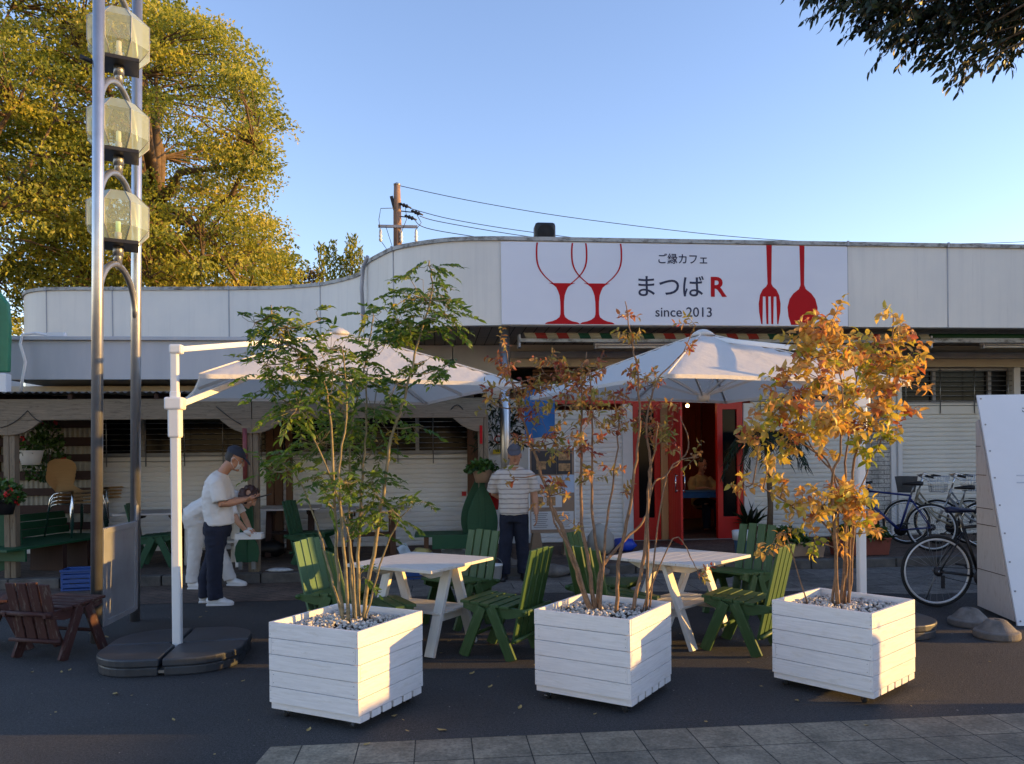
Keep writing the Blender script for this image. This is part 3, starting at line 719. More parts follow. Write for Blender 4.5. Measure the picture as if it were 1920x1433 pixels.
def tube_light(x0, x1, y, z, label):
    t = thing('fluorescent_light', label, 'light fitting', ((x0 + x1) / 2, y, z), group='tube lights under the eaves'); L = x1 - x0
    b = MB(); b.box((0, 0, .035), (L, .09, .045)); b.build('housing', M_WPLASTIC, t, .006)
    b = MB(); b.tube([(-L / 2 + .05, 0, -.01), (L / 2 - .05, 0, -.01)], .016, 10); b.build('lamp_tube', M_WPLASTIC, t)
    for s in (-1, 1):
        b = MB(); b.box((s * (L / 2 - .02), 0, .0), (.03, .07, .07)); b.build('end_cap', M_GALV, t)
        b = MB(); b.tube([(s * L * .3, 0, .05), (s * L * .3, 0, 3.365 - z)], .01, 6); b.build('hanger', M_GALV, t)
tube_light(2.3, 3.45, 11.3, 3.14, 'white tube light under the eaves above the closed shutter by the door')
tube_light(5.2, 6.3, 11.3, 3.12, 'white tube light under the eaves behind the orange shrub')
tube_light(8.3, 9.5, 11.3, 3.16, 'white tube light under the eaves above the barred windows at right')
b = MB(); b.box((6.0, 12.6, 3.18), (9.6, .06, .10))
t = b.build('eaves_rail', M_GALV); tag(t, 'long grey metal rail fixed under the eaves behind the awnings', 'rail')
# loudspeaker on the roof
s = thing('loudspeaker', 'black box loudspeaker on top of the parapet above the sign', 'speaker', (1.6, 11.35, 4.58))
b = MB(); b.box((0, 0, .18), (.30, .24, .32)); b.build('cabinet', M_BLACK, s, .045)
b = MB(); b.lathe([(.001, .02), (.05, .015), (.10, .0), (.12, .012), (.125, .0)], 24, (0, -.122, .18), axis=(0, -1, 0)); b.build('cone', M_RUBBER, s)
b = MB(); b.box((0, 0, .01), (.2, .15, .03)); b.build('bracket', M_DARKMETAL, s)
# red wall box and notices
def notice(name, label, x, y, z, wd, ht, m, extra=None):
    b = MB(); b.box((0, 0, 0), (wd, .006, ht)); o = b.build(name, m, None, loc=(x, y, z)); return tag(o, label, 'notice')
o = notice('fire_notice', 'small white notice with a red ring beside the metal column', *gy(934, 824, 12.86), .17, .17, M_WPLASTIC)
b = MB(); b.torus((0, -.005, 0), X1, Z1, .055, .012, 24, 6); b.build('red_ring', M_REDFL, o)
M_YEL = mat('yellow_card', (0.55, 0.42, 0.02), 0.6)
notice('yellow_notice', 'small yellow notice below the white one with the red ring', *gy(934, 847, 12.86), .17, .07, M_YEL)
notice('red_sticker', 'red square sticker on the white shutter by the leaf board', *gy(870, 926, 12.87), .07, .07, M_REDFL)
notice('wall_label', 'narrow red and pink label strip high on the right pergola post', *gy(902, 815, 10.27), .035, .24, M_REDVINYL)

# ================================================================== lamp post (two tubes, three lanterns)
LP = Vector((-2.94, 7.58, 0))
lp = thing('lamp_post', 'tall twin tube aluminium lamp post carrying stacked glass lanterns', 'lamp post', LP); lp.rotation_euler[1] = .0135
for dy in (-.44, .44):
    b = MB(); b.tube([(0, dy, 0), (.0, dy, 7.2)], .047, 20); b.build('pole', M_ALU, lp)
for k, z in enumerate((3.37, 4.20, 5.03, 5.86)):
    b = MB(); b.tube([(0, -.42 * math.cos(a), z - .42 + .42 * math.sin(a)) for a in [math.pi * i / 16 for i in range(17)]], .028, 12); b.build('arch', M_STEEL, lp)
    if k == 3: continue
    b = MB(); b.tube([(0, 0, z + .0), (0, 0, z + .17)], .034, 14); b.tube([(0, 0, z + .08), (0, 0, z + .19)], .045, 14)
    st = b.build('stem', M_STEEL, lp)
    b = MB(); b.box((0, 0, z + .185), (.34, .34, .035), R(20)); b.build('base_plate', M_DARKMETAL, lp, .004)
    M8 = Matrix.Translation((0, 0, z + .195)) @ Matrix.Rotation(R(42), 4, 'Z')
    b = MB(); b.rings([(0, 0, 0, .17, .17), (0, 0, .12, .275, .275), (0, 0, .335, .275, .275), (0, 0, .455, .15, .15)], 8, 0, False, M8)
    sh = b.build('lantern_glass', MATS['aged_acrylic'], lp)
    b = MB()
    for j in range(8):
        a = 2 * math.pi * j / 8; P = [M8 @ Vector((r * math.cos(a), r * math.sin(a), zz)) for r, zz in ((.171, .0), (.276, .12), (.276, .335), (.151, .455))]
        b.tube(P, .004, 5)
    b.build('glass_seam', M_GALV, sh)
    b = MB(); b.tube([(0, 0, z + .22), (0, 0, z + .3)], .03, 10); b.build('lamp_holder', M_WPLASTIC, sh)
    b = MB(); b.tube([(0, 0, z + .3), (0, 0, z + .40)], .022, 10)
    b.build('bulb', (emit('warm_glint_bulb', (.75, .65, .5), .12), emit('yellow_glint_bulb', (.75, .75, .5), .10), emit('green_glint_bulb', (.6, .8, .4), .12))[2 - k], sh)  # faint glow put in for sun reflections in the lantern glass
b = MB(); b.box((0.015, 0, .55), (.035, .80, .86)); pn = b.build('sheet_panel', M_GALV, lp, .004)
b = MB(); b.box((.036, -.36, .55), (.012, .07, .85)); b.box((.036, .36, .55), (.012, .07, .85)); b.box((.036, 0, .955), (.012, .65, .05)); b.box((.036, 0, .145), (.012, .65, .05))
b.build('panel_frame', M_GALV, pn, .003)
b = MB(); b.box((.035, .40, 1.06), (.01, .075, .15)); b.build('pole_bracket', M_GALV, lp, .003)
b = MB(); b.tube([(-.045, -.44, 5.02), (-.14, -.47, 5.05)], .02, 10); b.build('pole_peg', M_DARKMETAL, lp)

# ================================================================== cantilever parasols
def parasol(loc, polepos, rot, label, side=2.8, zr=2.25, za=2.86):
    t = thing('cantilever_parasol', label, 'parasol', (polepos[0], polepos[1], 0), 0, 'white cantilever parasols over the tables')
    o = Vector((loc[0] - polepos[0], loc[1] - polepos[1], 0))
    # base of four weight tiles
    for i in range(4):
        a0 = R(4) + i * math.pi / 2; ca, sa = Vector((math.cos(a0), math.sin(a0), 0)), Vector((-math.sin(a0), math.cos(a0), 0))
        poly = [(.012, .07), (.07, .012), (.53, .012), (.53, .18)] + [(.53 - .35 * (1 - math.cos(q)), .18 + .35 * math.sin(q)) for q in [math.pi / 2 * j / 8 for j in range(1, 9)]] + [(.012, .53)]
        b = MB(); off = Vector((0, 0.02, 0))
        poly2 = [(x * .96 + .01, y * .96 + .01) for x, y in poly]
        b.prism(poly2, off + Z1 * .0, ca, sa, .07); b.prism(poly, off + Z1 * .0705, ca, sa, .06)
        b.build('weight_tile', M_BASE, t, .012)
    b = MB()
    for a0 in (R(4), R(94)):
        d = Vector((math.cos(a0), math.sin(a0), 0)); b.bar(Vector((0, .02, .03)) - d * .5, Vector((0, .02, .03)) + d * .5, .06, .02)
    b.build('cross_foot', M_STEEL, t)
    b = MB(); b.box((0, 0, 1.06), (.068, .068, 2.12)); b.build('pole', M_WPLASTIC, t, .012)
    b = MB(); b.box((0, 0, 2.25), (.058, .058, .4)); b.build('upper_pole', M_WPLASTIC, t, .01)
    b = MB(); b.box((0, 0, 1.87), (.095, .095, .24)); b.box((0, 0, 2.02), (.14, .12, .10)); b.build('slide_collar', M_WPLASTIC, t, .015)
    b = MB(); b.box((0.015, 0, 2.45), (.10, .08, .075)); b.build('pole_cap', M_WPLASTIC, t, .015)
    apex = o + Z1 * za; hub = o + Z1 * (zr + .03)
    dxy = Vector((o.x, o.y, 0)).normalized()
    b = MB(); b.bar(Z1 * 2.455 + dxy * .05, o + Z1 * (za - .05), .032, .045); b.build('top_arm', M_WPLASTIC, t, .006)
    b = MB(); b.bar(Z1 * 2.02 + dxy * .06, o * .62 + Z1 * (zr + .22), .034, .048); b.build('brace_arm', M_WPLASTIC, t, .006)
    # canopy
    N = 14; V = []; idx = {}
    cr, sr = math.cos(R(rot)), math.sin(R(rot)); h = side / 2
    for i in range(2 * N + 1):
        for j in range(2 * N + 1):
            u, v = (i - N) / N, (j - N) / N; m_ = max(abs(u), abs(v))
            tt = min(abs(u), abs(v)) / m_ if m_ > 0 else 1
            sag = .05 * m_ * (1 - m_) * (1 - tt) * 1.4
            pull = 1 - .022 * m_ * (1 - tt ** 2)
            z = za - (za - zr) * (m_ ** 1.06) - sag + .005 * math.sin(9 * u + 5 * v) * m_ * (1 - tt) + .0035 * math.sin(34 * math.atan2(v, u + 1e-6) + 3 * m_) * m_ * (1.25 - m_) + .012 * m_ * (1 - tt * tt)
            x, y = u * h * pull, v * h * pull
            idx[i, j] = len(V); V.append((o.x + x * cr - y * sr, o.y + x * sr + y * cr, z))
    b = MB(); b.add(V, [(idx[i, j], idx[i + 1, j], idx[i + 1, j + 1], idx[i, j + 1]) for i in range(2 * N) for j in range(2 * N)], None, True)
    c = b.build('canopy', MATS['canopy_cloth'], t)
    for ci, cj in ((0, 0), (2 * N, 0), (2 * N, 2 * N), (0, 2 * N)):
        b = MB(); b.tube([Vector(V[idx[N + (ci - N) * k // N, N + (cj - N) * k // N]]) + Z1 * .003 for k in range(N + 1)], .007, 6); b.build('seam', MATS['canopy_cloth'], c)
    b = MB()
    rim = [(i, 0) for i in range(2 * N)] + [(2 * N, j) for j in range(2 * N)] + [(i, 2 * N) for i in range(2 * N, 0, -1)] + [(0, j) for j in range(2 * N, 0, -1)]
    vs = [V[idx[q]] for q in rim]; k = len(vs); lo = [(x, y, z - .035) for x, y, z in vs]
    b.add(vs + lo, [(i, (i + 1) % k, k + (i + 1) % k, k + i) for i in range(k)], None, True); b.build('hem', MATS['canopy_cloth'], c)
    b = MB(); b.lathe([(.001, .045), (.05, .035), (.10, .005), (.14, -.035)], 16, o + Z1 * (za - .0)); b.build('cap', MATS['canopy_cloth'], t)
    b = MB(); b.lathe([(.001, 0), (.06, .0), (.07, .03), (.07, .08), (.03, .1)], 14, o + Z1 * (zr - .12)); b.build('hub', M_WPLASTIC, t)
    for i in range(8):
        a = R(rot) + R(45) * i; L = (h * 1.36 if i % 2 else h * .955); d = Vector((math.cos(a), math.sin(a), 0))
        b = MB(); b.bar(apex - Z1 * .06, o + d * L + Z1 * (zr - .005), .022, .03); rib = b.build('rib', M_WPLASTIC, t)
        b = MB(); b.bar(o + Z1 * (zr - .07), o + d * (L * .5) + Z1 * ((za + zr) / 2 - .075), .018, .022); b.build('strut', M_WPLASTIC, rib)
    return t
parasol((-.98, 8.2), (-2.05, 6.47), 19, 'left white cantilever parasol, on the post beside the twin tube lamp post')
parasol((2.85, 8.2), (3.76, 6.7), 17.5, 'right white cantilever parasol, its post behind the orange shrub')

# ================================================================== planters
def planter(loc, rz, label, S=.675):
    t = thing('planter_box', label, 'planter', (loc[0], loc[1], 0), rz, 'white wooden planters on castors'); h = S / 2
    z0, ph = .092, .0985
    for k in range(4):
        b = MB(); a = k * math.pi / 2; ax = Vector((math.cos(a), math.sin(a), 0)); n = Vector((math.sin(a), -math.cos(a), 0))
        for i in range(5):
            long = (i + k) % 2 == 0; L = S if long else S - .042
            b.frame(n * (h - .0105 + random.uniform(-.0015, .002)) + Z1 * (z0 + ph * (i + .5)) + ax * random.uniform(-.002, .002), ax, n, Z1, L, .021, ph - .0035)
            for sx in (-1, 1):
                for dz in (-.025, .025): b.tube([ax * (sx * (L / 2 - (.011 if long else .012))) + n * (h - .002) + Z1 * (z0 + ph * (i + .5) + dz), ax * (sx * (L / 2 - (.011 if long else .012))) + n * (h + .0012) + Z1 * (z0 + ph * (i + .5) + dz)], .0028, 6, 1)
        b.build('side_panel', [M_WHITE, M_STEEL], t, .0025)
    b = MB(); ns = 6; ws = (S - .012) / ns
    for i in range(ns):
        w_ = ws - .022 if 0 < i < ns - 1 else ws - .02
        b.frame((0, -h + .006 + ws * (i + .5), .071), X1, Y1, Z1, S - .002, w_, .04)
    b.build('base_slats', M_WHITE, t, .002)
    for sx in (-1, 1):
        for sy in (-1, 1):
            c = Vector((sx * (h - .07), sy * (h - .06), 0)); a = random.uniform(0, 6.3); d = Vector((math.cos(a), math.sin(a), 0)); q = Vector((-math.sin(a), math.cos(a), 0))
            b = MB(); b.box(c + Z1 * .049, (.06, .05, .006), a); b.bar(c + q * .016 + Z1 * .05, c + q * .016 + d * .012 + Z1 * .022, .02, .003, up=q); b.bar(c - q * .016 + Z1 * .05, c - q * .016 + d * .012 + Z1 * .022, .02, .003, up=q)
            b.bar(c + d * .02 + Z1 * .044, c + d * .055 + Z1 * .03, .022, .004)
            ca = b.build('castor', M_CHROME, t)
            b = MB(); b.lathe([(.006, -.012), (.022, -.012), (.025, -.006), (.025, .006), (.022, .012), (.006, .012)], 18, c + d * .012 + Z1 * .025, axis=q); b.build('wheel', M_RUBBER, ca)
    # gravel
    V = []; Fc = []; T = []; n = 620
    ico = np.array([(1, 0, 0), (-1, 0, 0), (0, 1, 0), (0, -1, 0), (0, 0, 1), (0, 0, -1)], float); tf = np.array([(0, 2, 4), (2, 1, 4), (1, 3, 4), (3, 0, 4), (2, 0, 5), (1, 2, 5), (3, 1, 5), (0, 3, 5)])
    for i in range(n):
        s = rng.uniform(.009, .019) * np.array([1.2, 1, .75]); q = Matrix.Rotation(rng.uniform(0, 6.3), 3, rng.normal(size=3).tolist())
        p = (ico * s * rng.uniform(.8, 1.2, (6, 1))) @ np.array(q).T; x, y = rng.uniform(-h + .035, h - .035, 2)
        V.append(p + [x, y, .545 + rng.uniform(-.008, .012) - .02 * (abs(x) + abs(y))]); Fc.append(tf + 6 * i); T += [rng.uniform()] * 6
    g = bpy.data.objects.new('gravel', fastmesh('gravel', np.concatenate(V), np.concatenate(Fc), np.array(T), [MATS['gravel_stones']])); COL.objects.link(g); g.parent = t; g['kind'] = 'stuff'
    b = MB(); b.box((0, 0, .515), (S - .044, S - .044, .02)); b.build('soil', M_SOIL, t)
    return t
PLN = [((-.565, 5.06), R(-32)), ((1.10, 5.16), R(-38)), ((2.74, 5.12), R(-53))]
for (l, r), lb in zip(PLN, ('white plank planter on castors holding the green feathery shrub', 'white plank planter on castors holding the sparse bronze shrub with many stems', 'white plank planter on castors holding the dense orange shrub')): planter(l, r, lb)

# ================================================================== tables
def xtable(name, label, loc, rz, top_m, leg_m, L=.86, W=.90, H=.71, group=None):
    t = thing(name, label, 'table', (loc[0], loc[1], loc[2] if len(loc) > 2 else 0), rz, group)
    b = MB(); n = 8; w_ = W / n
    for i in range(n): b.frame((0, -W / 2 + w_ * (i + .5), H - .0125), X1, Y1, Z1, L, w_ - .003, .025)
    b.build('tabletop', top_m, t, .003)
    for sx in (-1, 1):
        for sy in (-1, 1):
            b = MB(); b.bar((sx * .3, sy * .045, H - .03), (sx * .3, sy * .305, 0.0), .038, .085, up=(1, 0, 0)); b.build('leg', leg_m, t, .003)
        b = MB(); b.prism([(-.36, .0), (.36, 0), (.36, -.025), (.24, -.075), (-.24, -.075), (-.36, -.025)], (sx * .3 - .05 * sx, 0, H - .026), Y1, Z1, .028); b.build('cross_rail', leg_m, t, .003)
        b = MB(); b.bar((sx * .3 - .034 * sx, -.2, .28), (sx * .3 - .034 * sx, .2, .28), .03, .07, up=Z1); b.build('leg_brace', leg_m, t, .003)
    b = MB()
    for i in range(4): b.frame((0, -.165 + .11 * i, .327), X1, Y1, Z1, .66, .1, .02)
    b.build('lower_shelf', leg_m, t, .003)
    return t
xtable('garden_table', 'white slatted table with trestle legs behind the green feathery shrub', (-.13, 6.66), R(-36), M_CREAM, M_CREAM, group='white trestle tables')
xtable('garden_table', 'white slatted table with trestle legs in front of the red doorway', (2.06, 6.59), R(42), M_CREAM, M_CREAM, group='white trestle tables')

# ================================================================== chairs
def chair(name, label, loc, rz, m=M_GREEN, backlen=.74, group='green slatted chairs round the tables', m2=None):
    t = thing(name, label, 'chair', loc, rz, group)
    b = MB()
    for i in range(5): b.bar((.25 - .088 * i, -.235, .432 - .006 * i), (.25 - .088 * i, .235, .432 - .006 * i), .082, .022)
    b.build('seat', m, t, .003)
    for sy in (-1, 1):
        y = sy * .195
        b = MB(); b.prism([(.28, 0), (-.30, -.022), (-.30, -.06), (-.12, -.105), (.15, -.09), (.28, -.04)], (0, y + .014, .42), X1, Z1, .028); b.build('side_rail', m, t, .003)
        for x0, x1 in ((.10, .27), (.02, -.16)):
            b = MB(); b.bar((x0, y + sy * .029, .40), (x1, y + sy * .029, 0), .085, .027, up=(0, 1, 0)); b.build('leg', m, t, .003)
    d = Vector((-.23, 0, 1)).normalized(); b = MB()
    for i in range(4):
        y = -.162 + .108 * i; p = Vector((-.155, y, .13)); e = backlen + (.012 if i in (1, 2) else 0) + random.uniform(-.006, .006)
        b.bar(p, p + d * e, .088, .02, up=(1, 0, 0))
    b.build('backrest', m2 or m, t, .004)
    for x, z, r in ((-.275, .385, .018), (-.20, .16, .016)):
        b = MB(); b.tube([(x, -.24, z), (x, .24, z)], r, 10); b.build('back_bar', m, t)
    b = MB(); b.tube([(.19, -.2, .17), (.19, .2, .17)], .015, 8); b.build('stretcher', m, t)
    return t
ch0 = chair('slatted_chair', 'green slatted chair at the near right side of the table with the feathery shrub, nearest the bronze shrub planter', (.55, 6.31, 0), R(147))
ch0['label'] = 'green slatted chair between the first two planters, back lit yellow'
ch1 = copy_tree(ch0, 'green slatted chair just left of the orange shrub planter, back to the right', (2.49, 6.17, 0), R(138))
copy_tree(ch0, 'green slatted chair near the standing man, at the far right corner of the first table', (.22, 7.48, 0), R(222))
pale = chair('slatted_chair', 'green slatted chair, back pale with painted skylight, left of the feathery shrub stems, leaning back left', (-.86, 7.05, 0), R(-22), M_GREEN, m2=M_PALEGREEN)
copy_tree(ch0, 'green slatted chair hidden behind the feathery shrub planter, facing right', (-.52, 6.25, 0), R(22))
copy_tree(ch0, 'green slatted chair behind the bronze shrub stems, its back slats sunlit', (1.52, 7.1, 0), R(-32))
copy_tree(ch0, 'green slatted chair mostly hidden behind the bronze shrub planter', (1.42, 6.28, 0), R(28))
copy_tree(ch0, 'green slatted chair furthest right at the back, under orange leaves by the beige trough', (2.98, 7.55, 0), R(215))
# weathered red chairs at the left edge
r0 = chair('weathered_chair', 'weathered dark red chair in front of the lamp post, low slats lit gold', (-3.1, 6.75, 0), R(70), M_OLDRED, .50, 'weathered red chairs at the left edge')
copy_tree(r0, 'weathered dark red chair cut off by the left edge of the view', (-3.72, 7.1, 0), R(15))

# ================================================================== pergola
PG = Vector((-2.3, 10.35, .12))
pg = thing('pergola', 'weathered timber pergola with corrugated roof along the left shutters', 'pergola', PG)
def pk(mb, name, m, bevel=0.0, parent=None): 
    return mb.build(name, m, pg if parent is None else parent, bevel, loc=-PG if parent is None else None)
for X in (-5.25, -2.32, .62):
    b = MB(); b.box((X - .035, 10.36, 1.13), (.065, .12, 2.02)); b.box((X + .035, 10.36, 1.13), (.062, .12, 2.02)); po = pk(b, 'post', M_PERG, .006)
for a, c in ((-8.2, -2.325), (-2.315, .66)):
    b = MB(); b.box(((a + c) / 2, 10.30, 2.20), (c - a, .05, .26)); pk(b, 'front_beam', M_PERG, .006)
for X in (-8.2, -5.25, -2.32, .62):
    for s in (-1, 1):
        if X > 0 and s > 0: continue
        P = [(0, 0), (.40 * s, 0), (.36 * s, -.035), (.28 * s, -.10), (.20 * s, -.145), (.11 * s, -.175), (0, -.185)]
        if s < 0: P = P[::-1]
        b = MB(); b.prism(P, (X, 10.325, 2.068), X1, Z1, .05); pk(b, 'corbel', M_PERG, .004)
for i in range(9):
    X = -7.6 + i * 1.03
    b = MB(); b.bar((X, 10.26, 2.36), (X, 12.75, 2.52), .05, .07); pk(b, 'rafter', M_DKBROWN)
b = MB(); vs = []; n = 9 * 12
for i in range(n * 4 + 1):
    X = -8.3 + 9.0 * i / (n * 4); dz = .012 * math.sin(i * math.pi / 2)
    vs += [(X, 10.18, 2.405 + dz), (X, 12.8, 2.57 + dz)]
b.add(vs, [(2 * i, 2 * i + 2, 2 * i + 3, 2 * i + 1) for i in range(n * 4)], None, True); pk(b, 'corrugated_roof', mat('smoky_corrugated_sheet', (.07, .065, .06), .5, 0, .3))
for X in (-5.2, -2.3, .55):
    b = MB(); b.box((X, 12.7, 1.2), (.1, .08, 2.2)); pk(b, 'rear_post', M_BROWN, .005)
b = MB(); b.tube([(-2.41, 10.28, 1.28), (-2.41, 10.28, 1.95)], .028, 10); b.build('red_pipe', mat('faded_red_pipe', (.22, .05, .05), .5), pg, loc=-PG)
# cable swags hung from hooks on the beam
def cable(label, pts, r=.005):
    b = MB(); o = Vector(pts[0]); b.tube([Vector(p) - o for p in pts], r, 5); t = b.build('hanging_cable', M_BLACK, None, loc=o); return tag(t, label, 'cable', 'cables hooked to the pergola beam')
def swag(a, c, d, k=8): return [Vector(a).lerp(Vector(c), i / k) - Z1 * (d * 4 * (i / k) * (1 - i / k)) for i in range(k + 1)]
YB = 10.265
cable('black cable looped under the first corbel at the left end of the pergola', swag(gy(0, 802, YB), gy(52, 770, YB), .04) + swag(gy(52, 770, YB), gy(80, 792, YB), .03)[1:])
cable('short black cable at the corbel above the man in the navy cap', swag(gy(405, 762, YB), gy(452, 796, YB), .015))
cable('short black cable loop near the right end of the pergola beam', swag(gy(846, 768, YB), gy(868, 768, YB), -.06))

# ================================================================== things under the pergola
sc = thing('slatted_screen', 'dark slatted screen with corrugated panels behind the stacked chairs', 'screen', (-5.75, 12.3, .12))
b = MB()
for k, z in enumerate((.25, .47, .72, .98, 1.22, 1.48, 1.72, 1.98)): b.box((0, 0, z), (1.5, .03, .11 if k % 2 else .13))
b.build('slats', M_DKBROWN, sc, .003)
for X in (-.7, .72):
    b = MB(); b.box((X, .03, 1.1), (.09, .06, 2.2)); b.build('post', M_BROWN, sc, .004)
b = MB(); vs = []
for i in range(81):
    X = -.7 + 1.4 * i / 80; dy = .012 * math.sin(i * math.pi / 2); vs += [(X, .06 + dy, .2), (X, .06 + dy, 2.1)]
b.add(vs, [(2 * i, 2 * i + 2, 2 * i + 3, 2 * i + 1) for i in range(80)], None, True); b.build('corrugated_panel', mat('clear_corrugated_panel', (.30, .29, .25), .4, 0, .2), sc)
# corner bench
A = gz(33, 1030, .50); B = gz(215, 1003, .50)
bn = thing('corner_bench', 'dark green slatted corner bench carrying the stacked chairs, round end panel', 'bench', (A.x, A.y, .12))
d = Vector((B.x - A.x, B.y - A.y, 0)); L = d.length; d.normalize(); n = Vector((-d.y, d.x, 0))
b = MB()
for i in range(9): b.frame(d * (L / 2) + n * (.06 + .105 * i) + Z1 * .37, d, n, Z1, L + .3, .1, .03)
b.build('seat', M_DKGREEN, bn, .003)
b = MB(); b.frame(d * .1 + n * .45 + Z1 * .29, n, d, Z1, .95, .03, .15); b.build('apron', M_DKGREEN, bn, .003)
b = MB()
for i in range(3): b.frame(d * (L / 2 + .2) + n * (1.02 + .03 * i) + Z1 * (.44 + .105 * i), d, Z1, n, L + .2, .1, .022)
b.build('backrest', M_DKGREEN, bn, .003)
for k in (.42, .68, .95):
    b = MB(); b.frame(d * (L * k + .1) + n * .3 + Z1 * .177, Z1, d, n, .353, .07, .5 if k < .9 else .3); b.build('leg', M_DKBROWN, bn)
b = MB(); c = gy(-4, 1012, 10.5) - Vector((A.x, A.y, .12)); b.prism([(.30 * math.cos(q), .40 * math.sin(q)) for q in [2 * math.pi * i / 40 for i in range(40)]], (c.x, c.y, c.z), X1, Z1, .03); b.build('end_panel', M_DKGREEN, bn, .004)
# stacking chairs
def shellchair():
    t = thing('stacking_chair', 'x', 'chair', (0, 0, 0), 0, 'plywood stacking chairs piled on the bench')
    prof = [(.22, .0, .19), (.2, .012, .20), (.1, .0, .20), (-.05, -.012, .195), (-.14, .0, .17), (-.19, .05, .12), (-.205, .10, .085), (-.22, .15, .10), (-.235, .21, .15), (-.25, .28, .185), (-.262, .34, .18), (-.27, .385, .14), (-.274, .41, .07)]
    b = MB()
    for off in (0, .009):
        vs = []
        for x, z, w_ in prof:
            for j in range(7): y = -w_ + 2 * w_ * j / 6; vs.append((x - off * (z > .04) - .012 * (1 - (y / w_) ** 2) * (z > .1), y, z - off * (z <= .04) + .43))
        k = len(prof); b.add(vs, [(i * 7 + j, i * 7 + j + 1, (i + 1) * 7 + j + 1, (i + 1) * 7 + j) for i in range(k - 1) for j in range(6)], None, True)
    b.build('shell', M_PLY, t)
    for sy in (-1, 1):
        b = MB(); b.tube([(.24, sy * .23, 0), (.19, sy * .2, .37), (.165, sy * .18, .408), (.12, sy * .16, .416), (-.08, sy * .16, .41), (-.14, sy * .19, .395), (-.18, sy * .21, .33), (-.22, sy * .235, 0)], .0095, 8); b.build('leg_frame', M_CHROME, t)
    b = MB(); b.tube([(.05, -.16, .408), (.05, .16, .408)], .009, 6); b.build('cross_bar', M_CHROME, t)
    return t
s0 = shellchair()
names = ['topmost', 'second highest', 'third highest', 'lowest']
first = True
for stack, (px, py, rz, nm) in enumerate(((142, 1004, R(-30), 'front left'), (200, 988, R(-24), 'rear right'))):
    o = gz(px, py, .51)
    for k in range(4):
        q = 3 - k; lab = 'plywood chrome legged chair, %s of the %s stack on the bench' % (names[q], nm)
        loc = (o.x + .012 * k * math.cos(rz), o.y + .012 * k * math.sin(rz), .508 + .052 * k)
        if first: s0.location = loc; s0.rotation_euler = (0, 0, rz); s0['label'] = lab; first = False; s0.scale = (1.18, 1.18, 1.1)
        else: copy_tree(s0, lab, loc, rz)
# leaf shaped green board on the right post, bench beside it
def leafpoly(w_, h_): return [(w_ * math.sin(math.pi * min(1, (i / 20) ** .8)) * (1 if i < 21 else 1), h_ * (i / 20)) for i in range(21)] + [(-w_ * math.sin(math.pi * ((20 - i) / 20) ** .8), h_ * (20 - i) / 20) for i in range(1, 20)]
for k, (px, lab, yy) in enumerate(((905, 'dark green leaf shaped board fixed in front of the right pergola post', 10.27), (893, 'dark green leaf shaped board half hidden behind the right pergola post', 10.5))):
    c = gy(px, 1035, yy); b = MB(); b.prism(leafpoly(.20, .92), (0, 0, 0), X1, Z1, .025); b.box((0, -.02, .5), (.07, .02, .9)) if k == 0 else None
    o = b.build('leaf_board', M_DKGREEN, None, .003, loc=(c.x, c.y, max(.13, c.z - (.0 if k == 0 else -.04)))); tag(o, lab, 'board', 'leaf shaped boards on the right pergola post')
c = gz(850, 1010, .5); bt = thing('low_green_table', 'low dark green table beside the leaf shaped boards', 'table', (c.x, c.y + .25, .12))
b = MB()
for i in range(5): b.box((0, -.24 + .115 * i, .42), (1.0, .11, .025))
b.build('tabletop', M_DKGREEN, bt, .003)
b = MB(); b.box((.1, -.28, .33), (.75, .025, .16)); b.build('apron', M_DKGREEN, bt, .003)
for X in (-.35, .42):
    b = MB(); b.box((X, -.1, .205), (.06, .3, .41)); b.build('leg', M_BROWN, bt)
# green cart (mans work board) on castors
c = gz(470, 1060, .2); ct = thing('green_cart', 'dark green leaf shaped board on castors leaning at the middle pergola post', 'cart', (c.x, 10.22, .004))
b = MB(); b.prism([(-.13, 0), (.13, 0), (.15, .10), (.14, .2), (.09, .3), (.075, .7), (0, .78), (-.075, .7), (-.09, .3), (-.14, .2), (-.15, .10)], (0, 0, .26), X1, Z1, .03); b.box((0, -.04, .55), (.01, .02, .55)); b.build('board', M_DKGREEN, ct, .004)
for s in (-1, 1):
    b = MB(); b.box((s * .08, -.01, .22), (.05, .04, .10)); b.lathe([(.01, -.015), (.05, -.015), (.05, .015), (.01, .015)], 14, (s * .08, -.01, .168 - .11 + .0), axis=X1); b.build('castor', M_STEEL, ct)
# white table and old tables below the pergola
xtable('patio_table', 'white topped patio table behind the bending woman', (gz(385, 985, .7).x - .0, 11.0, .12), R(20), M_CREAM, M_CREAM, group='tables under the pergola')
xtable('patio_table', 'white topped patio table with dark legs beside the stacked chairs', (gz(265, 965, .83).x, 11.6, .12), R(3), M_OLDWHITE, M_DKBROWN, L=.9, group='tables under the pergola')
xtable('patio_table', 'white topped patio table with red brown legs left of the low green table', (gz(680, 965, .83).x, 11.6, .12), R(6), M_OLDWHITE, M_BROWN, L=1.1, group='tables under the pergola')
xtable('patio_table', 'white topped patio table behind the pale green chair', (gz(560, 945, .83).x, 12.1, .12), R(6), M_OLDWHITE, M_DKBROWN, L=.9, group='tables under the pergola')
g1 = copy_tree(ch0, 'dark green chair under the pergola by the table next to the stacked chairs', (gz(292, 1060, .12).x, gz(292, 1060, .12).y - .05, .12), R(8)); g1['group'] = 'dark green chairs under the pergola'
g2 = chair('slatted_chair', 'dark green chair under the pergola behind the pale green chair', (gz(590, 1050, .12).x, 11.1, .12), R(-15), M_DKGREEN, group='dark green chairs under the pergola')
for o in [c for c in g1.children]:
    if o.type == 'MESH':
        o.data = o.data.copy(); o.data.materials[0] = M_DKGREEN

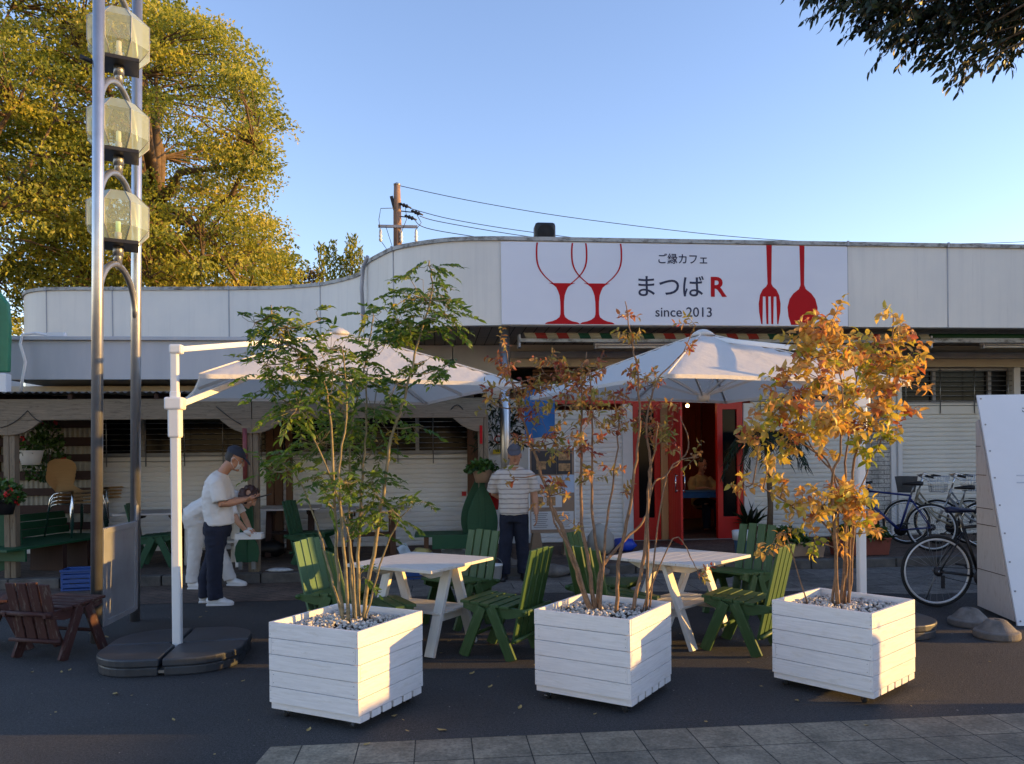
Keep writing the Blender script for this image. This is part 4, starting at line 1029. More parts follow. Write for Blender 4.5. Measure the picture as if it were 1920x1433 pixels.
# ------------------------------------------------------------------ small clutter
def crate(name, label, loc, rz, size, m, cat='crate'):
    x, y, z = size; t = thing(name, label, cat, loc, rz); b = MB()
    b.box((0, 0, .01), (x, y, .02))
    for s in (-1, 1):
        for k in range(4): b.box((0, s * (y / 2 - .006), .03 + z * (k + .5) / 4 * .94), (x, .012, z / 4 * .74)); b.box((s * (x / 2 - .006), 0, .03 + z * (k + .5) / 4 * .94), (.012, y - .03, z / 4 * .74))
        for q in (-1, 1): b.box((s * (x / 2 - .012), q * (y / 2 - .012), z / 2), (.028, .028, z))
    b.build('body', m, t, .003)
    b = MB(); b.box((0, -y / 2, z), (x + .02, .02, .025)); b.box((0, y / 2, z), (x + .02, .02, .025)); b.box((-x / 2, 0, z), (.02, y - .02, .025)); b.box((x / 2, 0, z), (.02, y - .02, .025)); b.build('rim', m, t, .004)
    return t
c = gz(780, 1087, 0); crate('basket', 'blue plastic basket on the slabs behind the first white table', (c.x, c.y + .15, .006), R(4), (.42, .34, .30), M_CARDB)
def lump(name, label, cat, loc, size, m, seed=1, rz=0.0):
    r_ = np.random.default_rng(seed); b = MB(); b.ball((0, 0, 0), 1, 16)
    ph = r_.uniform(0, 6, 9)
    b.v = [(x * (1 + .16 * math.sin(5 * y + ph[0]) + .1 * math.sin(9 * z + ph[1])), y * (1 + .16 * math.sin(4 * x + ph[2]) + .1 * math.sin(8 * z + ph[3])), max(-.8, z) * (1 + .2 * math.sin(4 * x + ph[4]) * math.cos(3 * y + ph[5])) ) for x, y, z in b.v]
    b.v = [(x * size[0] / 2, y * size[1] / 2, (z + .8) * size[2] / 1.8) for x, y, z in b.v]
    o = b.build(name, m, None, loc=loc, rz=rz); return tag(o, label, cat)
lump('folded_cloth', 'pale yellow cloth lying on top of the blue basket', 'cloth', (c.x + .08, c.y + .15, .3), (.22, .2, .09), mat('yellow_towel', (.45, .38, .14), .9), 3)
b = MB(); b.box((0, 0, .08), (.13, .05, .16), rot=Matrix.Rotation(R(-28), 3, 'Y')); o = b.build('drink_pack', mat('pale_blue_carton', (.45, .55, .65), .5, 0, .3, 14), None, .006, loc=(c.x - .15, c.y + .1, .28)); tag(o, 'white and pale blue pack tilted in the blue basket', 'pack')
lump('plastic_bag', 'crumpled clear plastic bag by the low green table', 'bag', (gz(848, 1040, .12).x, 10.75, .12), (.34, .28, .26), M_PLASTIC_CLEAR, 5)
lump('plastic_wrap', 'crumpled white plastic wrap on the terrace behind the pale chair', 'wrap', (gz(525, 1072, .12).x, gz(525, 1072, .12).y, .12), (.32, .16, .05), M_PLASTIC_CLEAR, 6)
lump('black_bag', 'black bin bag at the foot of the brown post', 'bag', (gz(508, 1040, .12).x, 11.9, .12), (.5, .35, .26), M_BLACK, 7)
lump('soil_sack', 'pale sack of soil leaning near the bronze shrub', 'sack', (gz(1128, 1040, .12).x, 11.3, .12), (.36, .3, .42), mat('pale_sack', (.42, .40, .36), .6, 0, .1), 8)
lump('blue_bag', 'blue crumpled plastic bag on the terrace by the shutter frame', 'bag', (gz(1165, 1030, .12).x, 11.6, .12), (.36, .3, .2), mat('blue_bag', (.01, .06, .5), .4), 9)
for k, (px, py, sx, sz, lab) in enumerate(((1040, 1083, .40, .16, 'grey flat stone lying against the kerb below the menu stand'), (1120, 1083, .34, .14, 'grey flat stone against the kerb left of the second table'), (955, 1075, .3, .2, 'grey stone leaning beside the standing man'))):
    p = gz(px, py, 0); o = lump('flat_stone', lab, 'stone', (p.x, p.y + .05, .004), (sx, .25, sz), M_CONC, 20 + k, R(10 * k)); o['group'] = 'grey stones along the kerb'
p = gz(928, 1092, 0); t = thing('white_bucket', 'small white bucket at the feet of the standing man', 'bucket', (p.x, p.y, .005))
b = MB(); b.lathe([(.001, .005), (.075, .0), (.095, .2), (.1, .2), (.1, .22), (.088, .22), (.07, .03), (.001, .03)], 20); b.build('body', M_WPLASTIC, t)
b = MB(); b.tube([(.098 * math.cos(a), .0, .2 + .1 * math.sin(a)) for a in [math.pi * i / 10 for i in range(11)]], .003, 5); b.build('handle', M_STEEL, t)
p = gy(920, 935, 10.75); t = thing('red_bucket', 'red bucket hung behind the leaf shaped board', 'bucket', p - Vector((0, 0, .15)))
b = MB(); b.lathe([(.001, .0), (.10, .0), (.14, .28), (.145, .28), (.145, .3), (.13, .29), (.095, .02)], 20); b.build('body', M_REDFL, t)
b = MB(); b.tube([(.14 * math.cos(a), .0, .28 + .14 * math.sin(a)) for a in [math.pi * i / 10 for i in range(11)]], .004, 5); b.build('handle', M_STEEL, t)
p = gz(1400, 1040, .12); t = thing('blue_bin', 'pale blue bin with a white liner behind the rearmost green chair', 'bin', (p.x, p.y + .1, .12))
b = MB(); b.lathe([(.001, .0), (.12, .0), (.15, .30), (.155, .30), (.155, .32), (.14, .31)], 20); b.build('body', mat('pale_blue_plastic', (.12, .25, .5), .5), t)
b = MB(); b.lathe([(.155, .2), (.162, .27), (.165, .33), (.15, .335), (.13, .28)], 18); b.build('liner', M_WPLASTIC, t)
p = gz(143, 1108, 0); crate('blue_box', 'blue plastic box by the kerb behind the weathered red chairs', (p.x, p.y + .1, .006), R(8), (.34, .28, .24), M_CARDB, 'box')
# green sign at the far left with its junction box
p = gy(2, 640, 10.4); t = thing('green_sign', 'green rounded board cut off by the left edge above the pergola', 'sign', (p.x - .36, 10.4, 2.42))
b = MB(); b.prism([(-.6, 0), (.48, 0), (.5, .6), (.48, .85), (.36, 1.02), (.15, 1.10), (-.6, 1.12)], (0, 0, .25), X1, Z1, .08); b.build('board', mat('green_enamel', (.03, .20, .10), .4, 0, .1), t, .02)
b = MB(); b.tube([(.33, -.1, .1), (.33, -.1, 1.15)], .02, 8); b.build('pipe', M_DKGREEN, t)
b = MB(); b.box((.36, -.05, .11), (.22, .14, .24)); b.build('junction_box', M_WPLASTIC, t, .01)
# menu stand
p = gy(1036, 1000, 11.35); mn = thing('menu_stand', 'tall menu stand with food photos behind the standing man', 'menu stand', (p.x, 11.35, .12))
b = MB()
b.box((0, 0, .93), (.66, .03, 1.22)); b.build('board', mat('menu_backing', (.30, .21, .15), .6, 0, .1), mn, .004)
b = MB()
for s in (-1, 1): b.box((s * .335, -.002, .93), (.02, .04, 1.26))
b.box((0, -.002, 1.55), (.65, .04, .02)); b.build('frame', M_WPLASTIC, mn, .003)
for s in (-1, 1):
    b = MB(); b.prism([(-.1, 0), (.1, 0), (.05, .33), (-.05, .33)], (s * .24, .1, .0), X1, Z1, .2); b.build('leg', mat('menu_leg', (.28, .19, .12), .7), mn)
def poster(x, z, w_, h_, m, name='poster'):
    b = MB(); b.box((x, -.02, z), (w_, .006, h_)); return b.build(name, m, mn)
M_PAPER = mat('poster_paper', (.62, .62, .64), .5, 0, .04)
M_SLATE = mat('poster_dark', (.03, .03, .04), .5, 0, .3)
M_FOOD = mat('poster_food', (.35, .2, .09), .5, 0, .7, 22)
M_INK = mat('grey_print', (.22, .22, .24), .6, 0, .3, 60)
q = poster(-.12, 1.34, .36, .34, M_SLATE); q = poster(.18, 1.34, .22, .34, M_SLATE)
for x, z, w_, h_ in ((.18, 1.42, .17, .10), (.18, 1.27, .17, .11), (-.16, 1.30, .14, .12)):
    b = MB(); b.box((x, -.025, z), (w_, .004, h_)); b.build('food_photo', M_FOOD, mn)
q = poster(-.08, .92, .44, .46, M_PAPER)
for x, z in ((-.2, .95), (-.02, .95), (-.2, .78), (-.02, .78)):
    b = MB(); b.box((x, -.025, z), (.13, .004, .13)); b.build('food_photo', M_FOOD, mn)
q = poster(.235, 1.03, .17, .26, mat('blue_paper', (.42, .52, .68), .5)); q = poster(0, .50, .62, .26, M_PAPER)
b = MB()
for i in range(8): b.box((-.18, -.0245, .60 - .028 * i), (.22 - .03 * (i % 3), .003, .009)); b.box((.14, -.0245, .60 - .028 * i), (.2 + .03 * (i % 2), .003, .009))
b.build('small_print', M_INK, mn)
# blue shop banner
p = gy(1012, 785, 11.3); bnr = thing('blue_banner', 'blue cloth banner with white ties hanging behind the bronze shrub', 'banner', (p.x, 11.3, p.z - .55))
b = MB(); vs = []
for i in range(21):
    for j in range(9): x = -.22 + .44 * i / 20; z = .25 + .70 * j / 8; vs.append((x, .010 * math.sin(i * .45 + j * .2), z + .06 * (i / 20)))
b.add(vs, [(i * 9 + j, (i + 1) * 9 + j, (i + 1) * 9 + j + 1, i * 9 + j + 1) for i in range(20) for j in range(8)], None, True); b.build('cloth', M_BLUECLOTH, bnr)
b = MB(); b.tube([(-.34, 0, .97), (.34, 0, 1.05)], .012, 8); b.build('rod', M_WPLASTIC, bnr)
for x in (-.2, .0, .2):
    b = MB(); b.bar((x, -.03, .90 + x * .12), (x, -.03, 1.02 + x * .12), .03, .006, up=(0, 1, 0)); b.build('tie', M_WPLASTIC, bnr)

# ================================================================== big leaning sign board at the right
P0, P1 = Vector((5.30, 7.31, 0)), Vector((5.19, 6.67, 0)); ex = Vector((.985, -.17, 0)); ey = (P0 - P1).normalized(); W_ = 1.75
sg = thing('leaning_signboard', 'big white leaning notice board with peeling timber side, at the right edge', 'sign', (5.25, 7.0, 0)); o = Vector((5.25, 7.0, 0))
zb0, zb1, zt = .10, -.0, 2.10
side = [P1 + Z1 * .03, P0 + Z1 * .05, P0 + Z1 * 1.86, P0 - ey * .05 + Z1 * 1.88]
b = MB(); A_ = [p - o for p in side]; B_ = [p + ex * .03 for p in A_]
b.add(A_ + B_, [(3, 2, 1, 0), (4, 5, 6, 7), (0, 1, 5, 4), (1, 2, 6, 5), (2, 3, 7, 6), (3, 0, 4, 7)], [[(p.z * 1.0, p.y) for p in (A_[3], A_[2], A_[1], A_[0])]] + [[(0, 0)] * 4] * 5)
b.build('timber_side', M_OLDWHITE, sg)
b = MB()
for z in (.42, .86, 1.02, 1.34, 1.62): b.bar(P0 - o + Z1 * z - ex * .002, (P0.lerp(P1, 1 - (z - .03) / 1.85 if z < 1.8 else 0)) - o + Z1 * z - ex * .002, .006, .003, up=ex)
b.build('board_seam', M_OLDRED, sg)
b = MB(); t0 = P1 - ey * .04; t1 = P0 - ey * .02 + Z1 * 2.12
nrm = ex.cross((t1 - t0)).normalized()
for k in range(1): b.frame((t0 + t1) / 2 - o + ex * (W_ / 2) + Z1 * .0, (t1 - t0).normalized(), ex, nrm, (t1 - t0).length, W_, .02)
fp = b.build('face_panel', mat('white_sign_panel', (.78, .79, .82), .3, 0, .04, 1.2), sg)
up_ = (t1 - t0).normalized(); fn = -nrm if nrm.y > 0 else nrm
b = MB()
for k in range(9):
    for X in (.03, W_ - .03): c = t0 - o + up_ * (.04 + (t1 - t0).length * k / 8.3) + ex * X + fn * .012; b.tube([c, c + fn * .004], .008, 8)
b.build('screw_head', M_STEEL, sg)
def ptext(body, u, v, h, m, bold):
    c = bpy.data.curves.new('writing', 'FONT'); c.body = body; c.offset = bold; c.extrude = .001; c.size = h; c.resolution_u = 3
    ob = bpy.data.objects.new('tmp', c); COL.objects.link(ob); me = bpy.data.meshes.new_from_object(ob.evaluated_get(bpy.context.evaluated_depsgraph_get())); COL.objects.unlink(ob); bpy.data.objects.remove(ob)
    M = Matrix((ex, up_, fn)).transposed().to_4x4(); M.translation = t0 - o + ex * u + up_ * v + fn * .013
    me.transform(M); me.materials.clear(); me.materials.append(m); q = bpy.data.objects.new('writing', me); COL.objects.link(q); q.parent = sg
ptext('ご縁カフェ', .385, 2.04, .06, M_NAVYVINYL, .0); ptext('まつばR', .40, 1.94, .08, M_NAVYVINYL, .0)
M_FADE = mat('faded_print', (.52, .55, .63), .5, 0, .1)
b = MB()
for i, (u, v, l) in enumerate(((.28, 1.40, .10), (.42, 1.37, .06), (.30, 1.33, .16), (.36, 1.29, .12), (.5, 1.3, .2))): b.frame(t0 - o + ex * u + up_ * v + fn * .0125, ex, up_, fn, l, .012, .002)
b.build('faded_print', M_FADE, sg)
b = MB()
for s in (.12, W_ - .2): b.bar(P0 - o + ex * s + Z1 * .0, P0 - o + ex * s + Z1 * 2.0, .06, .06); b.bar(P0 - o + ex * s + Z1 * .06, P1 - o + ex * s + Z1 * .06, .05, .05)
b.build('timber_frame', M_OLDRED, sg)
for px, py, lab in ((1835, 1178, 'round concrete weight by the sign board, the left of two'), (1888, 1202, 'round concrete weight by the sign board, the nearer right one')):
    p = gz(px, py, 0); b = MB(); b.lathe([(.001, 0), (.172, 0), (.178, .012), (.176, .052), (.168, .060), (.150, .066), (.078, .142), (.060, .152), (.024, .153), (.022, .12), (.001, .12)], 40, smooth=False); ob = b.build('concrete_weight', M_CONC, None, loc=(p.x, p.y + .12, .003)); tag(ob, lab, 'weight', 'concrete weights holding the sign board')

# ================================================================== shrubs in the planters
def shrub(label, base, stems, blobs, lm, bark, style, name):
    B0 = Vector((base[0], base[1], .53)); t = thing(name, label, 'shrub', B0)
    rs = np.random.default_rng(len(label)); mb = MB(); pts = []
    for px, r0, r1 in stems:
        n = len(px); dy = rs.uniform(-.16, .16); dy2 = rs.uniform(-.30, .30); P = []
        for i, (x, y) in enumerate(px):
            q = i / (n - 1); Y = base[1] + dy * min(1, 2.5 * q) + dy2 * q
            p = gy(x, y, Y)
            if i == 0: p = Vector((gy(x, y, base[1]).x, base[1] + dy * .4, .53))
            P.append(p)
        # smooth it
        Q = []
        for i in range(n - 1):
            p0, p1, p2, p3 = [P[max(0, min(n - 1, j))] for j in (i - 1, i, i + 1, i + 2)]
            for k in range(5):
                s = k / 5; Q.append(.5 * ((2 * p1) + (p2 - p0) * s + (2 * p0 - 5 * p1 + 4 * p2 - p3) * s * s + (3 * p1 - p0 - 3 * p2 + p3) * s ** 3) + Vector(rs.normal(0, .0035, 3)))
        Q.append(P[-1]); m_ = len(Q); R_ = [(r0 + (r1 - r0) * i / (m_ - 1)) * (1.3 if style == 'ash' else 1.1) for i in range(m_)]
        mb.tube([q - B0 for q in Q], R_, 7); pts += [(q, R_[i]) for i, q in enumerate(Q)]
    SP = np.array([q for q, _ in pts]); LP_, LD, LL, LW, LT = [], [], [], [], []
    for (x, y, r, *ex) in blobs:
        rad = r / 292.0; cand = gy(x, y, base[1]); dens = ex[0] if ex else 1.0; hue = ex[1] if len(ex) > 1 else None
        d2 = np.linalg.norm((SP - np.array(cand)) * [1, .3, 1], axis=1) + np.where(SP[:, 2] > cand.z, 1.6 * (SP[:, 2] - cand.z), 0)
        at = Vector(SP[d2.argmin()]); C = gy(x, y, at.y + rs.normal(0, .25 * rad + .04)); 
        if (C - at).length > .05:
            mid = at.lerp(C, .5) + Vector((0, 0, -.06 * (C - at).length)); mb.tube([at - B0, mid - B0, C - B0], [.0055, .0045, .003], 5)
        if style == 'ash':
            nr = max(2, int(dens * 14 * (r / 40) ** 1.6))
            for k in range(nr):
                o = C + Vector(rs.normal(0, .36 * rad, 3)); d = Vector(rs.normal(0, 1, 3)); d += (o - C).normalized() * .8; d.z = d.z * .45 + .12; d.normalize()
                L = rs.uniform(.12, .20); R2 = [o]
                for s in range(1, 7): dd = d.copy(); dd.z -= .14 * s; dd.normalize(); R2.append(R2[-1] + dd * (L / 6))
                mb.tube([q - B0 for q in R2], .0016, 4, caps=False); mb.tube([C - B0, C.lerp(o, .5) - B0 - Z1 * .01, o - B0], .002, 4, caps=False)
                side = d.cross(Z1).normalized(); hh = rs.uniform(0, .62) if rs.uniform() > .06 else rs.uniform(.7, 1)
                for s in range(1, 7):
                    for sg_ in (-1, 1) if s < 6 else (0,):
                        ld = side * sg_ + d * (.75 if sg_ else 1.0) + Vector((0, 0, -.35)) + Vector(rs.normal(0, .14, 3))
                        LP_.append(R2[s]); LD.append(ld); LL.append(rs.uniform(.042, .066)); LW.append(rs.uniform(.017, .025)); LT.append(min(1, max(0, hh + rs.normal(0, .07))))
        else:
            nt_ = max(2, int(dens * (11.2 if style == 'dense' else 9.5) * (r / 40) ** 1.7))
            for k in range(nt_):
                o = C + Vector(rs.normal(0, .30 * rad, 3)); d = Vector(rs.normal(0, 1, 3)) + (o - C).normalized() * .7; d.z = d.z * .6 + .35; d.normalize(); L = rs.uniform(.07, .15)
                mb.tube([C - B0, C.lerp(o, .6) - B0, o - B0, o + d * L - B0], [.0024, .002, .0018, .001], 4, caps=False); side = d.orthogonal().normalized()
                hh = hue if hue is not None else (rs.beta(2.3, 1.7) if style == 'thin' else rs.beta(1.6, 1.8)); nl = rs.integers(6, 11)
                for s in range(nl):
                    a = s * 2.4 + rs.uniform(0, 1); q = side * math.cos(a) + d.cross(side) * math.sin(a)
                    LP_.append(o + d * (L * (s + .3) / nl)); LD.append(q + d * .55 + Vector((0, 0, -.25)) + Vector(rs.normal(0, .25, 3)))
                    big = style == 'dense'
                    LL.append(rs.uniform(.045, .075) if big else rs.uniform(.034, .058)); LW.append(rs.uniform(.028, .044) if big else rs.uniform(.015, .027)); LT.append(min(1, max(0, hh + rs.normal(0, .13))))
    mb.build('stems', bark, t)
    leaves('foliage', np.array(LP_), np.array(LD), np.array(LL), np.array(LW), np.array(LT), lm, t, True, .22, .22, B0)
    return t
S1 = [([(645, 1165), (632, 1050), (627, 930), (620, 800), (600, 700), (522, 630), (508, 572)], .009, .003), ([(655, 1165), (648, 1080), (640, 960), (636, 880), (650, 760), (640, 650)], .010, .003), ([(662, 1165), (655, 1000), (655, 900), (660, 800), (690, 660), (700, 590)], .008, .003),
      ([(672, 1165), (672, 1040), (676, 940), (685, 830), (687, 740), (690, 690)], .010, .003), ([(678, 1165), (700, 1040), (718, 930), (735, 820), (758, 745), (785, 640), (810, 545), (805, 490)], .011, .003), ([(642, 1165), (620, 1080), (600, 1000), (560, 900), (530, 870)], .007, .003),
      ([(684, 1165), (712, 1060), (745, 980), (772, 950)], .006, .002), ([(668, 1165), (662, 1060), (640, 950), (600, 850), (560, 770)], .007, .003)]
K1 = [(803, 497, 26), (795, 560, 52, 1.1), (832, 590, 38), (745, 600, 46), (700, 592, 34, .7), (790, 620, 52, 1.1), (725, 640, 44), (845, 560, 24, .6), (508, 585, 20), (478, 605, 36, .8), (538, 612, 36, .8), (520, 650, 42), (498, 685, 36, .8), (600, 600, 20, .7), (620, 655, 38, .8), (560, 692, 48), (625, 700, 46), (680, 690, 42, .9), (830, 690, 34, .8), (790, 680, 32, .8),
      (560, 760, 56), (640, 765, 62), (700, 770, 54), (600, 830, 50), (650, 822, 56), (700, 842, 48), (540, 850, 40, .8), (742, 720, 34, .7), (775, 800, 24, .6), (515, 885, 36, .7), (600, 890, 34, .7), (650, 905, 40, .9), (700, 905, 46), (680, 955, 44), (735, 955, 34, .8), (775, 945, 26, .7), (610, 935, 22, .6), (700, 990, 24, .7), (675, 1085, 12, .6), (500, 720, 30, .7), (585, 740, 40, .9), (660, 720, 46, .9)]
shrub('tall feathery green shrub in the left planter, in front of the left parasol', (-.60, 5.12), S1, K1, L_ASH, M_BARKG, 'ash', 'feathery_shrub')
S2 = [([(1112, 1140), (1085, 1085), (1060, 1010), (1035, 950), (1015, 890), (985, 800), (960, 720), (950, 660)], .019, .003), ([(1116, 1140), (1105, 1060), (1090, 980), (1090, 850), (1090, 750), (1092, 680)], .015, .003), ([(1122, 1142), (1125, 1075), (1150, 1035), (1200, 985), (1215, 960)], .014, .006),
      ([(1128, 1140), (1125, 1060), (1113, 990), (1110, 880), (1110, 760), (1100, 660)], .013, .003), ([(1155, 1140), (1160, 1060), (1180, 960), (1190, 880), (1200, 800), (1195, 700), (1185, 640), (1172, 565)], .013, .003), ([(1183, 1150), (1205, 1060), (1215, 960), (1222, 880), (1212, 800), (1230, 720), (1280, 660), (1303, 608)], .013, .002),
      ([(1212, 1140), (1214, 1040), (1216, 900), (1228, 850), (1232, 790)], .010, .003), ([(1216, 1000), (1218, 930), (1250, 890), (1290, 840), (1276, 780)], .008, .003), ([(1216, 960), (1250, 892), (1310, 858)], .006, .003), ([(1200, 990), (1262, 1010), (1300, 1055), (1312, 1088)], .005, .002), ([(1110, 1130), (1075, 1045), (1040, 980), (1030, 930)], .010, .004), ([(1124, 1120), (1135, 1000), (1150, 900), (1160, 800), (1150, 740)], .009, .003)]
K2 = [(950, 690, 40), (945, 650, 18), (962, 742, 46), (1000, 722, 32), (1010, 770, 44), (1040, 692, 28), (1070, 702, 36), (1060, 760, 52), (1090, 722, 44), (1112, 780, 54), (1040, 830, 46), (1000, 830, 36), (1090, 840, 42), (1182, 642, 30), (1176, 580, 18), (1195, 700, 38), (1160, 745, 36), (1222, 722, 36), (1215, 800, 52), (1150, 800, 38), (1240, 830, 38), (1302, 612, 11), (1282, 660, 15), (1270, 775, 24, .7), (1310, 852, 24, .8), (1275, 840, 18),
      (1060, 920, 36, .8), (1020, 930, 26, .8), (1100, 900, 36, .8), (1170, 920, 20), (1150, 880, 22), (1085, 980, 16), (930, 762, 24), (1310, 1080, 14), (958, 895, 16), (1120, 690, 26), (1020, 700, 20)]
shrub('sparse bronze shrub with many bare stems in the middle planter', (1.12, 5.16), S2, K2, L_MIXED, M_BARKP, 'thin', 'bronze_shrub')
S3 = [([(1568, 1120), (1565, 1000), (1560, 900), (1575, 850), (1580, 740), (1560, 650)], .012, .003), ([(1578, 1120), (1585, 980), (1570, 900), (1530, 850), (1490, 780)], .011, .003), ([(1597, 1120), (1600, 1000), (1603, 860), (1640, 780), (1670, 700), (1675, 605)], .011, .003), ([(1588, 1120), (1588, 1000), (1585, 870), (1600, 760), (1610, 690)], .011, .003), ([(1572, 1100), (1560, 1000), (1500, 960), (1440, 920), (1400, 905)], .007, .003), ([(1566, 1120), (1572, 1000), (1560, 880), (1500, 830), (1440, 800)], .009, .003), ([(1592, 1110), (1596, 990), (1620, 900), (1640, 850)], .008, .003), ([(1520, 975), (1470, 1000), (1440, 1040)], .005, .002)]
K3 = [(1675, 592, 18), (1682, 645, 38), (1640, 648, 32), (1700, 675, 34), (1692, 722, 38), (1560, 602, 28), (1530, 625, 38), (1572, 645, 46), (1510, 672, 38), (1600, 682, 46), (1650, 692, 42), (1540, 712, 56), (1600, 742, 56), (1482, 732, 38), (1450, 775, 44), (1502, 782, 56), (1560, 792, 56), (1620, 792, 46), (1425, 820, 40), (1480, 832, 40, .9), (1540, 835, 36, .7), (1652, 825, 28, 1, .06), (1630, 850, 22, 1, .08), (1672, 772, 28), (1722, 700, 16), (1708, 762, 14), (1400, 912, 24), (1440, 872, 24, .8), (1470, 905, 26, .8), (1500, 942, 30), (1542, 952, 42), (1592, 962, 40), (1570, 1000, 20), (1642, 992, 22), (1530, 1010, 20), (1440, 1040, 18), (1480, 1000, 20), (1605, 932, 40), (1690, 800, 13), (1650, 740, 40), (1580, 930, 36)]
shrub('dense orange autumn shrub in the right planter, fully sunlit', (2.78, 5.14), S3, K3, L_ORANGE, M_BARKP, 'dense', 'orange_shrub')

# ================================================================== pot plants
def tuft(name, label, loc, size, n, lm, L=(.05, .09), pot=None, group=None, spiky=False, flowers=0, seed=1, droop=.3):
    r_ = np.random.default_rng(seed); t = thing(name, label, 'plant', loc, 0, group)
    P = r_.normal(0, 1, (n, 3)); P /= np.linalg.norm(P, axis=1, keepdims=True); P *= r_.uniform(.3, 1, (n, 1)) ** .5; P[:, 2] = np.abs(P[:, 2])
    D = P + r_.normal(0, .5, (n, 3)); Q = P * np.array(size) / [2, 2, 1]
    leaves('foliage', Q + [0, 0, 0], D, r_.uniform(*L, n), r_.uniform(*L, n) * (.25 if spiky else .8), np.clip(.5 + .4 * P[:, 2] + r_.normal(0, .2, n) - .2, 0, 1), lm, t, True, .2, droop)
    b = MB()
    for i in range(14):
        q = Q[r_.integers(n)]; b.tube([(q[0] * .2, q[1] * .2, -.04), (q[0] * .6, q[1] * .6, q[2] * .6), tuple(q)], .004, 5)
    b.build('stems', M_DKGREEN, t)
    for i in range(flowers):
        q = Q[r_.integers(n)] * 1.12; b = MB()
        for k in range(7): e = r_.normal(0, .016, 3); b.ball(tuple(q + e), .016, 6)
        b.build('flower', M_REDFL, t)
    return t
def trough(label, loc, L, W, H, m, group='plant troughs on the terrace'):
    t = thing('plant_trough', label, 'planter', loc, R(2), group); b = MB()
    P = [(-L / 2 * k, -W / 2 * k, z) for k, z in ((.92, 0), (1, H))]
    def ring(k, z): return [(sx * L / 2 * k, sy * (W / 2 - (1 - k) * L / 2), z) for sx, sy in ((-1, -1), (1, -1), (1, 1), (-1, 1))]
    R_ = [ring(.94, .0), ring(1, H - .03), ring(1.02, H - .03), ring(1.02, H), ring(.97, H), ring(.95, H - .05)]
    vs = [p for r_ in R_ for p in r_]; fs = [(i * 4 + j, i * 4 + (j + 1) % 4, (i + 1) * 4 + (j + 1) % 4, (i + 1) * 4 + j) for i in range(5) for j in range(4)] + [(3, 2, 1, 0)]
    b.add(vs, fs); b.build('body', m, t, .006)
    b = MB(); b.box((0, 0, H - .045), (L * .95, W * .88, .02)); b.build('soil', M_SOIL, t); return t
a, c = gz(1447, 1046, .12), gz(1524, 1046, .12); trough('long beige plant trough on the kerb behind the rearmost green chair', ((a.x + c.x) / 2, a.y + .12, .124), (c - a).length, .24, .2, M_BEIGEPOT)
tuft('leafy_plant', 'bushy green plants filling the beige trough', ((a.x + c.x) / 2, a.y + .12, .29), (.62, .3, .22), 380, L_POT, seed=2)
a, c = gz(1572, 1044, .12), gz(1682, 1044, .12); trough('long brown plant trough on the kerb beside the bicycles', ((a.x + c.x) / 2, a.y + .14, .124), (c - a).length, .28, .24, M_TERRA)
tuft('leafy_plant', 'bushy green plants filling the brown trough beside the bicycles', ((a.x + c.x) / 2, a.y + .14, .33), (.85, .34, .26), 520, L_POT, seed=3)
p = gz(1540, 1047, .12); t = thing('small_pot', 'small square beige pot between the two troughs', 'pot', (p.x, p.y + .1, .124))
b = MB(); b.rings([(0, 0, 0, .075, .075), (0, 0, .13, .1, .1), (0, 0, .15, .105, .105), (0, 0, .15, .09, .09), (0, 0, .12, .085, .085)], 4, 0, False, Matrix.Rotation(R(45), 4, 'Z')); b.build('body', M_BEIGEPOT, t)
b = MB(); b.box((0, 0, .13), (.11, .11, .01)); b.build('soil', M_SOIL, t)
# palm and dark spiky plant at the door
def potlathe(t, r, h, m):
    b = MB(); b.lathe([(.001, 0), (r * .75, 0), (r, h), (r * 1.05, h), (r * 1.05, h + .02), (r * .9, h + .02), (r * .88, h - .03), (.001, h - .03)], 22); b.build('pot', m, t)
p = gy(1443, 1010, 11.9); pl = thing('palm', 'potted palm with arching fronds right of the red doorway', 'palm', (p.x, 11.9, .12)); potlathe(pl, .17, .24, M_TERRA)
b = MB(); b.tube([(0, 0, .2), (.02, 0, .6), (.0, 0, 1.1), (-.03, 0, 1.62)], [.05, .042, .042, .05], 10); b.build('trunk', M_BARK, pl)
LPp, LDp = [], []; b = MB(); r_ = np.random.default_rng(4); crown = Vector((-.03, 0, 1.62))
for i in range(16):
    a = 2 * math.pi * i / 16 + r_.uniform(-.2, .2); d = Vector((math.cos(a), math.sin(a), 0)); L = r_.uniform(.65, .9); el = r_.uniform(.3, 1.1); P = []
    for s in range(15): q = s / 14; P.append(crown + d * (L * q * (1 - .15 * q)) + Z1 * (L * (math.sin(el) * q * 1.2 - 1.15 * q * q)))
    b.tube(P, .005, 5)
    for s in range(2, 15):
        tan = (P[s] - P[s - 1]).normalized(); sd = tan.cross(Z1).normalized()
        for k in (-1, 1):
            for e in (0, .5): LPp.append(P[s - 1].lerp(P[s], e)); LDp.append(sd * k + tan * .9 - Z1 * .35)
b.build('frond_ribs', M_DKGREEN, pl)
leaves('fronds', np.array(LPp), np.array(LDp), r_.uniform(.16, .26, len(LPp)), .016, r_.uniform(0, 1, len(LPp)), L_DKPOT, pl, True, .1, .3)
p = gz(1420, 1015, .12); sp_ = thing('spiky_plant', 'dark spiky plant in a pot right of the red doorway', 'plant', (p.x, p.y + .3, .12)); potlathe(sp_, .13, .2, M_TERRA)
D = np.array([(math.cos(a) * k, math.sin(a) * k, 1.0) for a, k in zip(np.arange(26) * 2.4, np.linspace(.25, 1.9, 26))]); leaves('foliage', np.tile([0, 0, .2], (26, 1)), D, np.linspace(.52, .36, 26), .06, np.linspace(0, 1, 26), L_DKPOT, sp_, True, .2, .25)
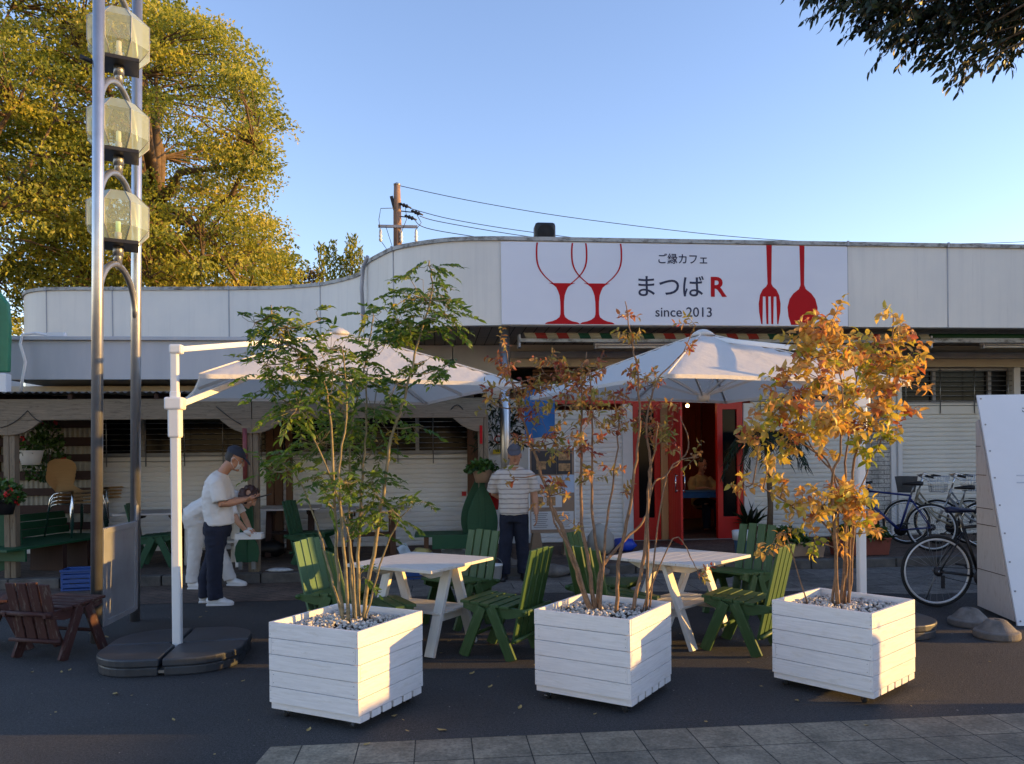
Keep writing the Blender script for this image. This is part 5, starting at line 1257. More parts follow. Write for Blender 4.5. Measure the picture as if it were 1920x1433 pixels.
# hanging pots
def hangpot(name, label, p, r, m, lm, n, size, flowers, seed, half=True, off=(0, 0)):
    t = thing(name, label, 'hanging pot', p); b = MB()
    b.lathe([(.001, 0), (r * .72, 0.0), (r * .95, r * .9), (r * 1.05, r * 1.25), (r * 1.1, r * 1.3), (r * .95, r * 1.25), (r * .85, r * .9)], 22); b.build('pot', m, t)
    b = MB(); b.lathe([(.001, r * 1.0), (r * .88, r * 1.0)], 16); b.build('soil', M_SOIL, t)
    b = MB(); b.tube([(r * 1.02, 0, r * 1.25), (0, .02, r * 1.25 + .3), (-r * 1.02, 0, r * 1.25)], .003, 5); b.build('hanger', M_DARKMETAL, t)
    q = tuft('trailing_plant', 'plant growing in the ' + label, (p[0] + off[0], p[1], p[2] + r * 1.1), size, n, lm, (.05, .08), None, None, False, flowers, seed); return q
p = gy(58, 872, 11.2); q = hangpot('white_hanging_pot', 'white scalloped pot hung on the slatted screen', p, .15, M_WPLASTIC, L_POT, 60, (.3, .25, .18), 0, 11); q['label'] = 'sparse leaves in the white scalloped pot on the screen'
p = gy(86, 900, 11.9); tuft('trailing_geranium', 'tall dark trailing geranium with red flowers above the stacked chairs', (p.x, 11.9, p.z), (.60, .3, .98), 420, L_POT, (.06, .09), None, None, False, 7, 12)
p = gy(8, 965, 10.1); q = hangpot('dark_hanging_pot', 'dark pot hung on the left pergola post', p, .13, M_BLACK, L_POT, 240, (.42, .36, .3), 5, 13); q['label'] = 'bright green geranium with red flowers on the left pergola post'
p = gy(905, 905, 10.12); q = hangpot('beige_hanging_pot', 'beige pot hung on the right pergola post', p, .125, M_BEIGEPOT, L_POT, 200, (.4, .34, .14), 0, 14); q['label'] = 'round leaved green plant in the beige pot on the right pergola post'
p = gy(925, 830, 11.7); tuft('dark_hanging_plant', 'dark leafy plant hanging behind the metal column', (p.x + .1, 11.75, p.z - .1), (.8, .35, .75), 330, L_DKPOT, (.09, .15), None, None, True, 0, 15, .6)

# ================================================================== bicycles
def bicycle(label, rear, ang, paint, basket=None, saddle=M_BLACK, city=False, r=.345, group='bicycles parked at the right'):
    t = thing('bicycle', label, 'bicycle', rear, ang, group)
    WB = 1.05; RH, FH = Vector((0, 0, r)), Vector((WB, 0, r)); BBk = Vector((.43, 0, r - .06))
    ST = Vector((.27, 0, .80 if not city else .72)); HT, HB = Vector((.86, 0, .88 if not city else .86)), Vector((.905, 0, .70))
    b = MB()
    if not city: b.tube([ST, HT - Z1 * .03], .016, 10); b.tube([BBk, HB + Z1 * .03], .022, 10)
    else: b.tube([BBk + Z1 * .04, Vector((.62, 0, .42)), HB + Z1 * .04], .02, 10); b.tube([BBk + Z1 * .12, Vector((.66, 0, .52)), HT - Z1 * .05], .014, 10)
    b.tube([BBk, ST], .017, 10); b.tube([HB, HT], .021, 10)
    for s in (-1, 1): b.tube([BBk + Y1 * .03 * s, RH + Y1 * .06 * s], .010, 8); b.tube([ST - Z1 * .05 + Y1 * .015 * s, RH + Y1 * .06 * s], .008, 8)
    b.build('frame', paint, t)
    b = MB(); b.tube([HB, HB + Vector((.01, 0, -.03))], .02, 8)
    for s in (-1, 1): b.tube([HB + Y1 * .05 * s - Z1 * .02, FH + Vector((-.04, .055 * s, .12)), FH + Y1 * .055 * s], .011, 8)
    b.build('fork', paint, t)
    for c in (RH, FH):
        b = MB(); b.torus(c, X1, Z1, r - .016, .016 if not city else .018, 48, 8); w_ = b.build('wheel', M_RUBBER, t)
        b = MB(); b.torus(c, X1, Z1, r - .040, .012, 48, 6); b.build('rim', mat('pale_rim', (.75, .75, .76), .35, .3, .05) if not city else M_CHROME, w_)
        b = MB()
        for k in range(28): a = 2 * math.pi * k / 28; q = Vector((math.cos(a), 0, math.sin(a))); q2 = Vector((math.cos(a + (.5 if k % 2 else -.5)), 0, math.sin(a + (.5 if k % 2 else -.5)))); b.tube([c + q2 * .02 + Y1 * (.025 if k % 4 < 2 else -.025), c + q * (r - .04)], .0014, 3, caps=False)
        b.tube([c - Y1 * .06, c + Y1 * .06], .016, 8); b.build('spokes', M_STEEL, w_)
    b = MB(); top = HT + (Vector((-.03, 0, .10)) if not city else Vector((-.05, 0, .17))); b.tube([HT, top], .012, 8)
    if city:
        for s in (-1, 1): b.tube([top, top + Vector((.05, .08 * s, .05)), top + Vector((.03, .22 * s, .06)), top + Vector((-.14, .27 * s, .03))], .011, 8)
    else: b.tube([top + Vector((.06, -.28, .0)), top + Vector((.07, 0, 0)), top + Vector((.06, .28, 0))], .012, 8); b.tube([top, top + Vector((.07, 0, 0))], .014, 8)
    hb = b.build('handlebar', M_CHROME if city else M_BLACK, t)
    for s in (-1, 1):
        b = MB(); e = top + (Vector((-.14, .27 * s, .03)) if city else Vector((.06, .28 * s, 0)))
        if city: b.tube([e + Vector((.05, -.015 * s, .01)), e + Vector((-.06, .01 * s, -.01))], .017, 8)
        else: b.tube([e - Y1 * .1 * s, e], .017, 8)
        b.build('grip', M_RUBBER, hb)
        b = MB(); b.tube([e + (Vector((.1, -.02 * s, -.01)) if city else Vector((.0, -.1 * s, -.01))), e + (Vector((.03, .0, -.05)) if city else Vector((.06, -.03 * s, -.02)))], .005, 5); b.build('brake_lever', M_STEEL, hb)
    b = MB(); sz = Vector((ST.x - .04, 0, ST.z + .14)); b.tube([ST, sz], .013, 8); b.build('seat_post', M_STEEL, t)
    b = MB(); b.loft([(sz + Vector((-.12, 0, .035)), .03, .05), (sz + Vector((-.08, 0, .04)), .035, .08), (sz + Vector((.0, 0, .035)), .028, .055), (sz + Vector((.09, 0, .03)), .02, .025), (sz + Vector((.15, 0, .025)), .014, .014)]); b.build('saddle', saddle, t)
    b = MB(); b.lathe([(.02, -.004), (.09, -.004), (.09, .004), (.02, .004)], 24, BBk - Y1 * .055, axis=Y1); b.tube([BBk - Y1 * .07, BBk + Vector((.12, -.075, -.11))], .009, 6); b.tube([BBk + Y1 * .07, BBk + Vector((-.12, .075, .11))], .009, 6); b.tube([BBk - Y1 * .07, BBk + Y1 * .07], .02, 8)
    cr = b.build('crank', M_DARKMETAL, t)
    for q in (Vector((.12, -.11, -.11)), Vector((-.12, .11, .11))): b = MB(); b.box(BBk + q, (.08, .08, .02)); b.build('pedal', M_BLACK, cr)
    b = MB()
    for s in (.045, -.045): b.tube([BBk + Vector((0, -.055, s * 1.9)), RH + Vector((0, -.05, s))], .004, 4)
    b.lathe([(.015, -.015), (.05, -.01), (.04, .0), (.032, .012)], 18, RH - Y1 * .045, axis=-Y1); b.box(RH + Vector((.03, -.06, -.10)), (.03, .02, .13)); b.build('chain', M_DARKMETAL, t)
    b = MB(); b.tube([RH + Vector((.04, .07, -.0)), RH + Vector((-.02, .2, -r))], .008, 6); b.build('kickstand', M_STEEL, t)
    if city or basket:
        for c, a0, a1 in ((RH, 10, 175), (FH, 40, 170)):
            b = MB(); vs = []
            for k in range(17):
                a = R(a0 + (a1 - a0) * k / 16)
                for y in (-.026, 0, .026): rr = r + .022 - abs(y) * .3; vs.append(c + Vector((math.cos(a) * rr, y, math.sin(a) * rr)))
            b.add(vs, [(k * 3 + j, k * 3 + j + 1, k * 3 + j + 4, k * 3 + j + 3) for k in range(16) for j in range(2)], None, True); b.build('mudguard', M_CHROME if city else M_BLACK, t)
        b = MB()
        for y in (-.06, 0, .06): b.tube([(.2, y, .73), (-.22, y, .73)], .005, 5)
        for x in (.15, 0, -.2): b.tube([(x, -.06, .73), (x, .06, .73)], .005, 5)
        for s in (-1, 1): b.tube([(-.1, .06 * s, .73), RH + Y1 * .07 * s], .005, 5)
        b.build('rear_rack', M_STEEL, t)
        b = MB(); b.ball((-.37, 0, .62), .03, 8); b.build('reflector', M_REDFL, t)
    if basket:
        o = HT + Vector((.16, 0, -.05)); b = MB(); m = M_CHROME if basket == 'wire' else M_BLACK
        def rect(k, z): return [o + Vector((sx * .13 * k + .02, sy * .16 * k, z)) for sx, sy in ((-1, -1), (1, -1), (1, 1), (-1, 1))]
        for z, k in ((0, .75), (.08, .85), (.16, .92), (.24, 1)): q = rect(k, z); b.tube(q + [q[0]], .005 if z in (0, .24) else .003, 4)
        lo, hi = rect(.75, 0), rect(1, .24)
        for e in range(4):
            for s in range(6 if basket == 'wire' else 9): u = s / (6 if basket == 'wire' else 9); b.tube([lo[e].lerp(lo[(e + 1) % 4], u), hi[e].lerp(hi[(e + 1) % 4], u)], .0025, 4)
        for s in range(6): u = s / 5; b.tube([lo[0].lerp(lo[1], u), lo[3].lerp(lo[2], u)], .0025, 4)
        if basket != 'wire': b.add([*lo, *hi], [(0, 1, 5, 4), (1, 2, 6, 5), (2, 3, 7, 6), (3, 0, 4, 7)])
        b.build('basket', m if basket == 'wire' else mat('grey_mesh_basket', (.08, .085, .09), .6), t)
    return t
M_BIKEBLUE = mat('blue_bike_paint', (.012, .025, .14), .3); M_BIKEBEIGE = mat('champagne_bike_paint', (.36, .31, .22), .35, .4); M_BIKEGREY = mat('silver_bike_paint', (.40, .40, .40), .3, .6)
p = gz(1757, 1139, 0); bicycle('black bicycle whose rear wheel stands out left of the leaning sign board', (p.x, p.y, .004), R(-6), M_BLACK, saddle=mat('navy_saddle', (.01, .015, .05), .4), r=.362)
f_, r_b = gz(1655, 1020, .12), gz(1748, 1040, .12)
def place(rp, ang, *a, **k): return bicycle(a[0], (rp.x, rp.y, .12), ang, *a[1:], **k)
place(Vector((7.10, 10.75, 0)), R(134), 'blue sports bicycle nearest the brown trough, front wheel to the wall', M_BIKEBLUE)
place(Vector((8.05, 10.95, 0)), R(136), 'champagne city bicycle with a dark mesh basket behind the blue one', M_BIKEBEIGE, basket='mesh', city=True)
place(Vector((8.5, 10.85, 0)), R(134), 'silver city bicycle with a wire basket, second from the sign board', M_BIKEGREY, basket='wire', city=True)
place(Vector((8.85, 10.6, 0)), R(130), 'dark bicycle with a red brown saddle right behind the sign board', M_DARKMETAL, basket='wire', saddle=mat('red_brown_saddle', (.12, .03, .025), .45))

# ================================================================== big trees
def inpoly(x, y, P):
    c = False; j = len(P) - 1
    for i in range(len(P)):
        if (P[i][1] > y) != (P[j][1] > y) and x < (P[j][0] - P[i][0]) * (y - P[i][1]) / (P[j][1] - P[i][1]) + P[i][0]: c = not c
        j = i
    return c
def proj(p):
    q = CAM_M.transposed() @ (Vector(p) - Vector((0, 0, EYE))); return CX + F_PX * q.x / -q.z, CY - F_PX * q.y / -q.z
def bigtree(name, label, foot, centre, radii, npads, nleaf, lm, seed, keep=None, trunks=1, lsize=(.10, .17), padr=.75, group='tall golden trees behind the cafe', fork=.28, cat='tree'):
    r_ = np.random.default_rng(seed); F0 = Vector(foot); t = thing(name, label, cat, F0, 0, group); C = Vector(centre); pads = []
    k = 0
    while len(pads) < npads and k < npads * 30:
        k += 1; v = r_.normal(0, 1, 3); v /= np.linalg.norm(v); v *= r_.uniform(.25, 1) ** .45
        p = C + Vector((v[0] * radii[0], v[1] * radii[1], v[2] * radii[2]))
        p.z += .5 * math.sin(p.x * 1.7 + seed) + .4 * math.sin(p.y * 1.3)
        if keep and not keep(p): continue
        pads.append(p)
    tb = MB(); lb = MB(); H = C.z - F0.z; forks = []
    tb.tube([(0, 0, -.1), (.05, 0, H * .2), (-.04, .03, H * .45), (.06, -.03, H * .8), (.0, 0, H * 1.25)], [.34 * H / 8, .27 * H / 8, .21 * H / 8, .13 * H / 8, .05], 12)
    limbs = []
    for i in range(16):
        z0 = H * r_.uniform(fork, .95); tg = pads[r_.integers(len(pads))] - F0; st = Vector((.0, 0, z0)); mid = st.lerp(tg, .45) + Vector((0, 0, abs(tg.z - z0) * .12 + .2)) + Vector(r_.normal(0, .25, 3))
        P = [st, st.lerp(mid, .5) + Vector(r_.normal(0, .1, 3)), mid, mid.lerp(tg, .5) + Vector(r_.normal(0, .2, 3)), tg]; r0 = .15 * H / 8
        lb.tube(P, [r0, r0 * .8, r0 * .55, r0 * .35, r0 * .12], 7); limbs += [(q, r0) for q in P[1:]] + [(P[2].lerp(P[3], .5), r0), (P[3].lerp(P[4], .5), r0)]
    LA = np.array([q for q, _ in limbs])
    for p in pads:
        q = p - F0; d = np.linalg.norm(LA - np.array(q), axis=1) + np.maximum(0, LA[:, 2] - q.z) * .8; a = Vector(LA[d.argmin()])
        lb.tube([a, a.lerp(q, .5) + Vector((0, 0, .12)) + Vector(r_.normal(0, .12, 3)), q], [.03, .02, .008], 4, caps=False)
    tb.build('trunk', M_BARK, t); lb.build('limbs', M_BARK, t)
    A = np.array(pads); n = len(pads) * nleaf; idx = np.repeat(np.arange(len(pads)), nleaf)
    out = A - np.array(C); out[:, 2] *= .4; out = unit(out)
    o = r_.normal(0, 1, (n, 3)) * [padr * .50, padr * .50, padr * .15]; o *= np.minimum(1, 1.9 / np.linalg.norm(o / [padr * .5, padr * .5, padr * .15], axis=1))[:, None]
    rad = np.sum(o * out[idx], 1); P = A[idx] + o; P[:, 2] -= .28 * np.maximum(rad, 0) + .10 * (o[:, 0] ** 2 + o[:, 1] ** 2) / padr
    D = out[idx] * .6 + r_.normal(0, .7, (n, 3)) + [0, 0, -.25]
    hue = np.clip(r_.normal(.52, .24, len(pads))[idx] + r_.normal(0, .13, n), 0, 1)
    leaves('crown', P, D, r_.uniform(*lsize, n), r_.uniform(*lsize, n) * .55, hue, lm, t, False, .2, .15, F0)
    return t
OUT = [(-400, -700), (250, -700), (330, -40), (432, 38), (470, 72), (522, 128), (530, 175), (556, 235), (528, 285), (540, 328), (505, 352), (552, 402), (540, 450), (555, 505), (535, 560), (-400, 600)]
def keep1(p): x, y = proj(p); return inpoly(x + 34, y, OUT) and p.z > 4.6
tA = bigtree('zelkova_tree', 'tall golden green tree behind the left roof, its crown against the sky', (-7.55, 22.5, 0), (-7.0, 22.0, 9.6), (4.6, 4.0, 5.4), 520, 135, L_TREE, 3, keep1, lsize=(.085, .15))
def keep2(p): x, y = proj(p); return x < 225 and p.z > 3.6
tB = bigtree('zelkova_tree', 'tall golden tree filling the left edge behind the twin tube lamp post', (-11.5, 19.5, 0), (-11.3, 19.5, 8.8), (3.6, 3.4, 5.6), 390, 130, L_TREE, 5, keep2, lsize=(.08, .14))
def keep3(p): x, y = proj(p); return x < 545 and y > 415 + .06 * x
bigtree('bushy_tree', 'lower bushy golden tree standing behind the left parapet', (-7.2, 27, 0), (-7.4, 26.5, 6.6), (4.4, 2.6, 2.9), 230, 120, L_TREE, 8, keep3, fork=.3)
bigtree('hillside_tree', 'brown rounded tree far behind the curve of the parapet', (-7.6, 44, 0), (-7.4, 44, 8.2), (2.9, 2.5, 4.0), 130, 120, L_HILL, 9, None, lsize=(.16, .26), padr=.9, group='distant trees behind the roof')
# feathery light bush above the roof
bu = thing('upright_bush', 'light green upright bush showing over the parapet curve', 'bush', (-3.0, 27, 0)); P_, D_ = [], []; b = MB(); r_ = np.random.default_rng(21)
for i in range(9):
    x = -.75 + 1.5 * i / 8 + r_.normal(0, .08); h = 8.55 + r_.uniform(-.5, .45) - .18 * abs(x) ** 2; y = r_.normal(0, .3)
    b.tube([(x * .3, y, 0), (x * .7, y, 4.5), (x, y, h)], [.06, .04, .008], 5)
    for k in range(330): z = r_.uniform(5.6, h); w_ = .06 + .26 * (1 - (z - 5.6) / (h - 5.6)); P_.append((x * (.7 + .3 * (z - 4.5) / (h - 4.5)) + r_.normal(0, w_), y + r_.normal(0, w_), z)); D_.append((r_.normal(0, .5), r_.normal(0, .5), 1))
b.build('stems', M_BARK, bu); leaves('foliage', np.array(P_), np.array(D_), .15, .06, np.clip(r_.normal(.6, .25, len(P_)), 0, 1), L_TREE2, bu, False)

# overhanging tree near the camera, trunk out of view to the right
ov = thing('overhanging_tree', 'dark leafy branches of a near tree hanging in at the top right corner', 'tree', (5.6, 2.6, 0)); O = Vector((5.6, 2.6, 0)); r_ = np.random.default_rng(31)
b = MB(); b.tube([(0, 0, 0), (.05, .05, 2.0), (-.05, .15, 4.0), (-.1, .2, 6.0)], [.17, .13, .11, .06], 12); b.build('trunk', M_BARK, ov)
lb = MB(); P_, D_, T_ = [], [], []
BL = [(1540, 5, 18), (1575, 25, 26), (1610, 35, 30), (1560, 0, 25), (1650, 20, 40), (1640, 75, 26), (1690, 60, 44), (1680, 100, 22), (1720, 95, 34), (1750, 60, 46), (1760, 105, 36), (1800, 75, 46), (1790, 128, 22), (1782, 158, 16), (1850, 60, 50), (1850, 110, 30), (1868, 132, 18), (1835, 160, 14), (1815, 168, 10), (1900, 80, 46), (1905, 115, 22), (1700, 10, 50), (1800, 15, 55), (1900, 20, 60), (1620, 0, 36), (1960, 60, 60), (1990, 0, 80), (1750, -60, 70), (1860, -70, 80), (1640, -60, 60), (1960, -90, 90), (1760, -160, 90), (1900, -190, 110)]
for x, y, r in BL:
    Y = 4.6 + r_.normal(0, .22); c = gy(x, y - 44, Y); rad = r / 310.0; hub = Vector((4.3 + .25 * r_.normal(), 3.9, c.z + .15)); a = hub.lerp(c, .55) + Z1 * .08
    lb.tube([hub - O, a - O, c - O], [.014, .009, .004], 5)
    for k in range(max(3, int(14 * (r / 30) ** 1.8))):
        o = c + Vector(r_.normal(0, .42, 3)) * rad; d = Vector((-.8, .1, -.35)) + Vector(r_.normal(0, .45, 3)); d.normalize(); L = r_.uniform(.12, .24); sd = d.cross(Z1).normalized()
        lb.tube([c.lerp(o, .2) - O, o - O, o + d * L - O], .0018, 4, caps=False)
        for s in range(8): P_.append(o + d * (L * s / 7)); D_.append(sd * (1 if s % 2 else -1) * .8 + d * .8 + Vector((0, 0, -.55)) + Vector(r_.normal(0, .15, 3))); T_.append(r_.uniform())
for q in ((4.3, 3.9, 4.5), (4.4, 4.0, 5.0), (4.2, 3.7, 4.2)): lb.tube([Vector((5.55, 2.75, q[2] - .9)) - O, Vector((5.0, 3.3, q[2] - .2)) - O, Vector(q) - O], [.06, .045, .02], 7)
for i in range(260):
    c = Vector((r_.uniform(3.9, 8.5), r_.uniform(.2, 5.2), r_.uniform(4.6, 7.0)))
    for k in range(14): P_.append(c + Vector(r_.normal(0, .28, 3))); D_.append(Vector(r_.normal(0, 1, 3)) - Z1 * .3); T_.append(r_.uniform())
lb.build('limbs', M_BARK, ov); n = len(P_)
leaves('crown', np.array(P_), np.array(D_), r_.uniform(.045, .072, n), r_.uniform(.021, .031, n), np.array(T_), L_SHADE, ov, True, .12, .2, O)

# unseen trees, hedge, shed and house added to block light from the square
for x, y, rz, lab in ((-17, -20, 1.0, 'added shade tree left behind the viewer'), (15, -20, 4.4, 'added shade tree right behind the viewer')):
    c = copy_tree(tB, 'leafy ' + lab + ', outside the view', (x, y, 0), rz); c['group'] = 'added shade trees behind the viewer'  # unseen trees added to cut skylight from behind
hg = thing('shade_hedge', 'clipped low hedge added right of the square to shade the ground, outside the view', 'hedge', (6.6, .2, 0)); r_ = np.random.default_rng(61)  # unseen hedge added to keep low sun off the ground
b = MB(); b.box((0, 0, .42), (.5, 8.1, .84)); b.build('hedge_body', M_DKGREEN, hg)
b = MB(); b.box((.1, -.65, .62), (.45, 6.9, 1.24)); b.build('hedge_body', M_DKGREEN, hg)
P_ = r_.uniform([-.3, -4.1, .02], [.3, 4.1, .9], (5000, 3)); leaves('foliage', P_, r_.normal(0, 1, (5000, 3)), .05, .03, r_.uniform(0, 1, 5000), L_DKPOT, hg, False)
sd = thing('shade_shed', 'small timber shed added right of the square to block the sun, outside the view', 'shed', (10.0, 6.62, 0))  # unseen shed added to block sun on the lamp post panel
b = MB(); b.box((0, 0, 1.15), (1.2, 1.25, 2.3)); b.build('wall', M_BROWN, sd)
b = MB(); b.box((0, 0, 2.34), (1.4, 1.3, .08)); b.build('roof', M_KERB, sd)
nb = thing('shade_house', 'plain two storey house added right of the cafe to shade its front, outside the view', 'house', (20.0, 10.6, 0))  # unseen house added to keep sun off the cafe front
b = MB(); b.box((0, 0, 3.4), (11, 8.4, 6.8)); b.build('wall', M_BEIGE, nb)
b = MB(); b.box((0, 0, 6.9), (11.2, 8.6, .25)); b.build('roof', M_KERB, nb)
for y in (-2.5, 0, 2.5): b = MB(); b.box((-5.5, y, 4.6), (.06, 1.4, 1.2)); b.build('window', M_GLASSDK, nb)

# ================================================================== utility pole and wires
q = Vector((-1.13, 25, 0)); up = thing('utility_pole', 'utility pole with cross arm and insulators rising behind the roof', 'utility pole', q)
b = MB(); b.tube([(0, 0, 0), (0, 0, 9.2), (0, 0, 10.05)], [.19, .125, .10], 14); b.build('pole', mat('pole_concrete', (.30, .19, .13), .85, 0, .25, 4), up)
b = MB(); b.box((.02, -.12, 8.72), (1.22, .07, .08)); b.build('cross_arm', M_GALV, up)
b = MB(); b.box((-.12, 0, 9.45), (.10, .10, .5), rot=Matrix.Rotation(R(-14), 3, 'Y')); b.build('switch_box', M_DARKMETAL, up)
b = MB(); b.lathe([(.001, .0), (.10, 0), (.12, .05), (.03, .10)], 10, (0, 0, 10.03)); b.build('pole_cap', M_STEEL, up)
for x, y, z, s in ((.25, -.1, 9.38, .5), (.62, -.15, 9.15, .5), (.42, -.2, 8.98, .45), (-.52, -.12, 8.45, -1), (.58, -.12, 8.45, -1), (.12, -.15, 8.42, -1)):
    b = MB()
    if s > 0: b.lathe([(.02, -.2), (.05, -.15), (.03, -.1), (.07, -.05), (.04, 0), (.07, .05), (.03, .1), (.02, .2)], 10, (x, y, z), axis=(1, 0, -.35)); b.tube([(0, 0, z + .1), (x, y, z)], .018, 5)
    else: b.lathe([(.02, -.22), (.06, -.15), (.035, -.1), (.06, -.03), (.035, .02), (.05, .08), (.02, .2)], 10, (x, y, z))
    b.build('insulator', M_WPLASTIC if s < 0 else M_DARKMETAL, up)
b = MB()
for P in ([(.25, -.1, 9.4), (.3, -.3, 8.9), (.12, -.2, 8.5)], [(-.05, -.1, 9.3), (-.5, -.2, 9.25), (-.56, -.2, 8.9), (-.52, -.15, 8.5)], [(.6, -.2, 9.1), (.75, -.3, 8.8), (.58, -.2, 8.6)], [(-.5, -.12, 8.25), (-.2, -.1, 7.8)], [(-.35, -.15, 8.7), (-.1, -.05, 7.9)], [(.58, -.12, 8.25), (.75, -.1, 7.8)]): b.tube(P, .012, 4)
b.build('jumper_wires', M_BLACK, up)
def wire(label, pts):
    o = Vector(pts[0]); P = [Vector(p) for p in pts]; Q = []
    for i in range(len(P) - 1):
        p0, p1, p2, p3 = [P[max(0, min(len(P) - 1, j))] for j in (i - 1, i, i + 1, i + 2)]
        for k in range(6): s = k / 6; Q.append(.5 * ((2 * p1) + (p2 - p0) * s + (2 * p0 - 5 * p1 + 4 * p2 - p3) * s * s + (3 * p1 - p0 - 3 * p2 + p3) * s ** 3))
    Q.append(P[-1]); b = MB(); b.tube([p - o for p in Q], .012, 4); tag(b.build('power_line', M_BLACK, None, loc=o), label, 'power line', 'power lines from the utility pole')
wire('topmost thin power line running right from the tip of the utility pole', [q + Vector((0, 0, 10.05)), gy(900, 380, 25.2), gy(1100, 412, 25.5), gy(1400, 446, 26), gy(1650, 457, 26.5), gy(1950, 452, 27), gy(2300, 420, 27.5)])
wire('second power line from the top of the utility pole, passing the loudspeaker', [q + Vector((.4, -.1, 9.3)), gy(850, 412, 25.2), gy(1000, 436, 25.5), gy(1200, 458, 26), gy(1500, 470, 26.5)])
wire('third power line from the utility pole, dipping behind the parapet', [q + Vector((.7, -.15, 9.05)), gy(830, 417, 25.2), gy(985, 443, 25.5), gy(1200, 470, 26), gy(1500, 490, 26.5)])
wire('lowest power line from the utility pole, dipping first behind the parapet', [q + Vector((.55, -.2, 8.9)), gy(800, 428, 25.2), gy(890, 444, 25.5), gy(1100, 475, 26), gy(1400, 500, 26.5)])

# ================================================================== fallen leaves
lv0 = None; r_ = np.random.default_rng(77)
for i, (px, py) in enumerate(((62, 1259), (128, 1258), (115, 1262), (402, 1413), (203, 1196), (330, 1148), (372, 1158), (212, 1300), (250, 1303), (102, 1335), (327, 1352), (768, 1372), (972, 1330), (838, 1203), (868, 1218), (1112, 1340), (1424, 1286), (1320, 1352), (1490, 1312), (745, 1340), (575, 1372), (680, 1398), (1395, 1205), (140, 1172), (165, 1188), (510, 1172), (840, 1370), (1630, 1360), (880, 1265), (915, 1290), *[(None, None)] * 45)):
    p = gz(px, py, .006) if px is not None else Vector((r_.uniform(-3.6, 4.2), r_.uniform(4.5, 8.6), .006))
    if lv0 is None:
        V = np.array([[0, 0, .002], [.02, .012, .008], [.045, .01, .004], [.06, 0, .012], [.045, -.012, .006], [.02, -.013, .003], [.032, 0, .0]]); Fq = np.array([[0, 1, 6], [1, 2, 6], [2, 3, 6], [3, 4, 6], [4, 5, 6], [5, 0, 6]])
        m1 = mat('fallen_leaf', (.36, .26, .09), .7, 0, .3, 30)
        lv0 = bpy.data.objects.new('fallen_leaf', fastmesh('fallen_leaf', V, Fq[:, ::-1], None, [m1])); COL.objects.link(lv0); o = lv0
        tag(lv0, 'small dry yellow leaf lying on the dark asphalt', 'leaf', 'fallen leaves on the asphalt')
    else: o = lv0.copy(); COL.objects.link(o)
    o.location = p; o.rotation_euler = (0, 0, r_.uniform(0, 6.3)); k = r_.uniform(.45, 1.15) if px is not None else r_.uniform(.2, .6); o.scale = (k, k, k)

# ================================================================== people
M_TAN = mat('tanned_skin', (.50, .26, .165), .5, 0, .08, 12); M_CAPN = mat('navy_cap_cloth', (.03, .04, .07), .85, 0, .15, 30); M_CAPG = mat('grey_cap_cloth', (.10, .095, .11), .85, 0, .15, 30)
M_GREYHAIR = mat('short_dark_hair', (.03, .026, .024), .6, 0, .5, 60); M_SHOE = mat('white_shoe', (.72, .71, .70), .5, 0, .05); M_WTROU = mat('white_trousers', (.62, .60, .58), .85, 0, .06, 6, .4, 12)
M_EYEW = mat('eye_white', (.6, .58, .55), .3); M_LIP = mat('lips', (.28, .10, .08), .5)
def head(mb, c, fw, upv, ex, k=1.0):
    """adds a head to the body mesh; eyes and mouth go to the extra builder"""
    fw = Vector(fw).normalized(); upv = Vector(upv); sd = upv.cross(fw).normalized(); upv = fw.cross(sd).normalized(); c = Vector(c)
    P = lambda x, y, z: c + fw * (x * k) + sd * (y * k) + upv * (z * k)
    L = [(.040, -.122, .022, .026), (.036, -.108, .048, .046), (.022, -.07, .074, .062), (.010, -.03, .088, .071), (.0, .02, .098, .077), (-.006, .06, .096, .077), (-.010, .095, .078, .064), (-.012, .117, .046, .040), (-.012, .125, .015, .014)]
    vs = []
    for x, z, rx, ry in L:
        for j in range(18):
            a = 2 * math.pi * j / 18; vs.append(P(x + rx * math.cos(a), ry * math.sin(a), z))
    n = 18; fs = [(i * n + j, i * n + (j + 1) % n, (i + 1) * n + (j + 1) % n, (i + 1) * n + j) for i in range(len(L) - 1) for j in range(n)] + [tuple(reversed(range(n))), tuple((len(L) - 1) * n + j for j in range(n))]
    mb.add(vs, fs, None, True)
    mb.tube([P(.090, 0, .022), P(.106, 0, -.008), P(.116, 0, -.034), P(.092, 0, -.046)], [.011, .013, .018, .012], 8)
    for s in (-1, 1):
        mb.ellip(P(.0, s * .078, -.008), fw, sd, upv, (.020, .010, .033)); mb.ellip(P(.086, s * .034, .034), fw, sd, upv, (.016, .026, .010)); mb.ellip(P(.074, s * .040, -.03), fw, sd, upv, (.018, .022, .022))
        ex.ellip(P(.088, s * .033, .010), fw, sd, upv, (.008, .014, .007), 0, 8); ex.ellip(P(.0945, s * .033, .010), fw, sd, upv, (.003, .006, .0065), 1, 8)
        ex.ellip(P(.098, s * .034, .040), fw, sd, upv, (.006, .022, .004), 1, 8)
    ex.ellip(P(.098, 0, -.070), fw, sd, upv, (.008, .024, .0055), 2, 8); mb.ellip(P(.080, 0, -.105), fw, sd, upv, (.022, .026, .018))
    return P
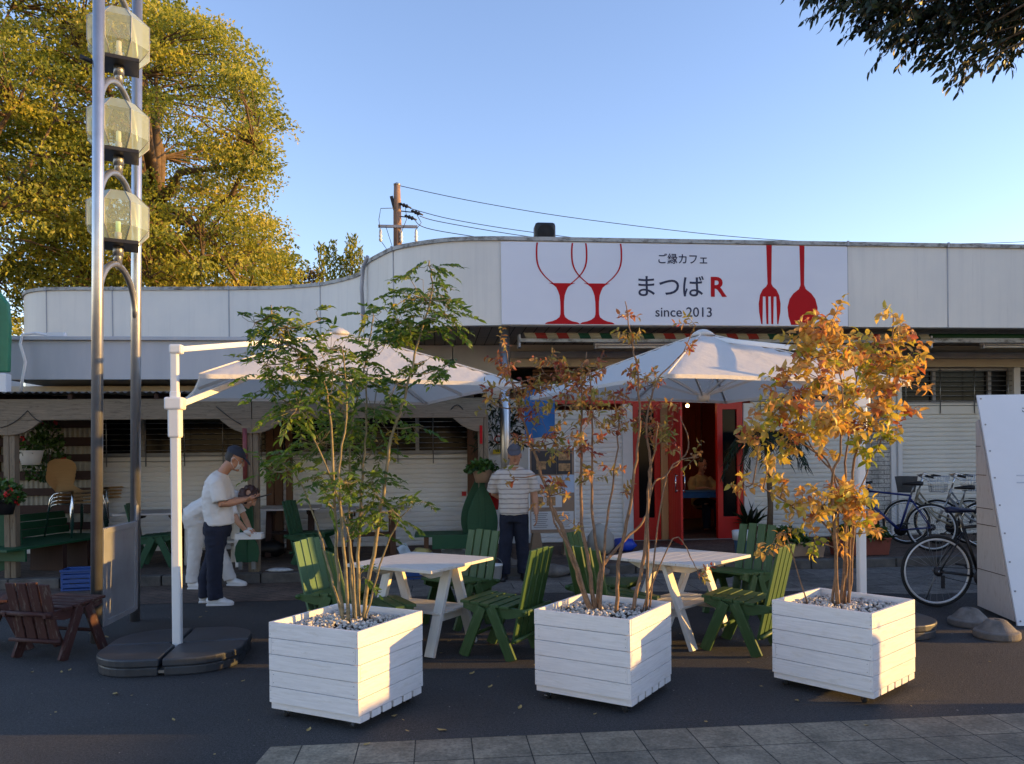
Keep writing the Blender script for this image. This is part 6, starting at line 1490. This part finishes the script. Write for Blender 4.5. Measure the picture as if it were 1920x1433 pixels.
def hand(mb, w, d, n, thumb, curl=.5, k=1.0):
    """palm, four jointed fingers and a thumb; d = finger direction, n = palm normal, thumb = side of the thumb (+1/-1)"""
    w = Vector(w); d = Vector(d).normalized(); n = Vector(n); s = d.cross(n).normalized() * thumb; n = (n - d * n.dot(d)).normalized()
    mb.ellip(w + d * .045 * k, d, s, n, (.055 * k, .040 * k, .017 * k)); mb.ellip(w + d * .005 * k, d, s, n, (.03 * k, .028 * k, .020 * k))
    for i, (o, L) in enumerate(((.030, .072), (.010, .080), (-.010, .074), (-.029, .058))):
        p = w + d * (.085 * k) + s * (o * k); P = [w + d * (.055 * k) + s * (o * .9 * k), p]; a = 0
        for j, f in enumerate((.45, .32, .25)): a += curl * (.75 + .1 * i); P.append(P[-1] + (d * math.cos(a) + n * math.sin(a)) * (L * f * k))
        mb.tube(P, [.0095 * k, .009 * k, .0085 * k, .0078 * k, .0062 * k], 8)
    b0 = w + d * .022 * k + s * .030 * k; P = [b0 - s * .012 * k, b0 + s * .014 * k + d * .012 * k, b0 + s * .024 * k + d * .036 * k + n * .010 * k, b0 + s * .022 * k + d * .058 * k + n * (.016 + .01 * curl) * k]
    mb.tube(P, [.012 * k, .0105 * k, .0092 * k, .0068 * k], 8)
def capmesh(P, name, m, parent, brim=True, band=.058):
    b = MB(); vs = []; n = 20
    L = [(-.004, band - .02, .106, .086), (-.006, band + .02, .107, .087), (-.010, .085, .096, .079), (-.012, .115, .070, .058), (-.013, .132, .035, .03), (-.013, .137, .006, .006)]
    for x, z, rx, ry in L:
        for j in range(n): a = 2 * math.pi * j / n; vs.append(P(x + rx * math.cos(a), ry * math.sin(a), z))
    b.add(vs, [(i * n + j, i * n + (j + 1) % n, (i + 1) * n + (j + 1) % n, (i + 1) * n + j) for i in range(len(L) - 1) for j in range(n)], None, True)
    o = b.build(name, m, parent)
    if brim:
        b = MB(); up_ = []; 
        for q, (x0, w_) in enumerate(((.075, .074), (.115, .078), (.150, .066), (.172, .04))):
            for j in range(9): y = -w_ + 2 * w_ * j / 8; up_.append(P(x0 + (.006 if q else .02) * (1 - (y / w_) ** 2), y, band - .002 - .05 * q * .33 - .35 * y * y * 8 * .12))
        dn = [p - (P(0, 0, 1) - P(0, 0, 0)) * .004 for p in up_]; k = len(up_)
        fs = [(i * 9 + j, i * 9 + j + 1, (i + 1) * 9 + j + 1, (i + 1) * 9 + j) for i in range(3) for j in range(8)]
        b.add(up_ + dn, fs + [tuple(k + i for i in reversed(f)) for f in fs], None, True); b.build('brim', m, o)
def shoe(parent, p, ang, m, L=.275, collar=True):
    b = MB(); d = Vector((math.cos(ang), math.sin(ang), 0)); p = Vector(p); s = Vector((-d.y, d.x, 0)); q = lambda t, h: p + d * (t * L - .075) + Z1 * h
    b.loft([(q(0, .045), .030, .026), (q(.06, .05), .046, .036), (q(.25, .053), .050, .040), (q(.5, .045), .042, .044), (q(.75, .034), .032, .048), (q(.92, .027), .024, .040), (q(1.0, .024), .012, .018)], s, 14)
    b.ellip(q(.24, .085), d, s, Z1, (.055, .042, .03))
    o = b.build('shoe', m, parent); o.data.transform(Matrix.Identity(4))
    b = MB(); b.prism([(x * L - .078, y) for x, y in ((-.01, -.03), (.3, -.042), (.62, -.046), (.85, -.046), (.98, -.028), (1.02, 0), (.98, .028), (.85, .046), (.62, .046), (.3, .042), (-.01, .03))], p + Z1 * .002, d, s, .02); b.build('sole', m, o, .004)
    if collar:
        b = MB()
        for k in range(4): b.tube([q(.34 + .07 * k, .098 - .011 * k) + s * .025, q(.34 + .07 * k, .102 - .011 * k), q(.34 + .07 * k, .098 - .011 * k) - s * .025], .004, 5)
        b.build('laces', M_SHOE, o)
def person(label, loc, rz): return tag(thing('person', label, 'person', loc, rz))

# -- man with a tablet, navy cap, seen from the side
m1 = person('standing man in white shirt, navy trousers, cap and mask, looking at a tablet', (-2.40, 8.80, .004), R(4))
E_ = MB(); B = MB()
P = head(B, (.225, 0, 1.575), (1, 0, -.50), (.4, 0, 1), E_)
B.loft([((.07, 0, 1.36), .06, .075), ((.10, 0, 1.42), .058, .062), ((.155, 0, 1.49), .056, .056), ((.195, 0, 1.54), .055, .055)])
B.loft([((.05, 0, .80), .12, .15), ((.04, 0, 1.1), .12, .16), ((.05, 0, 1.3), .10, .17), ((.07, 0, 1.38), .06, .10)])
for s in (-1, 1):
    sh, el, wr = Vector((.075, s * .185, 1.325)), Vector((.13, s * .225, 1.085)), Vector((.345, s * .105, 1.125))
    B.loft([(sh, .050, .050), (sh.lerp(el, .5), .047, .046), (el, .041, .042), (el.lerp(wr, .3), .043, .044), (el.lerp(wr, .75), .033, .035), (wr, .026, .030)], (0, 1, 0.2))
    hand(B, wr, (.9, -s * .25, .05), (0, -s * .5, .85), s * -1 if s > 0 else 1, .55)
B.remesh('body', [M_TAN], m1, .0065, 3, (E_, [M_EYEW, M_GREYHAIR, M_LIP]))
S = MB()
S.loft([((.062, 0, .855), .155, .19), ((.055, 0, .95), .157, .19), ((.035, 0, 1.08), .152, .193), ((.03, 0, 1.2), .148, .203), ((.045, 0, 1.30), .130, .208), ((.075, 0, 1.37), .098, .165), ((.10, 0, 1.415), .07, .085)])
for s in (-1, 1): S.loft([((.07, s * .11, 1.335), .06, .055), ((.075, s * .165, 1.325), .072, .068), ((.08, s * .205, 1.29), .078, .076), ((.10, s * .232, 1.21), .080, .075), ((.118, s * .243, 1.115), .083, .078)], (0, 1, .2))
S.remesh('shirt', [M_WCLOTH], m1, .010, 5, wr=.011, seed=1)
S = MB(); S.loft([((.045, 0, .92), .135, .17), ((.04, 0, .82), .152, .185), ((.03, 0, .74), .14, .175)])
for y, x0, x1, x2 in ((-.095, .035, .03, .02), (.095, .02, -.04, -.11)): S.loft([((x0, y, .82), .115, .095), ((x0 - .005, y, .66), .105, .092), ((x1, y, .46), .085, .082), ((x2 - .0, y, .26), .080, .076), ((x2 + .01, y, .10), .082, .075), ((x2 + .015, y, .065), .085, .076)])
S.remesh('trousers', [M_NAVYCLOTH], m1, .010, 4, wr=.010, seed=2)
shoe(m1, (.02, -.10, 0), R(-4), M_SHOE); shoe(m1, (-.10, .10, 0), R(6), M_SHOE)
capmesh(P, 'cap', M_CAPN, m1)
b = MB(); vs = []
for z, w_, x in ((.0, .056, .080), (-.035, .064, .098), (-.075, .06, .096), (-.108, .04, .075)):
    for j in range(9): a = -1.15 + 2.3 * j / 8; vs.append(P(x * math.cos(a) * .62 + x * .45, w_ * 1.12 * math.sin(a), z))
b.add(vs, [(i * 9 + j, i * 9 + j + 1, (i + 1) * 9 + j + 1, (i + 1) * 9 + j) for i in range(3) for j in range(8)], None, True)
for s in (-1, 1): b.tube([P(.05, s * .066, -.005), P(.01, s * .088, .01), P(-.015, s * .086, -.01), P(.0, s * .085, -.05), P(.045, s * .063, -.09)], .003, 5)
b.build('face_mask', mat('mask_cloth', (.78, .78, .80), .8), m1)
b = MB(); vs = []
for z in (-.055, -.02, .02, .05):
    for j in range(11): a = R(95) + R(170) * j / 10; vs.append(P(-.004 + (.101 - .018 * (z < -.04)) * math.cos(a), (.081 - .012 * (z < -.04)) * math.sin(a), z))
b.add(vs, [(i * 11 + j, i * 11 + j + 1, (i + 1) * 11 + j + 1, (i + 1) * 11 + j) for i in range(3) for j in range(10)], None, True); b.build('hair', M_GREYHAIR, m1)
tb = MB(); tb.box((0, 0, 0), (.25, .18, .012)); o = tb.build('tablet', M_BLACK, None, .004); o.matrix_world = m1.matrix_basis @ Matrix.Translation((.50, 0, 1.155)) @ Matrix.Rotation(R(-14), 4, 'Y'); tag(o, 'dark tablet held in the hands of the man in the navy cap', 'tablet')
o.rotation_euler = (0, R(-14), R(4)); o.location = Vector((-2.40, 8.80, .004)) + Matrix.Rotation(R(4), 3, 'Z') @ Vector((.475, 0, 1.145))

# -- woman in white bending over the cart
w1 = person('woman in white with curly dark hair, bending forward behind the man in the navy cap', (-2.78, 9.92, .004), R(0))
E_ = MB(); B = MB(); P = head(B, (.50, -.02, 1.10), (.85, -.1, -.75), (.6, 0, .8), E_)
B.loft([((.34, 0, 1.10), .055, .06), ((.42, 0, 1.11), .05, .05), ((.47, -.01, 1.11), .05, .05)]); B.loft([((-.10, 0, .90), .11, .14), ((.15, 0, 1.06), .10, .14), ((.33, 0, 1.10), .07, .13)])
for s in (-1, 1):
    sh, el, wr = Vector((.30, s * .165, 1.05)), Vector((.40, s * .20, .82)), Vector((.50, s * .10 - .06, .69)); B.loft([(sh, .043, .043), (sh.lerp(el, .5), .04, .04), (el, .036, .036), (el.lerp(wr, .3), .036, .036), (wr, .024, .027)]); hand(B, wr, (.75, -s * .2, -.6), (0, -s * .6, -.5), -s, .7, .92)
B.remesh('body', [M_SKIN], w1, .007, 3, (E_, [M_EYEW, M_HAIR, M_LIP]))
S = MB(); S.loft([((-.20, 0, .86), .13, .175), ((-.10, 0, .93), .135, .175), ((.08, 0, 1.04), .125, .17), ((.24, 0, 1.09), .115, .175), ((.34, 0, 1.10), .08, .13), ((.38, 0, 1.10), .06, .075)])
for s in (-1, 1): S.loft([((.29, s * .12, 1.07), .07, .07), ((.31, s * .17, 1.03), .065, .065), ((.345, s * .19, .93), .062, .06), ((.36, s * .195, .89), .062, .06)])
S.remesh('shirt', [M_WCLOTH], w1, .011, 5, wr=.011, seed=3)
S = MB(); S.loft([((-.13, 0, .95), .125, .165), ((-.15, 0, .85), .145, .18), ((-.12, 0, .76), .14, .17)])
for y, xs in ((-.085, (-.10, -.11, -.12, -.15, -.16)), (.09, (-.10, .02, .12, .20, .24))): S.loft([((xs[0], y, .82), .115, .09), ((xs[1], y, .64), .095, .085), ((xs[2], y, .44), .08, .075), ((xs[3], y, .22), .075, .07), ((xs[4], y, .075), .078, .07)])
S.remesh('trousers', [M_WTROU], w1, .010, 4, wr=.010, seed=4)
shoe(w1, (-.13, -.09, 0), R(-5), M_SHOE, .245, False); shoe(w1, (.28, .09, 0), R(-12), M_SHOE, .245, False)
b = MB(); r_ = np.random.default_rng(5)
for i in range(70):
    v = r_.normal(0, 1, 3); v /= np.linalg.norm(v)
    if v[0] > .55 and v[2] < .3: continue
    c = P(v[0] * .10 - .012, v[1] * .088, v[2] * .112 + .015); b.ellip(c, X1, Y1, Z1, (.03, .03, .028), 0, 8)
b.remesh('hair', [M_HAIR], w1, .008, 2)
for s in (-1, 1):
    b = MB(); b.ellip(Vector((.51, s * .10 - .062, .68)), (.8, 0, -.6), Y1, (.6, 0, .8), (.055, .045, .03)); b.build('glove', M_SHOE, w1)
b = MB(); b.box((0, 0, .03), (.30, .16, .008)); b.box((0, -.08, .06), (.30, .008, .07)); b.box((0, .08, .06), (.30, .008, .07)); b.box((-.15, 0, .06), (.008, .16, .07)); b.box((.15, 0, .06), (.008, .16, .07))
o = b.build('white_tray', M_WPLASTIC, None, .003, loc=(-2.26, 9.84, .57)); tag(o, 'small white tray held below the gloved hands of the bending woman', 'tray')

# -- man in a striped shirt facing the viewer
m2 = person('man in grey cap, striped polo shirt and dark trousers, facing the camera by the column', (.97, 9.92, .004), R(-97))
E_ = MB(); B = MB(); P = head(B, (.075, .02, 1.575), (1, .03, -.06), (0, -.06, 1), E_, 1.02)
B.loft([((.02, 0, 1.34), .065, .085), ((.03, .005, 1.42), .06, .064), ((.05, .012, 1.49), .058, .058), ((.06, .018, 1.54), .056, .056)]); B.loft([((0, 0, .85), .12, .15), ((0, 0, 1.1), .12, .16), ((0, 0, 1.3), .09, .17)])
sh, el, wr = Vector((.0, .205, 1.345)), Vector((.01, .265, 1.06)), Vector((.07, .285, .83)); B.loft([(sh, .052, .052), (sh.lerp(el, .5), .05, .05), (el, .043, .043), (el.lerp(wr, .3), .044, .044), (wr, .028, .031)]); hand(B, wr, (.05, .03, -1), (0, -1, 0), 1, .35)
sh, el, wr = Vector((.0, -.205, 1.345)), Vector((-.10, -.255, 1.08)), Vector((-.17, -.06, .98)); B.loft([(sh, .052, .052), (sh.lerp(el, .5), .05, .05), (el, .043, .043), (el.lerp(wr, .4), .042, .042), (wr, .028, .031)]); hand(B, wr, (-.1, 1, -.2), (-1, 0, 0), 1, .5)
B.remesh('body', [M_TAN], m2, .0065, 3, (E_, [M_EYEW, M_GREYHAIR, M_LIP]))
S = MB(); S.loft([((.01, 0, .83), .145, .185), ((.015, 0, .92), .15, .188), ((.02, 0, 1.05), .142, .19), ((.01, 0, 1.2), .132, .205), ((.0, 0, 1.31), .115, .215), ((.005, 0, 1.385), .085, .165), ((.015, .003, 1.43), .072, .085)])
for s in (-1, 1): S.loft([((0, s * .11, 1.345), .055, .05), ((0, s * .165, 1.335), .070, .066), ((.0, s * .215, 1.29), .076, .074), ((-.01 if s > 0 else -.04, s * .25, 1.2), .08, .075), ((-.005 if s > 0 else -.07, s * .27, 1.11), .084, .078)])
S.remesh('shirt', [MATS['striped_shirt']], m2, .010, 5, wr=.011, seed=5)
b = MB(); b.torus((.022, .004, 1.435), X1, (0, 1, -.0), .068, .014, 24, 8); b.build('collar', MATS['striped_shirt'], m2)
S = MB(); S.loft([((.0, 0, .90), .13, .165), ((.0, 0, .82), .145, .18), ((-.005, 0, .74), .14, .175)])
for y0, y1, x in ((-.09, -.125, .02), (.09, .115, -.02)): S.loft([((0, y0, .82), .12, .095), ((0, y0, .64), .105, .094), ((x, (y0 + y1) / 2, .45), .088, .085), ((x - .01, y1, .24), .082, .08), ((x - .01, y1, .075), .084, .08)])
S.remesh('trousers', [M_NAVYCLOTH], m2, .010, 4, wr=.010, seed=6)
shoe(m2, (.02, -.13, 0), R(-8), M_BLACK); shoe(m2, (-.02, .12, 0), R(12), M_BLACK)
capmesh(P, 'cap', M_CAPG, m2)
b = MB(); vs = []
for z in (-.05, -.015, .02, .05):
    for j in range(13): a = R(80) + R(200) * j / 12; vs.append(P(-.004 + .102 * math.cos(a), .082 * math.sin(a), z))
b.add(vs, [(i * 13 + j, i * 13 + j + 1, (i + 1) * 13 + j + 1, (i + 1) * 13 + j) for i in range(3) for j in range(12)], None, True); b.build('hair', M_GREYHAIR, m2)

# -- guest inside the cafe, with table and lamps
p = gy(1322, 905, 14.3)
t = thing('indoor_table', 'table with a blue cloth inside the red doorway', 'table', (4.75, 14.0, .12)); b = MB(); b.box((0, 0, .72), (1.5, .7, .04)); b.build('tabletop', M_DKBROWN, t, .005)
for x in (-.68, .68):
    b = MB(); b.box((x, 0, .35), (.06, .6, .7)); b.build('leg', M_DKBROWN, t)
b = MB(); b.box((-.1, -.1, .755), (1.1, .6, .025)); b.box((-.1, -.36, .70), (1.1, .02, .10)); b.build('cloth', M_BLUECLOTH, t, .008)
g1 = person('dark haired guest in a yellow shirt seated at the table inside the doorway', (p.x, 14.55, .12), R(-80))
E_ = MB(); B = MB(); P = head(B, (.06, 0, 1.22), (1, .3, -.35), (0.2, 0, 1), E_)
B.loft([((.0, 0, 1.0), .06, .08), ((.02, 0, 1.08), .055, .055), ((.04, 0, 1.15), .05, .05)]); B.loft([((0, 0, .46), .12, .17), ((0, 0, .8), .11, .16), ((0, 0, .98), .08, .16)])
for s in (-1, 1):
    sh, el, wr = Vector((0, s * .19, .97)), Vector((.12, s * .26, .76)), Vector((.34, s * .10, .80)); B.loft([(sh, .05, .05), (el, .042, .042), (wr, .028, .03)]); hand(B, wr, (.8, -s * .5, 0), (0, 0, -1), -s, .4)
    B.loft([((0, s * .1, .48), .08, .08), ((.4, s * .12, .48), .07, .07), ((.42, s * .12, .04), .05, .05)])
B.remesh('body', [M_SKIN], g1, .008, 3, (E_, [M_EYEW, M_HAIR, M_LIP]))
S = MB(); S.loft([((0, 0, .46), .14, .19), ((0, 0, .7), .135, .185), ((0, 0, .92), .12, .205), ((.0, 0, 1.0), .08, .15), ((.01, 0, 1.04), .06, .075)])
for s in (-1, 1): S.loft([((0, s * .15, .96), .075, .075), ((.06, s * .23, .86), .07, .07), ((.12, s * .265, .77), .066, .066), ((.2, s * .2, .785), .062, .062)])
S.remesh('shirt', [mat('yellow_shirt', (.42, .33, .16), .85, 0, .08, 8, .4, 12)], g1, .011, 4, wr=.011, seed=7)
b = MB()
for i in range(50):
    v = np.random.default_rng(i).normal(0, 1, 3); v /= np.linalg.norm(v)
    if v[0] > .45 and v[2] < .45 or v[2] < -.5: continue
    b.ellip(P(v[0] * .095 - .012, v[1] * .08, v[2] * .105 + .022), X1, Y1, Z1, (.028, .028, .026), 0, 8)
b.remesh('hair', [M_GREYHAIR], g1, .009, 2)
b = MB(); b.loft([((.0, 0, .5), .13, .18), ((.2, 0, .5), .10, .2), ((.42, 0, .5), .085, .19)]); 
for s in (-1, 1): b.loft([((.42, s * .12, .5), .085, .085), ((.43, s * .12, .06), .07, .07)])
b.remesh('trousers', [M_NAVYCLOTH], g1, .012, 3)
BULB = emit('tungsten_bulb', (1.0, .55, .20), 8)
for px, py, Y, lab in ((1203, 766, 13.3, 'small pendant bulb furthest left above the doorway'), (1190, 768, 13.3, 'small pendant bulb behind the left side light'), (1289, 761, 14.2, 'pendant bulb hanging in the open red doorway')):
    p = gy(px, py, Y); t = thing('pendant_lamp', lab, 'lamp', p, 0, 'pendant lamps inside the cafe'); b = MB(); b.ball((0, 0, 0), .032, 12); b.build('bulb', BULB, t)
    b = MB(); b.lathe([(.02, .03), (.022, .07), (.004, .085)], 12); b.tube([(0, 0, .08), (0, 0, 2.85 - p.z)], .004, 5); b.build('cord', M_BLACK, t)
    ld = bpy.data.lights.new('bulb_light', 'POINT'); ld.energy = 0.6; ld.color = (1.0, .6, .28); ld.shadow_soft_size = .04
    lo = bpy.data.objects.new('bulb_light', ld); COL.objects.link(lo); lo.parent = t; lo.location = (0, 0, -.06)
